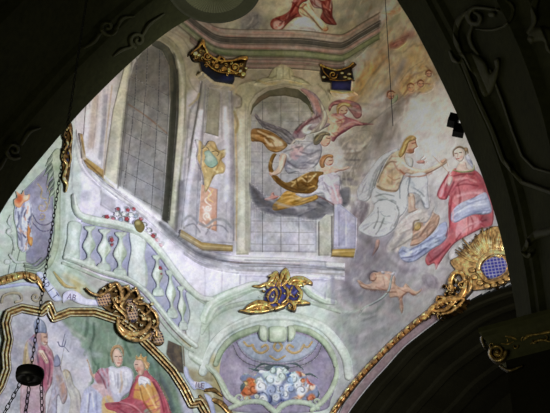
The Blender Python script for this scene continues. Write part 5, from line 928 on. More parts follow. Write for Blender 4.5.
# gilded ornament high on the left pier
t = thing('gilded_festoon', 'narrow upright gilded festoon hanging at the corner just left of the tall window wall', 'ornament', (67, 160))
R('backing', t, M_GOLD, [('P', [(64, 136), (70, 122), (73, 130), (72, 150), (71, 165), (69, 180), (66, 190), (63, 180), (62, 160)], 3, .05)], (90, 70, 40), gm((62, 122, 73, 190), 30, 85), step=.45, h0=.05)
for p, w in (([(68, 128), (65, 136), (68, 144), (64, 150)], 3), ([(64, 150), (63, 158), (67, 164), (66, 170)], [3, 4, 3]), ([(69, 150), (71, 158), (69, 166)], 2.4), ([(66, 170), (64, 178), (67, 184), (66, 191)], [3.4, 4, 2]), ([(70, 130), (72, 138), (70, 146)], 2.2)):
    R('scroll_leaf', t, M_GOLD, [('S', p, w, .1)], (190, 152, 96), gm((60, 120, 74, 192), 20, 86), step=.4, h0=.09, back=.05)
for x, y in ((68.5, 153), (67.5, 160), (68, 146)):
    R('blue_bead', t, M_FR, [('b', x, y, 1.6, 2, .05)], (52, 56, 92), step=.4, h0=.16, back=.08, label='dark blue bead')
# dark painted panel and ribbon right of the frame
t = thing('painted_plaque', 'dark brown painted panel between the gold frame and the balustrade foot', 'panel', (175, 357))
R('panel_board', t, M_FR, [('p', [(168, 340), (182, 346), (184, 374), (178, 372), (166, 354)], 1.5, .015)], (108, 96, 84), [('b', 176, 356, 5, 8, .2, (128, 106, 76), .6, .6), ('S', [(170, 350), (176, 362), (182, 368)], 3, (86, 80, 78), .6, 1.5)]+mottle((166, 340, 184, 374), 16, [(140, 120, 84), (78, 74, 78)], 6, 1.6, .9, .9, .5, .8, 88), h0=.02)
R('panel_edge', t, M_FR, [('S', [(183, 346), (185, 374)], 2.2, .02)], (150, 138, 120), h0=.03)
t = thing('painted_scroll', 'lilac ribbon scroll with capital letters over brown leaves beside the niche', 'ribbon', (205, 390))
R('ribbon', t, M_FR, [('P', [(184, 366), (188, 368), (190, 376), (196, 382), (204, 381), (212, 386), (214, 392), (206, 391), (198, 389), (194, 390), (188, 382), (184, 374)], 2, .03)], (182, 190, 224), [('S', [(186, 370), (190, 380), (198, 386)], 1.6, (214, 218, 238), .7, .8)], step=.45, h0=.03)
R('ribbon', t, M_FR, [('P', [(204, 394), (210, 396), (214, 404), (216, 416), (210, 416), (209, 406)], 2, .03)], (170, 178, 214), step=.45, h0=.03)
R('tablet', t, M_FR, [('p', [(194, 381), (206, 383), (205, 389), (194, 388)], 1, .01)], (222, 212, 222), step=.4, h0=.05, back=.03)
glyphs(t, 'IUE', 195.6, 382.4, 3.2, .5, 4.6, (78, 58, 90), h0=.07)
R('brown_leaf', t, M_GOLD, [('S', [(206, 390), (214, 390), (222, 396)], [4, 5, 2], .06), ('S', [(214, 400), (222, 404), (232, 416)], [5, 6, 5], .06), ('S', [(200, 396), (206, 404), (210, 412)], [3, 4, 3], .05)], (134, 104, 56), gm((200, 386, 232, 416), 30, 89), step=.5, h0=.03)

# ---------------------------------------------------------------- oval niche under the middle
t = thing('oval_niche', 'pale green oval niche with violet ground, grey scroll panel and flower cloud at bottom centre', 'niche', (277, 365))
R('niche_ground', t, M_FR, [('P', [(219, 378), (222, 356), (234, 340), (252, 332), (277, 328), (302, 332), (320, 341), (332, 356), (336, 378), (332, 398), (318, 412), (236, 412), (222, 396)], 2, 0)], (150, 140, 164),
  [('b', 236, 372, 12, 14, 0, (188, 178, 198), .7, .7), ('b', 318, 372, 12, 20, 0, (146, 136, 160), .7, .7), ('S', [(232, 344), (238, 356), (250, 366), (277, 372), (304, 366), (318, 356), (324, 344)], 4, (130, 122, 142), .6, 2)]+mottle((220, 330, 334, 410), 50, [(182, 174, 196), (142, 134, 156), (170, 158, 170)], 14, 4, .2, 1, .3, seed=91), h0=.012)
R('ring_moulding', t, M_FR, [('S', [(233, 345), (239, 357), (252, 365), (277, 369), (302, 365), (316, 357), (322, 345)], 1.6, .015), ('S', [(236, 341), (243, 353), (255, 361), (277, 365), (300, 361), (312, 353), (319, 342)], 1.2, .015)], (116, 108, 124), step=.45, h0=.02)
R('scroll_panel', t, M_FR, [('P', [(238, 342), (252, 335), (277, 331), (303, 335), (317, 344), (310, 354), (296, 361), (277, 363), (256, 360), (244, 352)], 2, .01)], (158, 166, 184), mottle((238, 332, 316, 362), 26, [(134, 144, 166), (184, 190, 206)], 9, 2.5, .1, .8, .4, seed=92), h0=.02)
for sh in ([('S', [(252, 345), (256, 351), (262, 353), (268, 349), (266, 345), (262, 347)], 3, .015), ('S', [(244, 342), (248, 346), (253, 345)], 2.6, .015)], [('S', [(304, 345), (300, 351), (293, 353), (287, 349), (289, 345), (293, 347)], 3, .015), ('S', [(312, 342), (308, 347), (303, 346)], 2.6, .015)], [('S', [(277, 341), (274, 347), (278, 351), (282, 347), (279, 342)], 3, .015), ('S', [(270, 356), (277, 360), (285, 356)], 2.4, .015)]):
    R('gold_scroll', t, M_FR, sh, (198, 168, 116), step=.4, h0=.035, back=.02)
R('arch_rim', t, M_FR, [('S', [(216, 364), (222, 350), (234, 338), (250, 331), (259, 328)], [6, 7, 8, 7], .09)], (166, 180, 150), [('S', [(218, 362), (234, 341), (257, 331)], 2, (130, 148, 120), .8, 1.2)], h0=.03)
R('arch_rim', t, M_FR, [('S', [(295, 328), (310, 332), (324, 342), (333, 356), (336, 366)], [7, 7, 7, 5], .09)], (172, 186, 158), [('S', [(297, 330), (314, 336), (330, 354)], 2, (134, 152, 124), .8, 1.2)], h0=.03)
R('outer_rim', t, M_FR, [('S', [(203, 372), (208, 354), (220, 337), (236, 326), (258, 318), (280, 316), (302, 319), (322, 327), (336, 341), (346, 358), (349, 376)], 9, .05)], (200, 208, 200), [('S', [(199, 372), (205, 352), (218, 334), (235, 323), (258, 315), (280, 313), (303, 316), (324, 324), (339, 338)], 1.6, (224, 230, 224), .7, .8), ('S', [(205, 372), (222, 339), (259, 321), (302, 322), (334, 343)], 1.2, (176, 188, 174), .7, .8)], h0=.02)
for pts in ([(260, 326), (266, 326), (268, 332), (267, 341), (261, 340), (258, 333)], [(269, 327), (286, 327), (287, 337), (284, 342), (271, 342), (268, 337)], [(288, 326), (294, 326), (296, 333), (293, 340), (288, 341), (287, 332)]):
    x0 = min(p[0] for p in pts); x1 = max(p[0] for p in pts)
    R('keystone_block', t, M_FR, [('P', pts, 3, .07)], (178, 192, 166), [('s', [(x0+1, 326), (x0+1.5, 341)], 1.2, (104, 120, 96), .7, .6), ('b', (x0+x1)/2, 332, (x1-x0)/4, 5, 0, (212, 220, 204), .7, .6)], step=.45, h0=.1, back=.06)
R('shoulder_scroll', t, M_FR, [('S', [(207, 366), (216, 374), (222, 384), (228, 396), (240, 404)], [5, 6, 7, 6], .07), ('S', spiral(240, 398, 7, 0, 1.1), [4, 2], .06)], (190, 202, 180), [('S', [(209, 368), (219, 382), (230, 400)], 1.2, (140, 156, 130), .7, .8)], h0=.04)
R('shoulder_scroll', t, M_FR, [('S', [(337, 366), (336, 378), (330, 392), (322, 402), (312, 410)], [4, 6, 6, 5], .07), ('S', spiral(316, 402, 6, PI, 1.1, -1), [4, 2], .06)], (186, 198, 174), h0=.04)
R('sill_scroll', t, M_FR, [('S', [(230, 408), (246, 402), (262, 402), (270, 408), (276, 412), (282, 406), (292, 402), (306, 403), (318, 408)], [5, 6, 6, 5], .06)], (182, 196, 176), h0=.05)
t = thing('painted_flower_cloud', 'burst of blue, white and orange painted blossoms in the oval niche', 'flowers', (280, 385))
r = random.Random(5)
R('leaves', t, M_FR, [('S', [(252, 372), (262, 364), (274, 366)], [1, 3, 1], .01), ('S', [(248, 368), (256, 370), (264, 372)], [1, 3, 2], .01), ('S', [(304, 370), (296, 364), (286, 364)], [1, 3, 1], .01), ('S', [(318, 378), (310, 374), (302, 376)], [1, 3, 2], .01), ('b', 277, 368, 14, 4, .01), ('b', 246, 388, 6, 6, .01), ('b', 312, 394, 8, 6, .01)], (92, 106, 112), mottle((244, 362, 320, 398), 40, [(70, 84, 92), (130, 144, 144)], 6, 1.4, .2, 2, .5, .6, 93), step=.5, h0=.03)
SW = []
rr_ = random.Random(12)
for k_ in range(75):
    x, y = rr_.uniform(244, 314), rr_.uniform(368, 402); u = (x-244)/70
    c = rr_.choice([(216, 112, 62), (222, 180, 110), (206, 214, 200)]) if u < .2 else rr_.choice([(200, 82, 62), (216, 120, 76), (228, 190, 160), (206, 214, 226)]) if u > .74 else rr_.choice([(132, 182, 188), (206, 220, 230), (150, 176, 212), (84, 108, 172), (196, 212, 206), (230, 232, 240)] if y < 388 else [(98, 110, 164), (204, 210, 228), (150, 166, 206), (224, 228, 238)])
    q = rr_.uniform(2.4, 6)
    SW += [('b', x, y, q, q*.8, rr_.uniform(0, 3), c, .95, .35), ('S', spiral(x, y, q, rr_.uniform(0, 6), .8, rr_.choice([-1, 1])), 1.3, tuple(int(v*.6) for v in c), .7, .5), ('S', spiral(x-.5, y-.6, q*.7, rr_.uniform(0, 6), .6), 1.1, tuple(min(248, v+36) for v in c), .7, .6)]
R('blossom_mass', t, M_FR, [('P', [(240, 394), (245, 385), (240, 378), (246, 373), (254, 376), (260, 370), (268, 371), (274, 366), (284, 367), (290, 372), (298, 371), (306, 375), (310, 382), (317, 386), (318, 396), (310, 401), (300, 400), (294, 405), (282, 402), (274, 406), (262, 401), (252, 404), (244, 400)], 6, .03)], (128, 138, 172), SW, step=.4, h0=.04, outline=.2)
for x, y, rr, c in ((246, 377, 4.4, (206, 112, 62)), (252, 381, 4, (216, 170, 96)), (300, 377, 6, (196, 78, 60)), (306, 383, 5.4, (210, 100, 70)), (312, 389, 5, (214, 112, 60)), (295, 383, 4.4, (222, 160, 126)), (314, 396, 4, (220, 140, 70)), (276, 373, 7, (128, 178, 186)), (285, 378, 6, (196, 220, 226)), (267, 379, 7, (216, 222, 232)), (258, 386, 6.4, (170, 186, 214)), (250, 392, 6, (136, 158, 198)), (274, 388, 6.4, (106, 128, 184)), (285, 390, 5.4, (176, 190, 222)), (297, 394, 6, (204, 206, 226)), (266, 396, 4.6, (92, 98, 150)), (290, 400, 4.6, (112, 112, 160)), (244, 398, 4.6, (180, 196, 222)), (304, 400, 4.4, (216, 196, 170)), (261, 373, 3.6, (150, 186, 172)), (256, 377, 3.4, (224, 206, 150))):
    R('blossom', t, M_FR, [('b', x, y, rr, rr*.8, .03, x), ('b', x+rr*.6*math.cos(x), y+rr*.5*math.sin(x), rr*.6, rr*.5, .03), ('b', x+rr*.7*math.cos(x+2.2), y+rr*.5*math.sin(x+2.2), rr*.5, rr*.45, .03)], c,
      [('S', spiral(x, y, rr*.85, x, 1.3), 1.1, tuple(int(v*.62) for v in c), .75, .5), ('S', spiral(x, y-.4, rr*.6, x+.6, 1.1), .9, tuple(min(250, v+46) for v in c), .8, .5)], step=.45, h0=.075, back=.03, flat=.1, outline=.1, model=.6, edge=2.2)
# crowning green moulding
t = thing('curved_pediment', 'pale green scrolled pediment swelling up to the blue and gold cartouche', 'pediment', (280, 300))
for pts, w in (([(206, 318), (212, 306), (222, 299), (238, 292), (254, 286), (262, 288), (264, 294), (259, 297)], [14, 14, 13, 12, 10, 8, 4, 2]), ([(334, 302), (324, 300), (312, 293), (304, 286), (298, 288), (300, 293)], [6, 8, 10, 8, 5, 2])):
    R('scroll_moulding', t, M_FR, [('S', pts, w, .12)], (202, 216, 202), [('S', [(x, y-3.4) for x, y in pts], 2.4, (232, 238, 232), .8, 1), ('S', [(x, y+.6) for x, y in pts], 1.2, (168, 184, 166), .8, .8), ('S', [(x, y+3.6) for x, y in pts], 2, (150, 170, 148), .7, 1)], h0=.03)
R('lower_moulding', t, M_FR, [('S', [(202, 334), (212, 318), (226, 308), (244, 303), (262, 300)], [4, 5, 5, 4], .05)], (184, 198, 182), h0=.03)
R('lower_moulding', t, M_FR, [('S', [(296, 300), (312, 303), (328, 308), (340, 312)], [4, 4, 3], .05)], (180, 194, 180), h0=.03)
R('corner_pier', t, M_FR, [('P', [(199, 318), (208, 322), (210, 340), (206, 360), (210, 372), (196, 364), (188, 354), (194, 340)], 4, .04)], (190, 202, 188), [('S', [(190, 354), (200, 360), (210, 364)], 2.2, (216, 224, 214), .8, 1), ('S', [(189, 358), (200, 365), (210, 369)], 1.4, (150, 164, 142), .8, .8)], h0=.02)
R('red_gold_leaf', t, M_FR, [('S', [(308, 288), (312, 294), (318, 297), (322, 297)], [1, 2.4, 2.4, 1], .02)], (146, 108, 76), step=.4, h0=.1, back=.06)
# --- blue and gold cartouche in the middle
t = thing('gilded_cartouche', 'blue and gold rocaille cartouche crowning the oval niche', 'cartouche', (278, 292))
R('blue_ground', t, M_FR, [('P', [(266, 290), (270, 283), (278, 280), (288, 282), (298, 284), (302, 292), (298, 300), (292, 305), (282, 308), (270, 308), (264, 302)], 5, .07)], (66, 66, 132), [('b', 276, 296, 6, 8, .3, (92, 96, 176), .6, .6), ('b', 293, 290, 5, 6, 0, (86, 88, 170), .6, .6)]+mottle((264, 280, 302, 308), 20, [(44, 44, 96), (104, 106, 184)], 8, 1.4, -1, .4, .6, .6, 101), step=.5, h0=.12, back=.1, label='deep blue ground')
C = [([(243, 311), (250, 306), (258, 303), (266, 304), (272, 308)], [1, 4, 5.5, 5, 2]), ([(240, 310), (250, 311), (262, 311), (274, 309)], [1.2, 3.4, 3.4, 1.5]),
     ([(253, 286), (260, 286), (266, 284), (268, 288)], [1.4, 3, 3.4, 2]), ([(268, 284), (272, 279), (276, 273), (278, 280)], [3, 4, 4, 3]), ([(280, 282), (283, 274), (286, 269), (288, 277), (284, 283)], [3, 4.4, 2, 4, 3]),
     ([(269, 276), (273, 275), (277, 277)], [1.6, 3, 2]), ([(290, 283), (294, 279), (302, 279), (309, 282), (312, 283)], [4, 4.6, 5, 4, 1.5]), ([(268, 294), (274, 289), (277, 294), (274, 302), (268, 303)], [2.6, 2.6, 2.4, 2.2]),
     ([(284, 286), (288, 291), (287, 298), (282, 303)], [2.6, 3, 2.8, 2]), ([(272, 290), (268, 297), (270, 303)], [1.6, 2, 1.6]), ([(296, 286), (301, 292), (299, 300), (292, 302)], [2.8, 3.4, 3, 2]),
     ([(288, 300), (294, 304), (294, 309), (289, 308)], [3, 3.4, 3, 2]), ([(296, 303), (303, 302), (310, 303)], [3, 4, 1]), ([(276, 308), (284, 305), (288, 302)], [3.4, 3.4, 2]), ([(278, 286), (281, 292), (279, 299)], [2, 2.2, 1.6]), ([(292, 287), (290, 293), (294, 297)], [2, 2.2, 1.6])]
GV = [([(246, 311), (254, 306), (264, 304)], 1.6, .05), ([(250, 312), (260, 308), (272, 307)], 1.6, .05), ([(254, 303), (258, 307), (264, 311)], 1.3, .04), ([(276, 275), (277, 281), (275, 286)], 1.5, .05), ([(285, 270), (284, 278), (281, 285)], 1.5, .05), ([(270, 280), (274, 284)], 1.4, .05), ([(288, 274), (286, 282)], 1.4, .05), ([(292, 282), (300, 280), (308, 282)], 1.5, .05), ([(298, 278), (301, 284)], 1.3, .04), ([(304, 279), (306, 284)], 1.3, .04)]
for pts in ([(241, 311), (247, 307), (254, 302), (262, 301), (270, 304), (275, 309), (266, 312), (254, 312)], [(267, 286), (270, 279), (274, 281), (275, 273), (279, 278), (283, 274), (285, 268), (288, 272), (290, 280), (284, 286), (276, 287)], [(290, 284), (295, 279), (302, 278), (309, 280), (312, 283), (305, 285), (298, 287)]):
    R('leaf_mass', t, M_GOLD, [('P', pts, 3, .06)], (176, 134, 68), gm((238, 266, 314, 314), 60, 99), step=.42, h0=.15, back=.1, grooves=GV)
for i, (p, w) in enumerate(C):
    w = [v*1.25 for v in w]
    R('scroll_leaf', t, M_GOLD, [('S', p, w, .1)], (186, 144, 76), gm((min(q[0] for q in p)-3, min(q[1] for q in p)-3, max(q[0] for q in p)+3, max(q[1] for q in p)+3), 14, 102+i), step=.4, h0=.17, back=.1)

rocaille(t, [(256, 288), (266, 284), (276, 272), (288, 272), (296, 280), (308, 283), (300, 300), (290, 308), (262, 309)], 26, 4, [(222, 180, 104), (180, 138, 70), (236, 200, 130)], (2.6, 5), .17)
# ---------------------------------------------------------------- chapel arch: rose strip, garland, cartouche
t = thing('gilded_garland', 'twisted gilded garland edging the dark chapel arch', 'garland', (400, 335))
GP = [(326, 424), (336, 408), (348, 391), (361, 375), (376, 359), (392, 343), (408, 329), (424, 316), (438, 306), (450, 298)]
R('stem', t, M_GOLD, [('S', GP, [6, 6.4, 6.6, 7, 7, 7.4], .2)], (146, 104, 54), gm((326, 296, 452, 424), 160, 121), step=.5, h0=.03, grooves=[([(x-3, y-6), (x+5, y+5)], 2.2, .08) for x, y in cr(GP, 3)])
for i, (x, y) in enumerate(cr(GP, 2)[1:-1]):
    R('leaf', t, M_GOLD, [('S', [(x-4, y+3.5), (x-1, y-1.5), (x+3.6, y-4)], [1.2, 3.4, 1.2], .08)], (206, 168, 104), [('S', [(x-4, y+4), (x+3, y-3)], .8, (110, 78, 36), .7, .5)], step=.42, h0=.18, back=.1)
GG = [([(424, 318), (434, 306), (446, 300), (456, 302)], [5, 6, 6, 3]), ([(430, 311), (444, 310), (452, 304), (458, 298)], [3, 5, 5, 3]), ([(436, 302), (438, 297), (444, 298), (448, 302)], [2, 4, 4, 2]), ([(442, 314), (450, 312), (458, 306), (464, 300)], [3, 4, 4, 3]),
      ([(452, 290), (450, 282), (454, 273), (461, 273), (464, 280), (459, 283)], [5, 6, 5, 5, 4, 2]), ([(450, 298), (458, 298), (464, 290), (466, 280)], [6, 7, 6, 4]), ([(464, 296), (470, 288), (470, 279)], [4, 5, 4]), ([(450, 286), (449, 279), (453, 277)], [3, 3, 2])]
for i, (p, w) in enumerate(GG):
    R('acanthus_scroll', t, M_GOLD, [('S', p, w, .16)], (170, 126, 62), gm((min(q[0] for q in p)-3, min(q[1] for q in p)-3, max(q[0] for q in p)+3, max(q[1] for q in p)+3), 22, 130+i), step=.45, h0=.12, back=.08)
rocaille(t, [(426, 318), (440, 298), (448, 278), (462, 272), (472, 284), (466, 302), (448, 314)], 46, 5, [(220, 176, 104), (170, 126, 62)], (3, 6), .14)
o = R('painted_border', None, M_FR, [('p', [tuple(p) for p in ARC[4:-22]]+[(x-5.5, y-6) for x, y in ARC[4:-22][::-1]], 1, .01)], (150, 128, 134), mottle((338, 290, 500, 430), 80, [(172, 148, 152), (118, 102, 108), (160, 120, 124)], 8, 2, -.8, .4, .4, seed=140), h0=.015, label='dusty rose strip between the garland and the dark chapel opening', cat='border')
R('fillet', None, M_FR, [('S', [(x-6.5, y-6) for x, y in ARC[6:-24:3]], 1.3, .02)], (52, 40, 32), step=.45, h0=.03, label='thin dark fillet under the twisted garland', cat='moulding')
t = thing('gilded_cartouche', 'golden sunburst cartouche with a bright blue lattice by the dark pier', 'cartouche', (485, 262))
R('shell_fan', t, M_GOLD, [('P', [(450, 262), (458, 256), (462, 250), (470, 244), (476, 236), (486, 230), (496, 226), (504, 232), (510, 262), (508, 282), (480, 290), (466, 288), (460, 276)], 5, .04)], (176, 136, 82), [], step=.6, h0=.05, label='fanned shell ground')
r = random.Random(6)
for k in range(24):
    a = -2.75+k*.078; x0, y0 = 492+13*math.cos(a), 268+13*math.sin(a); L = r.uniform(19, 29)*(1 if k < 18 else .95)
    p = [(x0, y0), (492+(13+L*.5)*math.cos(a-.04), 268+(13+L*.5)*math.sin(a-.04)), (492+(13+L)*math.cos(a+r.uniform(-.08, .05)), 268+(13+L)*math.sin(a+.02))]
    R('ray', t, M_GOLD, [('S', p, [3, 3.2, .8], .09)], r.choice([(232, 190, 122), (212, 166, 98), (242, 206, 146)]), [('S', p, .8, (130, 92, 44), .5, .5)], step=.45, h0=.07, back=.04)
ln = []
for k in range(-6, 7): ln += [('s', [(492+k*3.6-7, 254), (492+k*3.6-1, 284)], .9, (168, 160, 190), 1, .4), ('s', [(478, 267+k*3.2), (508, 263+k*3.2)], .9, (168, 160, 190), 1, .4)]
R('lattice_panel', t, M_FR, [('P', [(481, 268), (485, 261), (493, 257), (502, 257), (507, 264), (505, 272), (498, 277), (490, 279), (485, 276)], 4, .05)], (62, 66, 168), ln, step=.4, h0=.12, back=.08, label='bright blue lattice panel')
R('lattice_rim', t, M_GOLD, [('S', [(478, 272), (480, 262), (487, 255), (496, 252), (505, 253)], [4, 5, 5, 5], .12)], (212, 172, 106), step=.42, h0=.14, back=.1)
R('lattice_rim', t, M_GOLD, [('S', [(478, 270), (484, 278), (490, 282), (500, 279), (508, 274), (510, 266)], [5, 5, 4, 4, 3], .1)], (176, 134, 72), gm((474, 264, 512, 286), 20, 150), step=.42, h0=.14, back=.1)
for x, y in ((472, 270), (474, 277), (480, 283), (487, 286), (494, 285), (501, 282), (507, 279)):
    R('boss', t, M_GOLD, [('b', x, y, 3.6, 2.8, .09)], (182, 142, 80), step=.45, h0=.13, back=.1)
# ---------------------------------------------------------------- frescoes with figures
FGN = [0]
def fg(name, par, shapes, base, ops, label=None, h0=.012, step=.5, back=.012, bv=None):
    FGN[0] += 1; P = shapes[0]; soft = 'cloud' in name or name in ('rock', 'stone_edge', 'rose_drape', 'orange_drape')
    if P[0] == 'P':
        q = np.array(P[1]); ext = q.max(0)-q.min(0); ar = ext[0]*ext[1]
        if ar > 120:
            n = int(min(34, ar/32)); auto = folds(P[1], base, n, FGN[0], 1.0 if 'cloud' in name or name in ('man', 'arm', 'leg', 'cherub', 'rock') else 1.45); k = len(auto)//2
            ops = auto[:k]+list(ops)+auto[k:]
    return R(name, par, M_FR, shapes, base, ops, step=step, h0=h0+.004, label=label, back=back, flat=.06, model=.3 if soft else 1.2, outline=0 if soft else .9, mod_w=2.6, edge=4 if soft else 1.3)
# --- man and woman in red
t = thing('fresco', 'fresco of a bare chested man blessing a kneeling woman in a red dress', 'fresco', (435, 200))
fg('cloud', t, [('P', [(352, 206), (357, 198), (366, 200), (371, 206), (366, 220), (358, 236), (352, 232), (349, 220)], 4, .012)], (150, 140, 146), [('S', [(356, 202), (352, 216), (354, 230)], 3, (204, 198, 204), .8, 1.5), ('S', [(368, 204), (362, 220)], 3, (124, 110, 116), .7, 1.5)])
fg('rock', t, [('P', [(392, 236), (398, 224), (408, 214), (419, 208), (429, 211), (430, 220), (424, 232), (414, 242), (402, 252), (388, 254), (386, 246)], 4, .012)], (190, 178, 172), [('S', [(398, 226), (410, 214), (424, 210)], 2.4, (212, 202, 196), .7, 1.2), ('S', [(392, 246), (406, 236), (424, 224)], 4, (166, 154, 150), .6, 2)])
man = fg('man', t, [('P', [(400, 150), (406, 152), (406, 160), (414, 167), (424, 169), (434, 165), (441, 161), (446, 159), (447, 163), (438, 169), (428, 174), (416, 176), (406, 174), (402, 182), (397, 192), (388, 193), (378, 190), (376, 183), (382, 170), (388, 158), (394, 152)], 3, .012)], (200, 172, 148), [
   ('P', [(386, 162), (396, 168), (400, 182), (390, 192), (378, 188), (380, 174)], (188, 164, 128), .8, 2), ('S', [(394, 163), (398, 170), (406, 174)], 1.4, (176, 116, 88), .7, .8), ('S', [(406, 166), (420, 171), (440, 164)], 2, (224, 196, 176), .8, 1), ('S', [(408, 175), (424, 174.5), (440, 168)], 1.1, (176, 104, 80), .8, .7),
   ('S', [(384, 176), (390, 184)], 2, (160, 134, 96), .6, 1), ('S', [(396, 176), (394, 186)], 2, (210, 166, 134), .6, 1), ('b', 401, 163, 4, 4, 0, (220, 186, 166), .7, .6), ('S', [(378, 186), (388, 190), (398, 190)], 1, (140, 120, 86), .6, .6)], 'man with bare chest and long golden hair', h0=.02)
fg('head', man, [('P', [(408, 142), (412, 138), (416, 139), (417, 144), (418, 147), (415, 149), (414, 153), (409, 154), (404, 152), (404, 146)], 3, .014)], (206, 160, 132), [('s', [(412, 143.4), (415.6, 142.6)], .9, (120, 56, 46), .9, .4), ('s', [(413, 149), (416, 148.6)], .9, (168, 62, 56), .9, .4), ('b', 411, 151, 3.4, 2.2, .2, (150, 94, 66), .8, .5), ('b', 411, 147, 2, 2, 0, (220, 140, 112), .6, .6), ('S', [(415, 140), (416.6, 144), (417.6, 147)], .7, (170, 96, 76), .6, .4)], None, h0=.04, step=.38, back=.02)
fg('hair', man, [('P', [(417, 139), (414, 135.5), (409, 135.5), (404, 140), (401, 147), (398, 154), (400, 158), (404, 155), (407, 149), (409, 143), (413, 141)], 3, .014)], (184, 150, 92), [('S', [(414, 137), (407, 141), (403, 150), (401, 156)], 1.4, (222, 194, 132), .8, .6), ('S', [(411, 141), (406, 148), (404, 154)], 1, (130, 96, 52), .7, .5)], None, h0=.05, step=.38, back=.03)
fg('hand', man, [('P', [(440, 161), (445, 158), (447, 160), (443, 164)], 1, .01), ('S', [(444, 161), (447, 163), (448, 166)], 1.3, .01), ('S', [(444, 159), (448, 160)], 1.2, .01)], SK, [], None, h0=.03, step=.38, back=.02)
fg('hand', man, [('P', [(416, 162), (419, 160), (424, 160), (425, 163), (419, 164)], 1, .01), ('S', [(420, 160), (424, 156)], 1.2, .01), ('S', [(422, 161), (426, 158.5)], 1.2, .01), ('S', [(422, 162), (427, 162)], 1.2, .01), ('S', [(421, 163), (425, 164)], 1.2, .01)], (204, 140, 128), [], None, h0=.03, step=.38, back=.02)
fg('sleeve_drape', man, [('P', [(405, 158), (411, 157), (414, 161), (412, 168), (406, 165)], 2, .01)], (168, 168, 162), [('S', [(408, 159), (410, 165)], 1.2, (204, 206, 204), .8, .6)], None, h0=.024, step=.45)
ck = fg('cloak', man, [('P', [(398, 148), (390, 151), (380, 157), (371, 168), (364, 178), (357, 190), (358, 200), (366, 202), (372, 196), (376, 186), (381, 172), (388, 159), (398, 152)], 4, .012)], (186, 186, 190), [('S', [(396, 150), (380, 162), (368, 180), (362, 196)], 2.2, (218, 220, 226), .8, 1), ('S', [(386, 158), (374, 174), (368, 196)], 1.8, (142, 144, 146), .8, .8), ('S', [(374, 166), (362, 186)], 1.4, (156, 156, 158), .7, .8), ('S', [(382, 166), (374, 186)], 1.2, (108, 110, 100), .6, .7)], 'pale grey windblown cloak', h0=.016)
fg('white_robe', man, [('P', [(374, 188), (382, 190), (392, 192), (398, 190), (403, 180), (412, 174), (424, 172), (428, 178), (429, 194), (430, 208), (424, 208), (420, 198), (414, 194), (408, 196), (408, 206), (404, 214), (400, 218), (396, 228), (386, 236), (374, 238), (362, 234), (358, 228), (366, 218), (374, 208), (371, 198)], 4, .014)], (200, 200, 204), [
   ('S', [(376, 192), (386, 198), (396, 202)], 2, (156, 158, 154), .8, .8), ('S', [(374, 196), (384, 204), (380, 216), (374, 228)], 1.8, (150, 150, 150), .8, .8), ('b', 388, 209, 7, 7, .3, (230, 230, 236), .9, .5), ('S', [(380, 212), (384, 216), (390, 216)], 1.2, (130, 134, 138), .8, .6), ('S', [(394, 206), (396, 216), (390, 230)], 1.6, (166, 164, 162), .8, .8),
   ('S', [(404, 178), (398, 192), (401, 206), (406, 212)], 2.6, (224, 224, 232), .9, 1), ('S', [(410, 176), (406, 184), (408, 192)], 1.4, (142, 146, 152), .8, .7), ('b', 419, 182, 7, 6, .2, (222, 222, 230), .9, .6), ('S', [(424, 176), (427, 190), (427, 204)], 1.6, (176, 176, 184), .7, .8), ('P', [(413, 196), (420, 198), (425, 208), (414, 208)], (146, 150, 152), .8, 1), ('S', [(366, 222), (376, 214), (382, 206)], 2.4, (222, 222, 226), .7, 1), ('b', 376, 222, 5, 9, .5, (218, 218, 224), .7, .6), ('b', 397, 224, 3, 8, .3, (168, 166, 166), .7, .6), ('b', 379, 197, 6, 3, .3, (176, 178, 176), .7, .6), ('b', 405, 196, 3.4, 10, .1, (232, 232, 240), .8, .5), ('b', 412, 184, 3, 6, -.3, (160, 164, 170), .7, .6), ('S', [(364, 230), (376, 222), (386, 224)], 1.4, (150, 146, 146), .7, .8), ('S', [(402, 198), (404, 208)], 1.2, (142, 142, 146), .7, .6)], 'white draped robe', h0=.026)
fg('leg', man, [('P', [(408, 194), (414, 194), (416, 202), (416, 208), (420, 208), (414, 212), (408, 213), (408, 204)], 2, .01)], (200, 168, 148), [('S', [(410, 196), (410, 208)], 1.4, (176, 136, 112), .6, .7)], None, h0=.04)
fg('staff', t, [('s', [(433, 156), (450, 174)], 1.2, .008)], (196, 160, 132), [], None, h0=.04, step=.38, back=.03)
WD = [('b', 464, 187, 9, 6, .1, (220, 134, 138), .7, .6), ('b', 479, 188, 5, 10, .3, (182, 82, 92), .7, .6), ('b', 444, 188, 3, 8, .4, (214, 120, 128), .7, .6), ('b', 452, 214, 3, 12, 0, (176, 80, 92), .6, .6), ('b', 468, 227, 8, 4, -.3, (226, 158, 162), .7, .6), ('b', 440, 252, 8, 4, -.8, (168, 84, 96), .6, .6), ('b', 484, 220, 5, 5, 0, (164, 66, 78), .6, .6)]
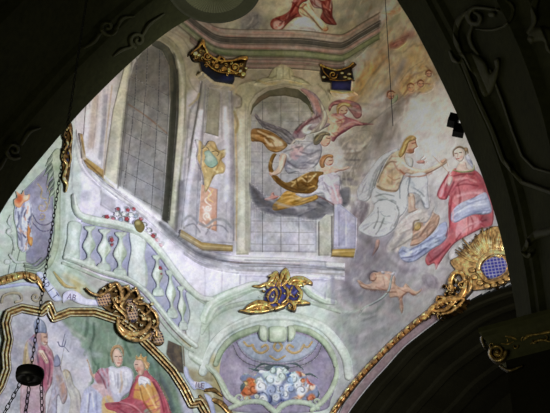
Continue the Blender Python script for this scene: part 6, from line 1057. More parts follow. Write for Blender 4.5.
wom = fg('woman', t, [('P', [(455, 168), (451, 172), (446, 176), (440, 186), (437, 193), (439, 199), (446, 200), (449, 196), (448, 204), (448, 216), (449, 228), (444, 238), (434, 246), (427, 254), (425, 261), (428, 266), (434, 264), (436, 270), (441, 262), (448, 252), (456, 243), (468, 236), (480, 230), (492, 226), (494, 212), (490, 190), (482, 176), (474, 169), (466, 170)], 4, .014)], (198, 100, 106), WD+[
   ('S', [(450, 176), (442, 188), (440, 196)], 2.4, (222, 140, 146), .8, 1), ('S', [(447, 184), (444, 196)], 1.2, (150, 54, 70), .8, .7), ('b', 462, 180, 8, 4, .1, (216, 132, 138), .8, .6), ('S', [(452, 192), (460, 182), (474, 178)], 1.4, (164, 66, 80), .7, .7), ('P', [(454, 196), (470, 190), (484, 190), (484, 196), (464, 204), (454, 206)], (216, 142, 146), .8, 1.5), ('S', [(474, 172), (482, 184), (488, 200)], 2, (172, 76, 88), .7, 1),
   ('P', [(450, 204), (456, 206), (458, 222), (452, 226)], (202, 106, 114), .9, 1), ('P', [(458, 222), (470, 216), (478, 218), (478, 226), (466, 232), (456, 238)], (214, 148, 154), .85, 1.2), ('S', [(484, 214), (480, 222), (484, 226)], 1.4, (160, 60, 74), .8, .7), ('S', [(452, 230), (444, 244), (430, 256)], 3, (174, 92, 104), .7, 1.5), ('S', [(458, 240), (446, 252), (438, 264)], 1.6, (150, 70, 84), .6, 1), ('P', [(427, 254), (438, 248), (440, 256), (430, 262)], (164, 88, 98), .8, 1), ('S', [(464, 172), (470, 182)], 1, (180, 80, 90), .6, .6)], 'woman in a red dress', h0=.02)
fg('neck', wom, [('P', [(460, 162), (466, 162), (468, 168), (474, 171), (466, 173), (456, 171)], 2, .008)], (218, 190, 180), [], None, h0=.034, step=.4, back=.02)
fg('collar', wom, [('S', [(453, 170), (462, 172), (473, 170), (474, 165)], [2, 2.4, 3, 1.6], .008)], (182, 182, 136), [('S', [(454, 171), (472, 171.6)], .8, (140, 140, 92), .7, .5)], 'pale green collar', h0=.044, step=.4, back=.03)
fg('face', wom, [('P', [(454, 152), (457, 148), (462, 148), (465, 153), (464, 159), (461, 162), (457, 161), (454, 157)], 3, .012)], (226, 200, 190), [('s', [(455, 153.6), (457, 153.2)], .8, (90, 62, 60), .9, .3), ('s', [(459.4, 152.6), (461.6, 152.4)], .8, (90, 62, 60), .9, .3), ('s', [(456.4, 159), (459, 158.6)], 1, (180, 66, 66), .9, .3), ('S', [(458, 153.6), (457.4, 157)], .6, (180, 130, 116), .8, .3), ('b', 461, 157, 1.8, 1.6, 0, (226, 160, 150), .6, .6)], None, h0=.05, step=.36, back=.03)
fg('hair', wom, [('S', [(453.6, 156), (453.6, 151), (457, 147.6), (461, 147), (465, 150), (466, 155)], [1.6, 2, 2.6, 2.6, 2.4, 1.6], .01), ('b', 466, 149.6, 2.4, 2.6, .012), ('S', [(463, 148), (467, 149), (468, 153)], 2, .01)], (150, 122, 88), [('b', 466, 149.6, 1.6, 1.8, 0, (204, 160, 116), .8, .5), ('b', 455, 150, 2, 2, 0, (104, 98, 104), .6, .6)], None, h0=.056, step=.38, back=.04)
fg('veil', wom, [('P', [(466, 153), (470, 156), (474, 165), (477, 172), (472, 168), (467, 162), (465, 158)], 2, .008)], (190, 192, 214), [], None, h0=.03, step=.45)
fg('hand', wom, [('P', [(448, 177), (452, 176), (453, 180), (450, 186), (447, 184)], 1.5, .008), ('s', [(450, 178), (448, 174)], 1, .008)], (226, 196, 186), [], None, h0=.045, step=.4, back=.03)
fg('blue_sash', wom, [('P', [(450, 216), (454, 208), (462, 202), (474, 197), (485, 192), (490, 200), (492, 212), (484, 215), (474, 215), (464, 219), (456, 223), (451, 221)], 4, .014)], (178, 182, 208), [('S', [(454, 214), (466, 206), (484, 200)], 2.6, (206, 208, 224), .8, 1.2), ('S', [(456, 219), (470, 212), (488, 208)], 1.4, (146, 152, 186), .7, .8), ('S', [(466, 203), (474, 204)], 1.2, (150, 156, 190), .7, .7)], 'pale blue sash around the hips', h0=.04)
crouch = fg('crouching_figure', t, [('P', [(434, 212), (436, 206), (433, 209), (429, 218), (424, 222), (418, 222), (413, 228), (412, 238), (410, 246), (420, 244), (430, 236), (438, 226), (440, 216)], 3, .012)], (176, 140, 122), [('S', [(424, 226), (418, 236), (412, 242)], 3, (196, 158, 134), .7, 1.2), ('S', [(430, 216), (424, 226)], 1.6, (136, 110, 106), .7, .8), ('P', [(424, 216), (430, 212), (432, 216), (424, 226)], (130, 136, 156), .8, .8)], 'crouching dark haired figure', h0=.024)
fg('hair', crouch, [('b', 417.5, 226.5, 4, 5, .01, .5)], (178, 148, 92), [('b', 416, 225, 1.6, 2.4, 0, (208, 182, 124), .7, .5)], None, h0=.034, step=.4, back=.02)
fg('blue_drape', crouch, [('P', [(416, 246), (424, 240), (434, 232), (440, 224), (447, 222), (448, 236), (442, 244), (432, 250), (424, 256), (414, 262), (404, 262), (398, 254), (402, 246), (410, 248)], 4, .012)], (160, 166, 194), [('S', [(404, 256), (416, 252), (436, 240)], 2, (190, 196, 214), .8, 1), ('S', [(410, 260), (424, 250), (440, 240)], 1.4, (112, 118, 152), .8, .8), ('S', [(402, 250), (412, 254), (422, 246)], 1.4, (118, 124, 158), .8, .8), ('S', [(430, 236), (442, 228)], 2, (180, 184, 206), .7, 1)], 'grey blue drapery', h0=.03)
fg('pale_cloud', t, [('P', [(452, 262), (448, 256), (453, 246), (462, 239), (474, 232), (486, 226), (498, 224), (502, 234), (490, 236), (476, 242), (464, 252), (458, 262)], 5, .015)], (192, 184, 182), [('S', [(454, 252), (470, 238), (494, 230)], 3, (216, 210, 208), .7, 1.5), ('S', [(462, 252), (480, 240), (498, 234)], 3, (156, 146, 146), .6, 1.5)], h0=.03)
fg('mauve_cloud', t, [('P', [(420, 276), (426, 272), (434, 274), (440, 282), (438, 290), (428, 290), (422, 284)], 4, .01)], (152, 140, 150), [('b', 428, 278, 4, 4, 0, (170, 158, 166), .7, .6)], h0=.01)
# --- putto in the lower right clouds
t = thing('fresco', 'fresco of a naked flying cherub with a pale ribbon above the gilded garland', 'fresco', (390, 282))
pu = fg('cherub', t, [('P', [(370, 275), (376, 272), (386, 271), (392, 272), (396, 278), (396, 284), (402, 287), (406, 283), (412, 289), (417, 291), (422, 288), (421, 292), (414, 296), (408, 293), (403, 298), (404, 308), (402, 314), (399, 308), (398, 298), (390, 298), (388, 292), (380, 291), (370, 290), (362, 288), (357, 281), (360, 280), (366, 284), (372, 282)], 3, .014)], (206, 166, 144), [('b', 384, 281, 7, 7, 0, (220, 182, 160), .8, .6), ('S', [(376, 287), (386, 290), (394, 288)], 1.2, (176, 120, 100), .7, .8), ('S', [(398, 288), (406, 292), (414, 294)], 1.2, (176, 116, 98), .7, .7), ('S', [(360, 283), (370, 287)], 1.2, (180, 120, 96), .6, .7), ('S', [(400, 298), (402, 308)], 1, (170, 112, 96), .6, .6), ('S', [(383, 276), (385, 286)], .9, (180, 126, 104), .6, .6)], 'naked flying cherub', h0=.02)
fg('head', pu, [('b', 373, 277, 4.2, 5, .012, .3)], (206, 158, 134), [('s', [(371, 280), (374, 281)], .8, (150, 80, 66), .8, .4)], None, h0=.04, step=.4, back=.03)
fg('hair', pu, [('S', [(370, 281), (369, 275), (373, 271), (378, 272)], [1.5, 3, 3, 1.4], .01)], (132, 122, 124), [], None, h0=.05, step=.4, back=.04)
fg('ribbon', t, [('S', [(394, 272), (391, 280), (389, 290), (382, 298), (372, 304), (364, 308), (358, 316)], [2, 3, 3.4, 3, 3, 2.4, 1], .012)], (176, 184, 182), [('S', [(392, 280), (386, 294), (372, 303)], 1, (206, 212, 212), .7, .6)], h0=.05)
fg('white_bow', t, [('b', 383, 272.5, 2.6, 1.8, .012, .4), ('s', [(383, 272.5), (393, 274)], 1.2, .01), ('b', 393, 274, 3, 1.8, .012, -.5)], (206, 200, 206), [], h0=.06, step=.4, back=.04)
fg('foot', t, [('P', [(376, 240), (380, 240), (379, 248), (374, 255), (372, 256), (374, 248)], 2, .01)], (196, 148, 132), [], 'bare foot trailing from the cloud above', h0=.012)
# --- angels before the window
t = thing('fresco', 'fresco of winged angels in ochre drapery flying across the arched painted window', 'fresco', (300, 150))
fg('cloud', t, [('P', [(248, 182), (250, 198), (258, 210), (274, 217), (294, 218), (316, 221), (336, 213), (350, 204), (350, 186), (332, 190), (310, 196), (288, 198), (268, 196), (258, 188)], 5, .012)], (104, 102, 108), mottle((250, 184, 350, 220), 40, [(140, 138, 146), (88, 86, 92), (158, 150, 156)], 12, 3, .2, .5, .5, seed=161), h0=.016)
fg('cloud', t, [('P', [(336, 140), (350, 134), (366, 130), (374, 136), (366, 150), (358, 168), (352, 186), (344, 192), (340, 176), (344, 158)], 5, .01)], (150, 142, 132), [('s', [(338, 152), (364, 150)], 2.4, (186, 180, 170), .7, 1), ('s', [(340, 160), (362, 160)], 2, (104, 98, 98), .7, .8), ('s', [(342, 170), (358, 171)], 2.4, (178, 172, 168), .7, 1), ('s', [(342, 179), (355, 180)], 2.2, (98, 92, 96), .7, .8)], h0=.008)
an = fg('angel', t, [('P', [(278, 154), (286, 148), (298, 144), (308, 142), (318, 142), (322, 146), (322, 154), (318, 164), (310, 170), (298, 172), (288, 174), (284, 168), (282, 160)], 4, .016)], (150, 148, 158), [('S', [(288, 150), (302, 147), (314, 148)], 3, (176, 174, 182), .8, 1.2), ('P', [(292, 146), (300, 144), (304, 150), (296, 160), (290, 156)], (184, 150, 158), .8, 1.5), ('S', [(286, 160), (296, 166), (310, 164)], 2, (124, 122, 134), .8, 1), ('S', [(296, 156), (308, 156), (318, 150)], 1.8, (128, 128, 140), .7, .8), ('S', [(288, 170), (304, 170), (318, 162)], 1.6, (172, 174, 184), .7, .8), ('S', [(278, 154), (286, 154), (290, 160)], 2, (190, 184, 186), .7, .8)], 'angel leaning forward in a grey and rose tunic', h0=.03)
fg('arm', an, [('P', [(281, 153), (287, 155), (286, 163), (283, 170), (280, 174), (275, 176), (270, 176), (269, 172), (274, 171), (278, 166), (279, 158)], 2.5, .012)], (200, 172, 152), [('S', [(283, 156), (282, 166), (278, 173)], 1.6, (222, 196, 178), .8, .8), ('S', [(286, 158), (284, 168)], 1, (160, 112, 92), .7, .6), ('S', [(270, 172), (270, 176)], .8, (190, 120, 104), .7, .4), ('s', [(271, 173), (274, 177)], .7, (180, 120, 100), .6, .4)], None, h0=.05)
fg('head', an, [('P', [(322, 136), (327, 134), (331, 137), (331, 141), (329, 145), (325, 147), (321, 145), (320, 140)], 3, .014)], (200, 154, 134), [('s', [(326.6, 138), (329.6, 138.6)], .8, (90, 60, 54), .9, .3), ('s', [(327, 143.6), (329.6, 143)], .8, (160, 66, 62), .9, .3), ('b', 325, 142, 2, 2, 0, (216, 150, 130), .7, .6)], None, h0=.055, step=.38, back=.03)
fg('hair', an, [('P', [(313, 142), (314, 137), (318, 133), (324, 131), (330, 133), (330, 136), (325, 136), (322, 141), (318, 145), (314, 145)], 3, .014)], (116, 108, 90), [('S', [(316, 140), (320, 135), (328, 133)], 1.2, (164, 146, 108), .8, .6), ('S', [(316, 143), (320, 140)], .8, (76, 80, 76), .8, .4)], None, h0=.06, step=.4, back=.04)
fg('ochre_drape', an, [('P', [(272, 154), (277, 154), (274, 160), (273, 168), (278, 176), (286, 182), (296, 178), (308, 172), (318, 171), (324, 172), (322, 178), (318, 184), (320, 190), (312, 194), (300, 194), (288, 191), (277, 184), (270, 175), (268, 165)], 4, .016)], (130, 96, 46), [('S', [(286, 182), (296, 176), (308, 172)], 2, (210, 184, 130), .8, 1), ('S', [(292, 186), (302, 178), (314, 176)], 1.6, (206, 176, 118), .8, .8), ('S', [(270, 168), (276, 180), (290, 190)], 1.4, (116, 78, 30), .8, .8), ('S', [(298, 188), (308, 182), (318, 176)], 1.6, (116, 80, 32), .8, .8), ('S', [(306, 190), (314, 186)], 1.4, (198, 158, 84), .8, .8), ('S', [(286, 174), (290, 182)], 1.2, (122, 86, 38), .7, .6)], 'ochre drapery looping round the arm', h0=.045)
fg('ochre_drape', an, [('P', [(284, 192), (290, 190), (304, 193), (316, 194), (318, 199), (306, 204), (290, 208), (275, 211), (272, 206), (278, 199)], 3, .012)], (176, 134, 62), [('S', [(278, 204), (292, 200), (306, 197)], 2, (204, 168, 100), .8, 1), ('S', [(280, 208), (296, 204), (312, 198)], 1.2, (126, 90, 40), .7, .7)], 'lower tail of ochre drapery', h0=.04)
fg('pink_foot', an, [('P', [(264, 199), (270, 196), (271, 193), (274, 192), (275, 195), (280, 196), (276, 199), (268, 201)], 1.5, .01)], (196, 134, 122), [], None, h0=.05, step=.42, back=.03)
fg('wing', an, [('P', [(254, 116), (257, 114), (262, 120), (272, 124), (284, 128), (292, 134), (296, 142), (290, 145), (284, 142), (278, 136), (270, 131), (262, 127)], 4, .016)], (124, 118, 122), [('S', [(258, 118), (272, 127), (290, 138)], 1.6, (152, 148, 152), .8, .8), ('S', [(262, 124), (278, 132), (288, 141)], 1.4, (98, 92, 96), .7, .7)], 'grey feathered wing', h0=.03)
fg('sleeve_swirl', an, [('P', [(251, 130), (258, 128), (268, 130), (276, 134), (284, 140), (288, 145), (284, 150), (276, 153), (268, 150), (262, 143), (256, 142), (251, 141)], 4, .016)], (146, 106, 56), [('P', [(264, 138), (272, 136), (282, 142), (282, 146), (270, 146)], (202, 182, 152), .85, 1.2), ('S', [(252, 134), (262, 134), (270, 142)], 2, (112, 76, 32), .8, 1), ('S', [(266, 148), (276, 151), (284, 149)], 1.6, (178, 136, 76), .8, .8), ('b', 254, 136, 3, 4, 0, (176, 134, 78), .6, .6)], 'ochre sleeve swirling behind', h0=.034)
fg('wing', an, [('P', [(292, 134), (300, 124), (312, 116), (313, 112), (308, 98), (300, 90), (304, 88), (316, 94), (324, 106), (328, 116), (326, 122), (332, 124), (318, 132), (308, 134), (304, 140), (296, 140)], 4, .016)], (140, 122, 128), [('P', [(300, 90), (306, 90), (318, 100), (324, 112), (318, 112), (310, 100)], (166, 120, 112), .85, 1.5), ('S', [(296, 132), (308, 122), (318, 116)], 4, (134, 86, 92), .85, 1.5), ('S', [(314, 112), (320, 118)], 2, (96, 92, 104), .7, 1), ('S', [(322, 104), (326, 114)], 2, (196, 188, 176), .7, 1), ('S', [(302, 130), (310, 126), (322, 124)], 3, (170, 166, 168), .7, 1.2), ('S', [(296, 139), (302, 139), (308, 135)], 1.2, (198, 186, 170), .8, .6), ('S', [(294, 130), (302, 121), (312, 114)], 1.4, (70, 66, 68), .7, .7)], 'rose and grey wing sweeping upward', h0=.034)
fg('white_feather', an, [('P', [(302, 129), (306, 125), (313, 124), (309, 129), (314, 131), (309, 135), (303, 134)], 2, .01)], (184, 182, 180), [], None, h0=.05, step=.42, back=.03)
ch = fg('cherub', t, [('P', [(322, 166), (328, 166), (336, 166), (342, 167), (348, 166), (350, 168), (344, 171), (338, 172), (332, 176), (324, 176), (318, 172)], 2.5, .012)], (206, 164, 146), [('S', [(330, 168), (342, 168)], 1.4, (224, 190, 172), .8, .7), ('S', [(330, 173), (342, 171)], .9, (176, 110, 92), .7, .5)], 'cherub reaching out', h0=.04)
fg('head', ch, [('b', 329, 161, 5, 5.2, .016)], (210, 164, 144), [('s', [(329, 160.6), (332, 160.4)], .8, (110, 60, 52), .9, .3), ('s', [(329.6, 164.4), (332, 164)], .8, (170, 66, 62), .9, .3), ('b', 327.6, 163, 1.8, 1.5, 0, (222, 140, 124), .7, .6)], None, h0=.05, step=.38, back=.03)
fg('hair', ch, [('P', [(321, 168), (319, 162), (322, 156), (328, 154), (333, 155), (333, 158), (328, 158), (325, 162), (325, 167)], 2.5, .012)], (164, 114, 70), [('S', [(323, 160), (328, 156), (332, 156)], 1.2, (200, 156, 104), .8, .6)], None, h0=.06, step=.4, back=.04)
fg('white_cloth', ch, [('P', [(318, 176), (326, 174), (334, 172), (340, 176), (341, 184), (340, 192), (343, 200), (342, 206), (332, 206), (326, 200), (322, 194), (306, 198), (297, 196), (296, 193), (310, 193), (318, 186)], 3, .014)], (182, 176, 188), [('S', [(326, 176), (330, 188), (334, 202)], 2, (206, 202, 212), .8, 1), ('P', [(330, 186), (341, 186), (343, 204), (334, 206)], (184, 146, 150), .7, 1.5), ('S', [(298, 194), (310, 196), (322, 192)], 1.6, (172, 178, 186), .8, .8), ('S', [(322, 178), (324, 190)], 1.2, (142, 138, 154), .7, .7)], 'white and rose cloth', h0=.05)
c2 = fg('cherub', t, [('P', [(328, 116), (334, 113), (342, 113), (346, 116), (350, 118), (356, 120), (360, 122), (372, 123), (374, 125), (362, 126), (354, 127), (346, 132), (338, 137), (334, 142), (330, 140), (328, 134), (328, 124)], 3, .014)], (156, 104, 110), [('P', [(327, 116), (338, 115), (345, 119), (340, 128), (336, 136), (329, 134)], (204, 164, 138), .95, 1.2), ('b', 332, 131, 3.6, 4.2, 0, (214, 180, 154), .8, .5), ('S', [(336, 118), (342, 122), (338, 130)], 1.2, (150, 96, 78), .7, .7), ('S', [(346, 114), (354, 120), (358, 123)], 2.4, (178, 120, 128), .8, 1), ('S', [(336, 134), (346, 126), (358, 122)], 1.8, (192, 140, 122), .8, .8), ('S', [(334, 138), (346, 130), (360, 125)], 1.4, (136, 66, 80), .8, .7), ('S', [(362, 124.4), (373, 124.6)], 1, (140, 56, 72), .9, .5), ('b', 332, 129, 3.4, 3.6, 0, (202, 168, 142), .9, .5)], 'winged cherub in rose drapery', h0=.03)
fg('rose_hood', c2, [('P', [(328, 108), (332, 102), (342, 99), (354, 101), (361, 106), (362, 116), (356, 119), (350, 112), (344, 106), (334, 106), (330, 112)], 3, .012)], (148, 100, 102), [('S', [(332, 105), (344, 101), (358, 106)], 1.6, (180, 122, 122), .8, .8)], 'rose hood blowing behind the head', h0=.024)
fg('head', c2, [('b', 343.5, 110.5, 4.6, 4.6, .016)], (200, 144, 118), [('s', [(341, 110.4), (343, 110.8)], .8, (96, 50, 44), .9, .3), ('s', [(345.4, 110.4), (347.4, 110)], .8, (96, 50, 44), .9, .3), ('s', [(343, 113.8), (346, 113.6)], .8, (166, 60, 56), .9, .3), ('b', 344, 111.5, 2, 1.4, 0, (212, 140, 112), .5, .6)], None, h0=.05, step=.38, back=.03)
fg('hair', c2, [('P', [(337, 114), (336, 107), (340, 103), (346, 102), (351, 104), (353, 108), (349, 108), (344, 106.5), (340, 109), (339, 114)], 2.5, .014)], (172, 138, 84), [('S', [(338, 108), (343, 104), (350, 105)], 1.2, (204, 174, 118), .8, .6), ('b', 351, 106, 1.6, 1.6, 0, (130, 98, 54), .7, .5)], None, h0=.06, step=.4, back=.04)
fg('wing', c2, [('P', [(318, 100), (323, 104), (327, 112), (328, 120), (324, 128), (319, 132), (308, 134), (316, 126), (322, 118), (320, 108)], 2.5, .012)], (158, 148, 138), [('S', [(321, 104), (325, 116), (320, 128)], 1.2, (200, 192, 170), .8, .7)], None, h0=.05)
# --- reclining figure on the vault
t = thing('vault_fresco', 'fresco of a reclining figure in brick red drapery on the vault above the cornice', 'fresco', (298, 14))
rc = fg('reclining_figure', t, [('P', [(300, 6), (304, 2), (310, 3), (314, 10), (320, 18), (326, 24), (329, 29), (325, 32), (319, 28), (312, 20), (304, 16), (299, 12)], 3, .012)], (188, 156, 122), [('S', [(304, 6), (312, 14), (322, 26)], 2.2, (212, 184, 150), .8, 1), ('S', [(303, 14), (314, 22), (322, 30)], 1.2, (136, 102, 76), .7, .7), ('b', 326, 29.5, 3, 2, .3, (196, 122, 84), .8, .5)], 'bare leg of a reclining figure', h0=.04)
fg('red_drape', rc, [('P', [(271, 20), (276, 17), (284, 14), (290, 9), (294, -2), (304, -8), (312, -4), (306, 2), (300, 6), (300, 14), (306, 18), (296, 18), (288, 24), (282, 30), (275, 31), (270, 26)], 4, .016)], (132, 64, 54), [('P', [(274, 22), (282, 20), (284, 26), (278, 30), (274, 28)], (184, 150, 142), .8, 1.2), ('S', [(286, 18), (294, 10), (300, 0)], 1.8, (164, 104, 92), .7, .8), ('S', [(280, 24), (290, 18), (298, 14)], 1.6, (92, 40, 36), .7, .7), ('S', [(290, 2), (300, 0)], 2, (176, 150, 148), .6, 1)], 'brick red drapery', h0=.03)
fg('red_drape', rc, [('P', [(308, -6), (316, -2), (324, 0), (331, -4), (333, 6), (333, 16), (337, 25), (326, 24), (320, 18), (322, 10), (314, 8), (310, 2)], 4, .014)], (124, 62, 54), [('P', [(310, -2), (320, 2), (322, 10), (316, 10)], (150, 134, 132), .85, 1.2), ('S', [(328, 2), (326, 12), (332, 22)], 2, (158, 100, 90), .7, .9), ('S', [(332, -2), (330, 10)], 1.2, (176, 168, 164), .7, .7)], 'brick red drapery', h0=.03)
fg('cloud', t, [('P', [(284, 32), (288, 24), (296, 18), (304, 15), (312, 20), (318, 26), (322, 33), (304, 34)], 5, .016)], (176, 168, 166), [('b', 306, 22, 7, 4, .3, (196, 188, 186), .7, .6), ('S', [(290, 31), (304, 28), (318, 31)], 2, (146, 138, 136), .6, 1)], h0=.034)
fg('cloud', t, [('P', [(240, 34), (240, 20), (248, 12), (257, 11), (262, 18), (260, 28), (252, 34)], 6, .01)], (118, 114, 110), [('b', 252, 22, 5, 6, 0, (104, 100, 98), .6, .6)], h0=.02)
# --- winged heads high on the right
t = thing('fresco', 'fresco of faint cherubs and ochre clouds high beside the thin cable', 'fresco', (405, 60))
fg('orange_drape', t, [('P', [(380, 14), (384, 11), (390, 10), (398, 6), (402, 9), (398, 14), (393, 16), (391, 21), (388, 16)], 2, .012)], (190, 124, 90), [('S', [(384, 13), (392, 12), (398, 9)], 1, (214, 160, 124), .8, .5)], h0=.02)
fg('stone_edge', t, [('P', [(376, 16), (380, 15), (382, 24), (380, 32), (374, 40), (364, 52), (356, 58), (366, 46), (376, 32)], 2, .012)], (110, 118, 88), [('S', [(380, 24), (372, 40)], 1, (178, 170, 140), .7, .6)], h0=.03)
fg('rose_drape', t, [('P', [(388, 44), (396, 40), (406, 36), (409, 36), (406, 43), (398, 49), (391, 49)], 2, .01)], (144, 92, 80), [('S', [(392, 46), (404, 40)], 1.2, (170, 116, 100), .7, .6)], h0=.016)
fc = fg('cherub_head', t, [('b', 391, 96, 3.6, 4, .014)], (182, 134, 108), [('s', [(389, 96), (390.6, 96.2)], .7, (90, 50, 44), .9, .3), ('s', [(392, 96.2), (393.8, 96)], .7, (90, 50, 44), .9, .3), ('b', 391, 98, 1, .8, 0, (160, 66, 56), .8, .5)], None, h0=.03, step=.38)
fg('hair', fc, [('S', [(387, 97), (388, 92), (392, 91), (395, 93)], [1.6, 2.4, 2.4, 1.4], .01)], (138, 84, 58), [], None, h0=.04, step=.4, back=.03)
fg('green_wing', t, [('P', [(393, 98), (398, 94), (398, 100), (394, 104), (390, 104)], 2, .01)], (132, 142, 112), [], h0=.026)
fg('ochre_cloud', t, [('P', [(398, 88), (404, 76), (414, 66), (424, 62), (432, 76), (434, 88), (424, 94), (412, 92), (404, 98)], 6, .012)], (190, 164, 116), mottle((398, 62, 434, 98), 60, [(206, 186, 146), (166, 126, 84), (176, 112, 76), (168, 158, 150)], 8, 2, -.8, .8, .5, .9, 170)+[('b', 412, 88, 3, 3, 0, (206, 160, 124), .8, .5), ('b', 420, 84, 2.6, 2.6, 0, (196, 140, 108), .8, .5), ('S', [(404, 94), (410, 86), (418, 82)], 1.2, (160, 92, 66), .7, .7), ('S', [(418, 90), (424, 84), (430, 84)], 1.2, (162, 100, 76), .7, .7)], h0=.014)

for x, y, r_ in ((411, 88, 4.2), (421, 84, 3.6), (429, 74, 3.4)):
    h_ = fg('cherub_head', t, [('b', x, y, r_, r_*1.1, .01)], (196, 150, 118), [('b', x-1, y+1, 1.4, 1.2, 0, (204, 128, 100), .7, .5), ('s', [(x-2, y-.4), (x-.6, y-.2)], .7, (104, 64, 50), .8, .3), ('s', [(x+.8, y-.2), (x+2.2, y-.4)], .7, (104, 64, 50), .8, .3)], None, h0=.05, step=.4)
    fg('hair', h_, [('S', [(x-r_, y+1), (x-r_*.8, y-r_*.7), (x, y-r_*1.1), (x+r_*.8, y-r_*.6)], [1.2, 2.2, 2.4, 1.2], .01)], (148, 92, 60), [], None, h0=.06, step=.4)
# ---------------------------------------------------------------- stucco on the near arch
RR = stucco
RR('stucco_acanthus', 'curling grey stucco acanthus at the top of the dark right pier', [('S', [(474, 12), (480, 16), (478, 23), (471, 22), (468, 15), (473, 8), (484, 8), (498, 10)], [3, 5, 6, 6, 6, 5, 4, 3], .09), ('S', [(466, 12), (459, 20), (456, 32), (457, 44), (462, 56)], [5, 7, 6, 6, 4], .08), ('S', [(472, 26), (469, 36), (472, 46), (478, 54)], [3, 5, 5, 3], .07),
   ('P', [(456, 54), (462, 58), (468, 68), (476, 78), (480, 90), (485, 97), (492, 92), (497, 80), (500, 66), (499, 58), (494, 60), (495, 68), (490, 72), (486, 62), (478, 55), (468, 52)], 6, .09), ('S', [(450, 52), (454, 60), (460, 62)], [3, 5, 3], .07), ('b', 492, 14, 4, 3.4, .09)], 'stucco on the dark pier')
RR('stucco_scroll', 'long hooked stucco tendril crossing the panel right of the acanthus', [('S', [(476, 29), (490, 30), (504, 26), (512, 16), (512, 6), (506, 0)], [1.5, 3, 3.4, 4, 4, 3], .06)], 'stucco on the dark pier')
RR('stucco_leaf', 'stucco leaf spray at the upper right corner of the dark pier', [('S', [(538, -6), (534, 8), (534, 22), (528, 32)], [7, 7, 6, 4], .08), ('P', [(528, 34), (534, 28), (542, 26), (552, 28), (562, 22), (562, 50), (552, 54), (546, 50), (544, 42), (536, 42), (530, 44)], 5, .08), ('b', 531, 39, 4, 4, .1)], 'stucco on the dark pier')
RR('stucco_leaf', 'stucco leaf curl low on the dark pier above the brown ledge', [('S', [(524, 250), (530, 240), (538, 234), (548, 232), (560, 228)], [4, 7, 9, 9, 8], .08), ('S', [(522, 252), (528, 256), (534, 250)], [3, 5, 3], .07)], 'stucco on the dark pier')
RR('stucco_panel_moulding', 'raised angular panel border running down the dark right pier', [('s', [(462, 60), (476, 96), (492, 130), (503, 160), (522, 182), (562, 196)], 5, .07), ('s', [(476, 96), (492, 130)], 3, .07)], 'panel borders on the dark pier')
RR('stucco_panel_moulding', 'thin inner panel border close to the acanthus on the dark right pier', [('s', [(490, 70), (502, 100), (512, 130), (522, 156), (534, 168), (562, 176)], 3, .05)], 'panel borders on the dark pier')
RR('stucco_rosette', 'shallow stucco swirl on the dark arch left of the hanging glass shade', [('S', spiral(108, 27, 9, 0, 1.3), [4, 3], .05), ('S', [(117, 27), (124, 18), (134, 16)], [3, 4, 2], .05), ('S', [(100, 34), (94, 42), (84, 48)], [3, 4, 2], .05)], 'stucco on the dark arch')
RR('stucco_rosette', 'shallow stucco curl on the dark arch beside the hanging glass shade', [('S', spiral(138, 40, 8, 2, 1.3), [4, 3], .05), ('S', [(143, 35), (150, 24), (164, 14)], [3, 4, 2], .05), ('S', [(132, 47), (122, 50), (114, 56)], [3, 4, 2], .05)], 'stucco on the dark arch')
RR('stucco_rosette', 'shallow stucco swirl low on the dark arch at the left edge', [('S', spiral(14, 150, 9, 1, 1.3), [4, 3], .05), ('S', [(22, 144), (30, 132), (40, 128)], [3, 4, 2], .05), ('S', [(6, 158), (0, 168), (-6, 172)], [3, 4, 2], .05)], 'stucco on the dark arch')

def bm_box(V, Fc, c, sx, sy, sz, M=None):
    n = len(V)
    for a in (-1, 1):
        for b in (-1, 1):
            for d in (-1, 1):
                v = np.array([a*sx/2, b*sy/2, d*sz/2]); v = (M@v if M is not None else v)+np.asarray(c); V.append(v)
    for f in ((0, 1, 3, 2), (4, 6, 7, 5), (0, 4, 5, 1), (2, 3, 7, 6), (0, 2, 6, 4), (1, 5, 7, 3)): Fc.append([n+i for i in f])
def lathe(prof, c, n=48, axis=None, ribs=0, amp=0):
    V = []; Fc = []; c = np.asarray(c, float)
    for r_, z in prof:
        for k in range(n):
            a = 2*PI*k/n; rr = r_
            V.append(c+np.array([rr*math.cos(a), rr*math.sin(a), z+(amp if ribs and k % 2 else 0)*(1 if r_ > .02 else 0)]))
    for i in range(len(prof)-1):
        for k in range(n): Fc.append([i*n+k, i*n+(k+1) % n, (i+1)*n+(k+1) % n, (i+1)*n+k])
    return V, Fc
def pt(px, py, y): d = rays(np.array(float(px)), np.array(float(py))); return CAM+d*(y/d[1])
def tube(V, Fc, P, r, n=8):
    P = np.asarray(P, float); T = np.gradient(P, axis=0); T /= np.linalg.norm(T, axis=1)[:, None]; n0 = len(V)
    for p, t_ in zip(P, T):
        a = np.cross(t_, [0.3, .2, .9]); a /= np.linalg.norm(a)+1e-9; b = np.cross(t_, a)
        for k in range(n): V.append(p+r*(math.cos(2*PI*k/n)*a+math.sin(2*PI*k/n)*b))
    for i in range(len(P)-1):
        for k in range(n): Fc.append([n0+i*n+k, n0+i*n+(k+1) % n, n0+(i+1)*n+(k+1) % n, n0+(i+1)*n+k])
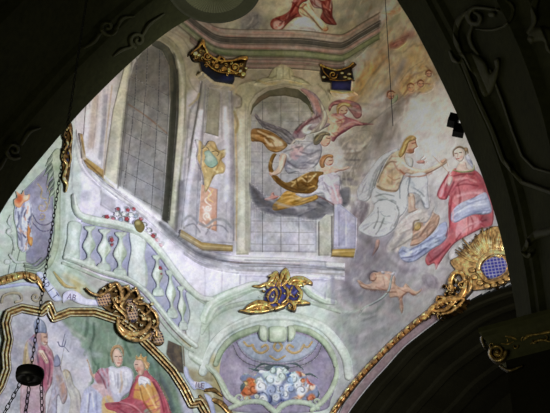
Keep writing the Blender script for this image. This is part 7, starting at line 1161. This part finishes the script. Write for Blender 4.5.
def link_mesh(name, parent, P0, P1, L, W, r, mt, label=None):
    """oval links end to end, every other one turned a quarter"""
    V = []; Fc = []; P0 = np.array(P0); P1 = np.array(P1); D = P1-P0; n = int(np.linalg.norm(D)/(L*.74)); d = D/np.linalg.norm(D)
    s = np.cross(d, [0, 1, 0]); s /= np.linalg.norm(s); u = np.cross(d, s)
    for i in range(n):
        c = P0+D*(i+.5)/n; w = s if i % 2 else u
        w2 = (s*.8+u*.6) if i % 2 else (u*.8-s*.6)
        ring = [c+d*(L/2)*math.cos(a)+w2*(W/2)*math.sin(a) for a in np.linspace(0, 2*PI, 13)]
        m0 = len(V); tube(V, Fc, ring, r, 5)
    return raw_mesh(name, V, Fc, mt, parent)
# --- sanctuary lamp chains
yl = 4.6
hub = pt(30, 374, yl)
t = thing('sanctuary_lamp', 'black iron hanging lamp hub on a long chain in front of the framed painting', 'lamp', tuple(hub))
sc_ = np.linalg.norm(hub-CAM)/F
Rr = 13.5*sc_
V, Fc = lathe([(.001, 9*sc_), (3*sc_, 9*sc_), (4*sc_, 6*sc_), (11*sc_, 5*sc_), (Rr, 3.5*sc_), (Rr*1.03, 0), (Rr, -4*sc_), (Rr*.93, -6.5*sc_), (Rr*.85, -6.8*sc_), (Rr*.8, -5.6*sc_), (Rr*.3, -5.4*sc_), (Rr*.22, -8*sc_), (.001, -9*sc_)], hub)
raw_mesh('hub', V, Fc, M_IRON, t)
top = pt(88, -10, yl*.985); 
def arch_z(x):
    m = AP[:, 2] > 6; q = AP[m]; return float(np.interp(x, q[:, 0], q[:, 2]))
_k = 1.0
while (hub+(top-hub)*_k)[2] < arch_z((hub+(top-hub)*_k)[0])+.12 and _k < 4: _k += .02
top = hub+(top-hub)*_k                                          # hangs from the soffit of the near arch
link_mesh('chain', t, hub+[0, 0, 8*sc_], top, 7.4*sc_, 3.0*sc_, .42*sc_, M_IRON)
bowl = hub+np.array([0, 0, -.62])
for (px, py), (ex, ey) in (((21, 382), (-6, 432)), ((29, 387), (22, 440)), ((41, 378), (43, 440))):
    k = 0
    a = pt(px, py, hub[1]+(-.02 if px < 40 else .05)); b = pt(ex, ey, hub[1]+(-.06 if px < 40 else .12))
    link_mesh('chain', t, a, b, 9*sc_, 3.8*sc_, .5*sc_, M_IRON)
bz = pt(24, 446, hub[1])
V, Fc = lathe([(.001, -.16), (.06, -.15), (.11, -.09), (.13, 0), (.125, 0), (.1, -.08), (.001, -.14)], bz+np.array([0, 0, 0]))
raw_mesh('lamp_bowl', V, Fc, M_IRON, t)
# --- pendant glass shade close overhead
yp = 5.2; pc = pt(214, -12, yp); s2 = np.linalg.norm(pc-CAM)/F
t = thing('pendant_lamp', 'round ribbed grey glass lamp shade hanging at the top edge', 'lamp', tuple(pc))
Rp = 46.5*s2
V, Fc = lathe([(.02, .2), (Rp*.3, .17), (Rp*.75, .09), (Rp*.99, .012), (Rp, 0), (Rp*.985, -.008), (Rp*.93, -.006), (Rp*.9, .0), (Rp*.72, .012)], pc, 96)
raw_mesh('shade', V, Fc, mat('grey_shade', .5, attr=False, base=(92, 94, 74), noise=.15, bump=.05), t)
V, Fc = lathe([(Rp*.72, .012), (Rp*.7, -.004), (Rp*.45, -.022), (Rp*.2, -.03), (.001, -.032)], pc, 144, ribs=1, amp=.006)
raw_mesh('ribbed_glass', V, Fc, M_GLASS, t, smooth=False)
V, Fc = [], []; tube(V, Fc, [pc+[0, 0, .18], pc+[0, 0, 1.0], pc+[0, 0, arch_z(pc[0])-pc[2]+.15]], .012)
raw_mesh('rod', V, Fc, M_IRON, t)
# --- thin cable
V, Fc = [], []
a = pt(393, 126, 9.5); b = pt(384.5, -12, 9.5); b2 = b+(b-a)*2.9
tube(V, Fc, [a+(b2-a)*k/6 for k in range(7)], .0042, 6)
o = raw_mesh('hanging_cable', V, Fc, M_IRON); tag(o, 'thin dark cable hanging straight down in front of the ochre clouds', 'cable')
# --- spotlight on the arch edge
pc = pt(455, 125, 8.15); k = np.linalg.norm(pc-CAM)/F
t = thing('spotlight', 'small black spotlight clamped to the edge of the dark right pier', 'spotlight', tuple(pc))
V, Fc = [], []; bm_box(V, Fc, pc+np.array([-1*k, 0, 6*k]), 10*k, 10*k, 11*k, np.array(Matrix.Rotation(.35, 3, 'Y')))
raw_mesh('housing', V, Fc, M_IRON, t, smooth=False)
V, Fc = [], []; bm_box(V, Fc, pc+np.array([3*k, 0, -7*k]), 11*k, 8*k, 12*k, np.array(Matrix.Rotation(.25, 3, 'Y')))
raw_mesh('ballast_box', V, Fc, M_IRON, t, smooth=False)
V, Fc = [], []; tube(V, Fc, [pc+np.array([-1*k, 0, 2*k]), pc+np.array([6*k, 0, 0]), pc+np.array([14*k, 0, -4*k])], 1.6*k)
raw_mesh('bracket', V, Fc, M_IRON, t)
# --- impost cornice and gilded capital of the near pier (lower right)
c0 = pt(478, 328, 7.2)
dirc = np.array([1.89, -1.0, 0]); dirc /= np.linalg.norm(dirc)        # runs towards the viewer on the right
back = np.array([-dirc[1], dirc[0], 0])
if back[1] < 0: back = -back
k = np.linalg.norm(c0-CAM)/F
prof = [(0, 0), (0, -4), (2, -5), (3, -8), (6, -11), (9, -13), (9, -17), (12, -19), (14, -24), (18, -26), (18, -330)]
def mitre(pr, L, mt, name, parent=None):
    V = []; Fc = []
    side = np.array([0, 1.0, 0])
    path = [c0+dirc*L, c0, c0+back*.7]
    for i, p in enumerate(path):
        nrm = [-back, (-back-dirc), -dirc][i]
        for a_, b_ in pr:
            V.append(p-nrm*a_*k+np.array([0, 0, b_*k*1.25]))
    n = len(pr)
    for i in range(2):
        for j in range(n-1): Fc.append([i*n+j, i*n+j+1, (i+1)*n+j+1, (i+1)*n+j])
    m0 = len(V); Z = [V[0], V[n], V[2*n], V[2*n]+dirc*L]
    V += Z; Fc.append([m0, m0+1, m0+2, m0+3])
    return raw_mesh(name, V, Fc, mt, parent, smooth=False)
t = thing('impost_cornice', 'dark stepped ledge with a gilded corner capital on the near right pier', 'cornice', tuple(c0))
mitre(prof[:-1], .8, M_STONE2, 'ledge', t); mitre(prof[-2:], .8, M_DARK, 'pier_shaft', t)
class PlaneSurf:
    def __init__(s, p, n): s.p, s.n = np.array(p), np.array(n)/np.linalg.norm(n)
    def hit(s, X, Y):
        d = rays(X, Y); tt = ((s.p-CAM)@s.n)/(d@s.n); return d, tt, np.broadcast_to(s.n, d.shape)
PS = PlaneSurf(c0+back*18*k, -back).hit
DG = (132, 112, 56)
def cg(name, shapes, label=None, h0=.02, base=DG): return R(name, t, M_GOLD, shapes, base, [], step=.5, h0=h0, surf=PS, label=label, tone=False)
cg('volute', [('S', spiral(497, 352, 9, 0, 1.8), [5, 4, 3], .09), ('b', 497, 352, 3, 3, .1)], 'gilded volute')
cg('gilded_leaf', [('S', [(490, 340), (500, 336), (512, 337), (520, 342)], [3, 5, 5, 2], .07), ('S', [(498, 343), (508, 344), (516, 340)], [2, 3, 2], .06)])
cg('gilded_leaf', [('S', [(520, 344), (528, 336), (538, 334), (548, 332), (560, 330)], [2, 5, 4, 5, 4], .07), ('S', [(530, 344), (540, 340), (552, 342)], [2, 4, 2], .06)])
cg('gilded_leaf', [('S', [(500, 366), (510, 370), (522, 366)], [2, 4, 2], .05), ('S', [(484, 346), (482, 338), (488, 334)], [3, 4, 2], .06)], base=(96, 84, 44))
for x, y in ((506, 341), (515, 346), (524, 339), (534, 341), (545, 338), (492, 345)):
    cg('gilded_bud', [('S', spiral(x, y, 3, x, .9), [2, 2.4, 1.2], .06)])
# ---------------------------------------------------------------- light: cool daylight from assumed, unseen choir windows behind the right pier
def area(name, loc, tgt, sx, sy, W, col, sp=180):
    l = bpy.data.lights.new(name, 'AREA'); l.shape = 'RECTANGLE'; l.size = sx; l.size_y = sy; l.energy = W; l.color = col
    l.spread = math.radians(sp)
    o = bpy.data.objects.new(name, l); COL.objects.link(o); o.location = loc
    o.rotation_euler = (Vector(tgt)-Vector(loc)).to_track_quat('-Z', 'Y').to_euler(); return o
area('choir_window_daylight', (2.7, 8.75, 9.3), (-1.5, 12.8, 12.2), 1.4, 2.6, 222, (.93, .96, 1.0), 130)
area('choir_floor_fill', (0.2, 10.5, 2.5), (.2, 11.5, 12), 4.0, 3.0, 60, (1.0, .96, .9))  # added fill lamp imitating light bounced off the floor
area('nave_fill', (-3.0, 1.5, 1.0), (3.5, 6.5, 8.5), 3, 3, 130, (1.0, .98, .74))  # added fill lamp that brightens the near right pier
w = bpy.data.worlds.new('world'); SC.world = w; w.use_nodes = True
w.node_tree.nodes['Background'].inputs['Color'].default_value = (.75, .8, .8, 1); w.node_tree.nodes['Background'].inputs['Strength'].default_value = .012
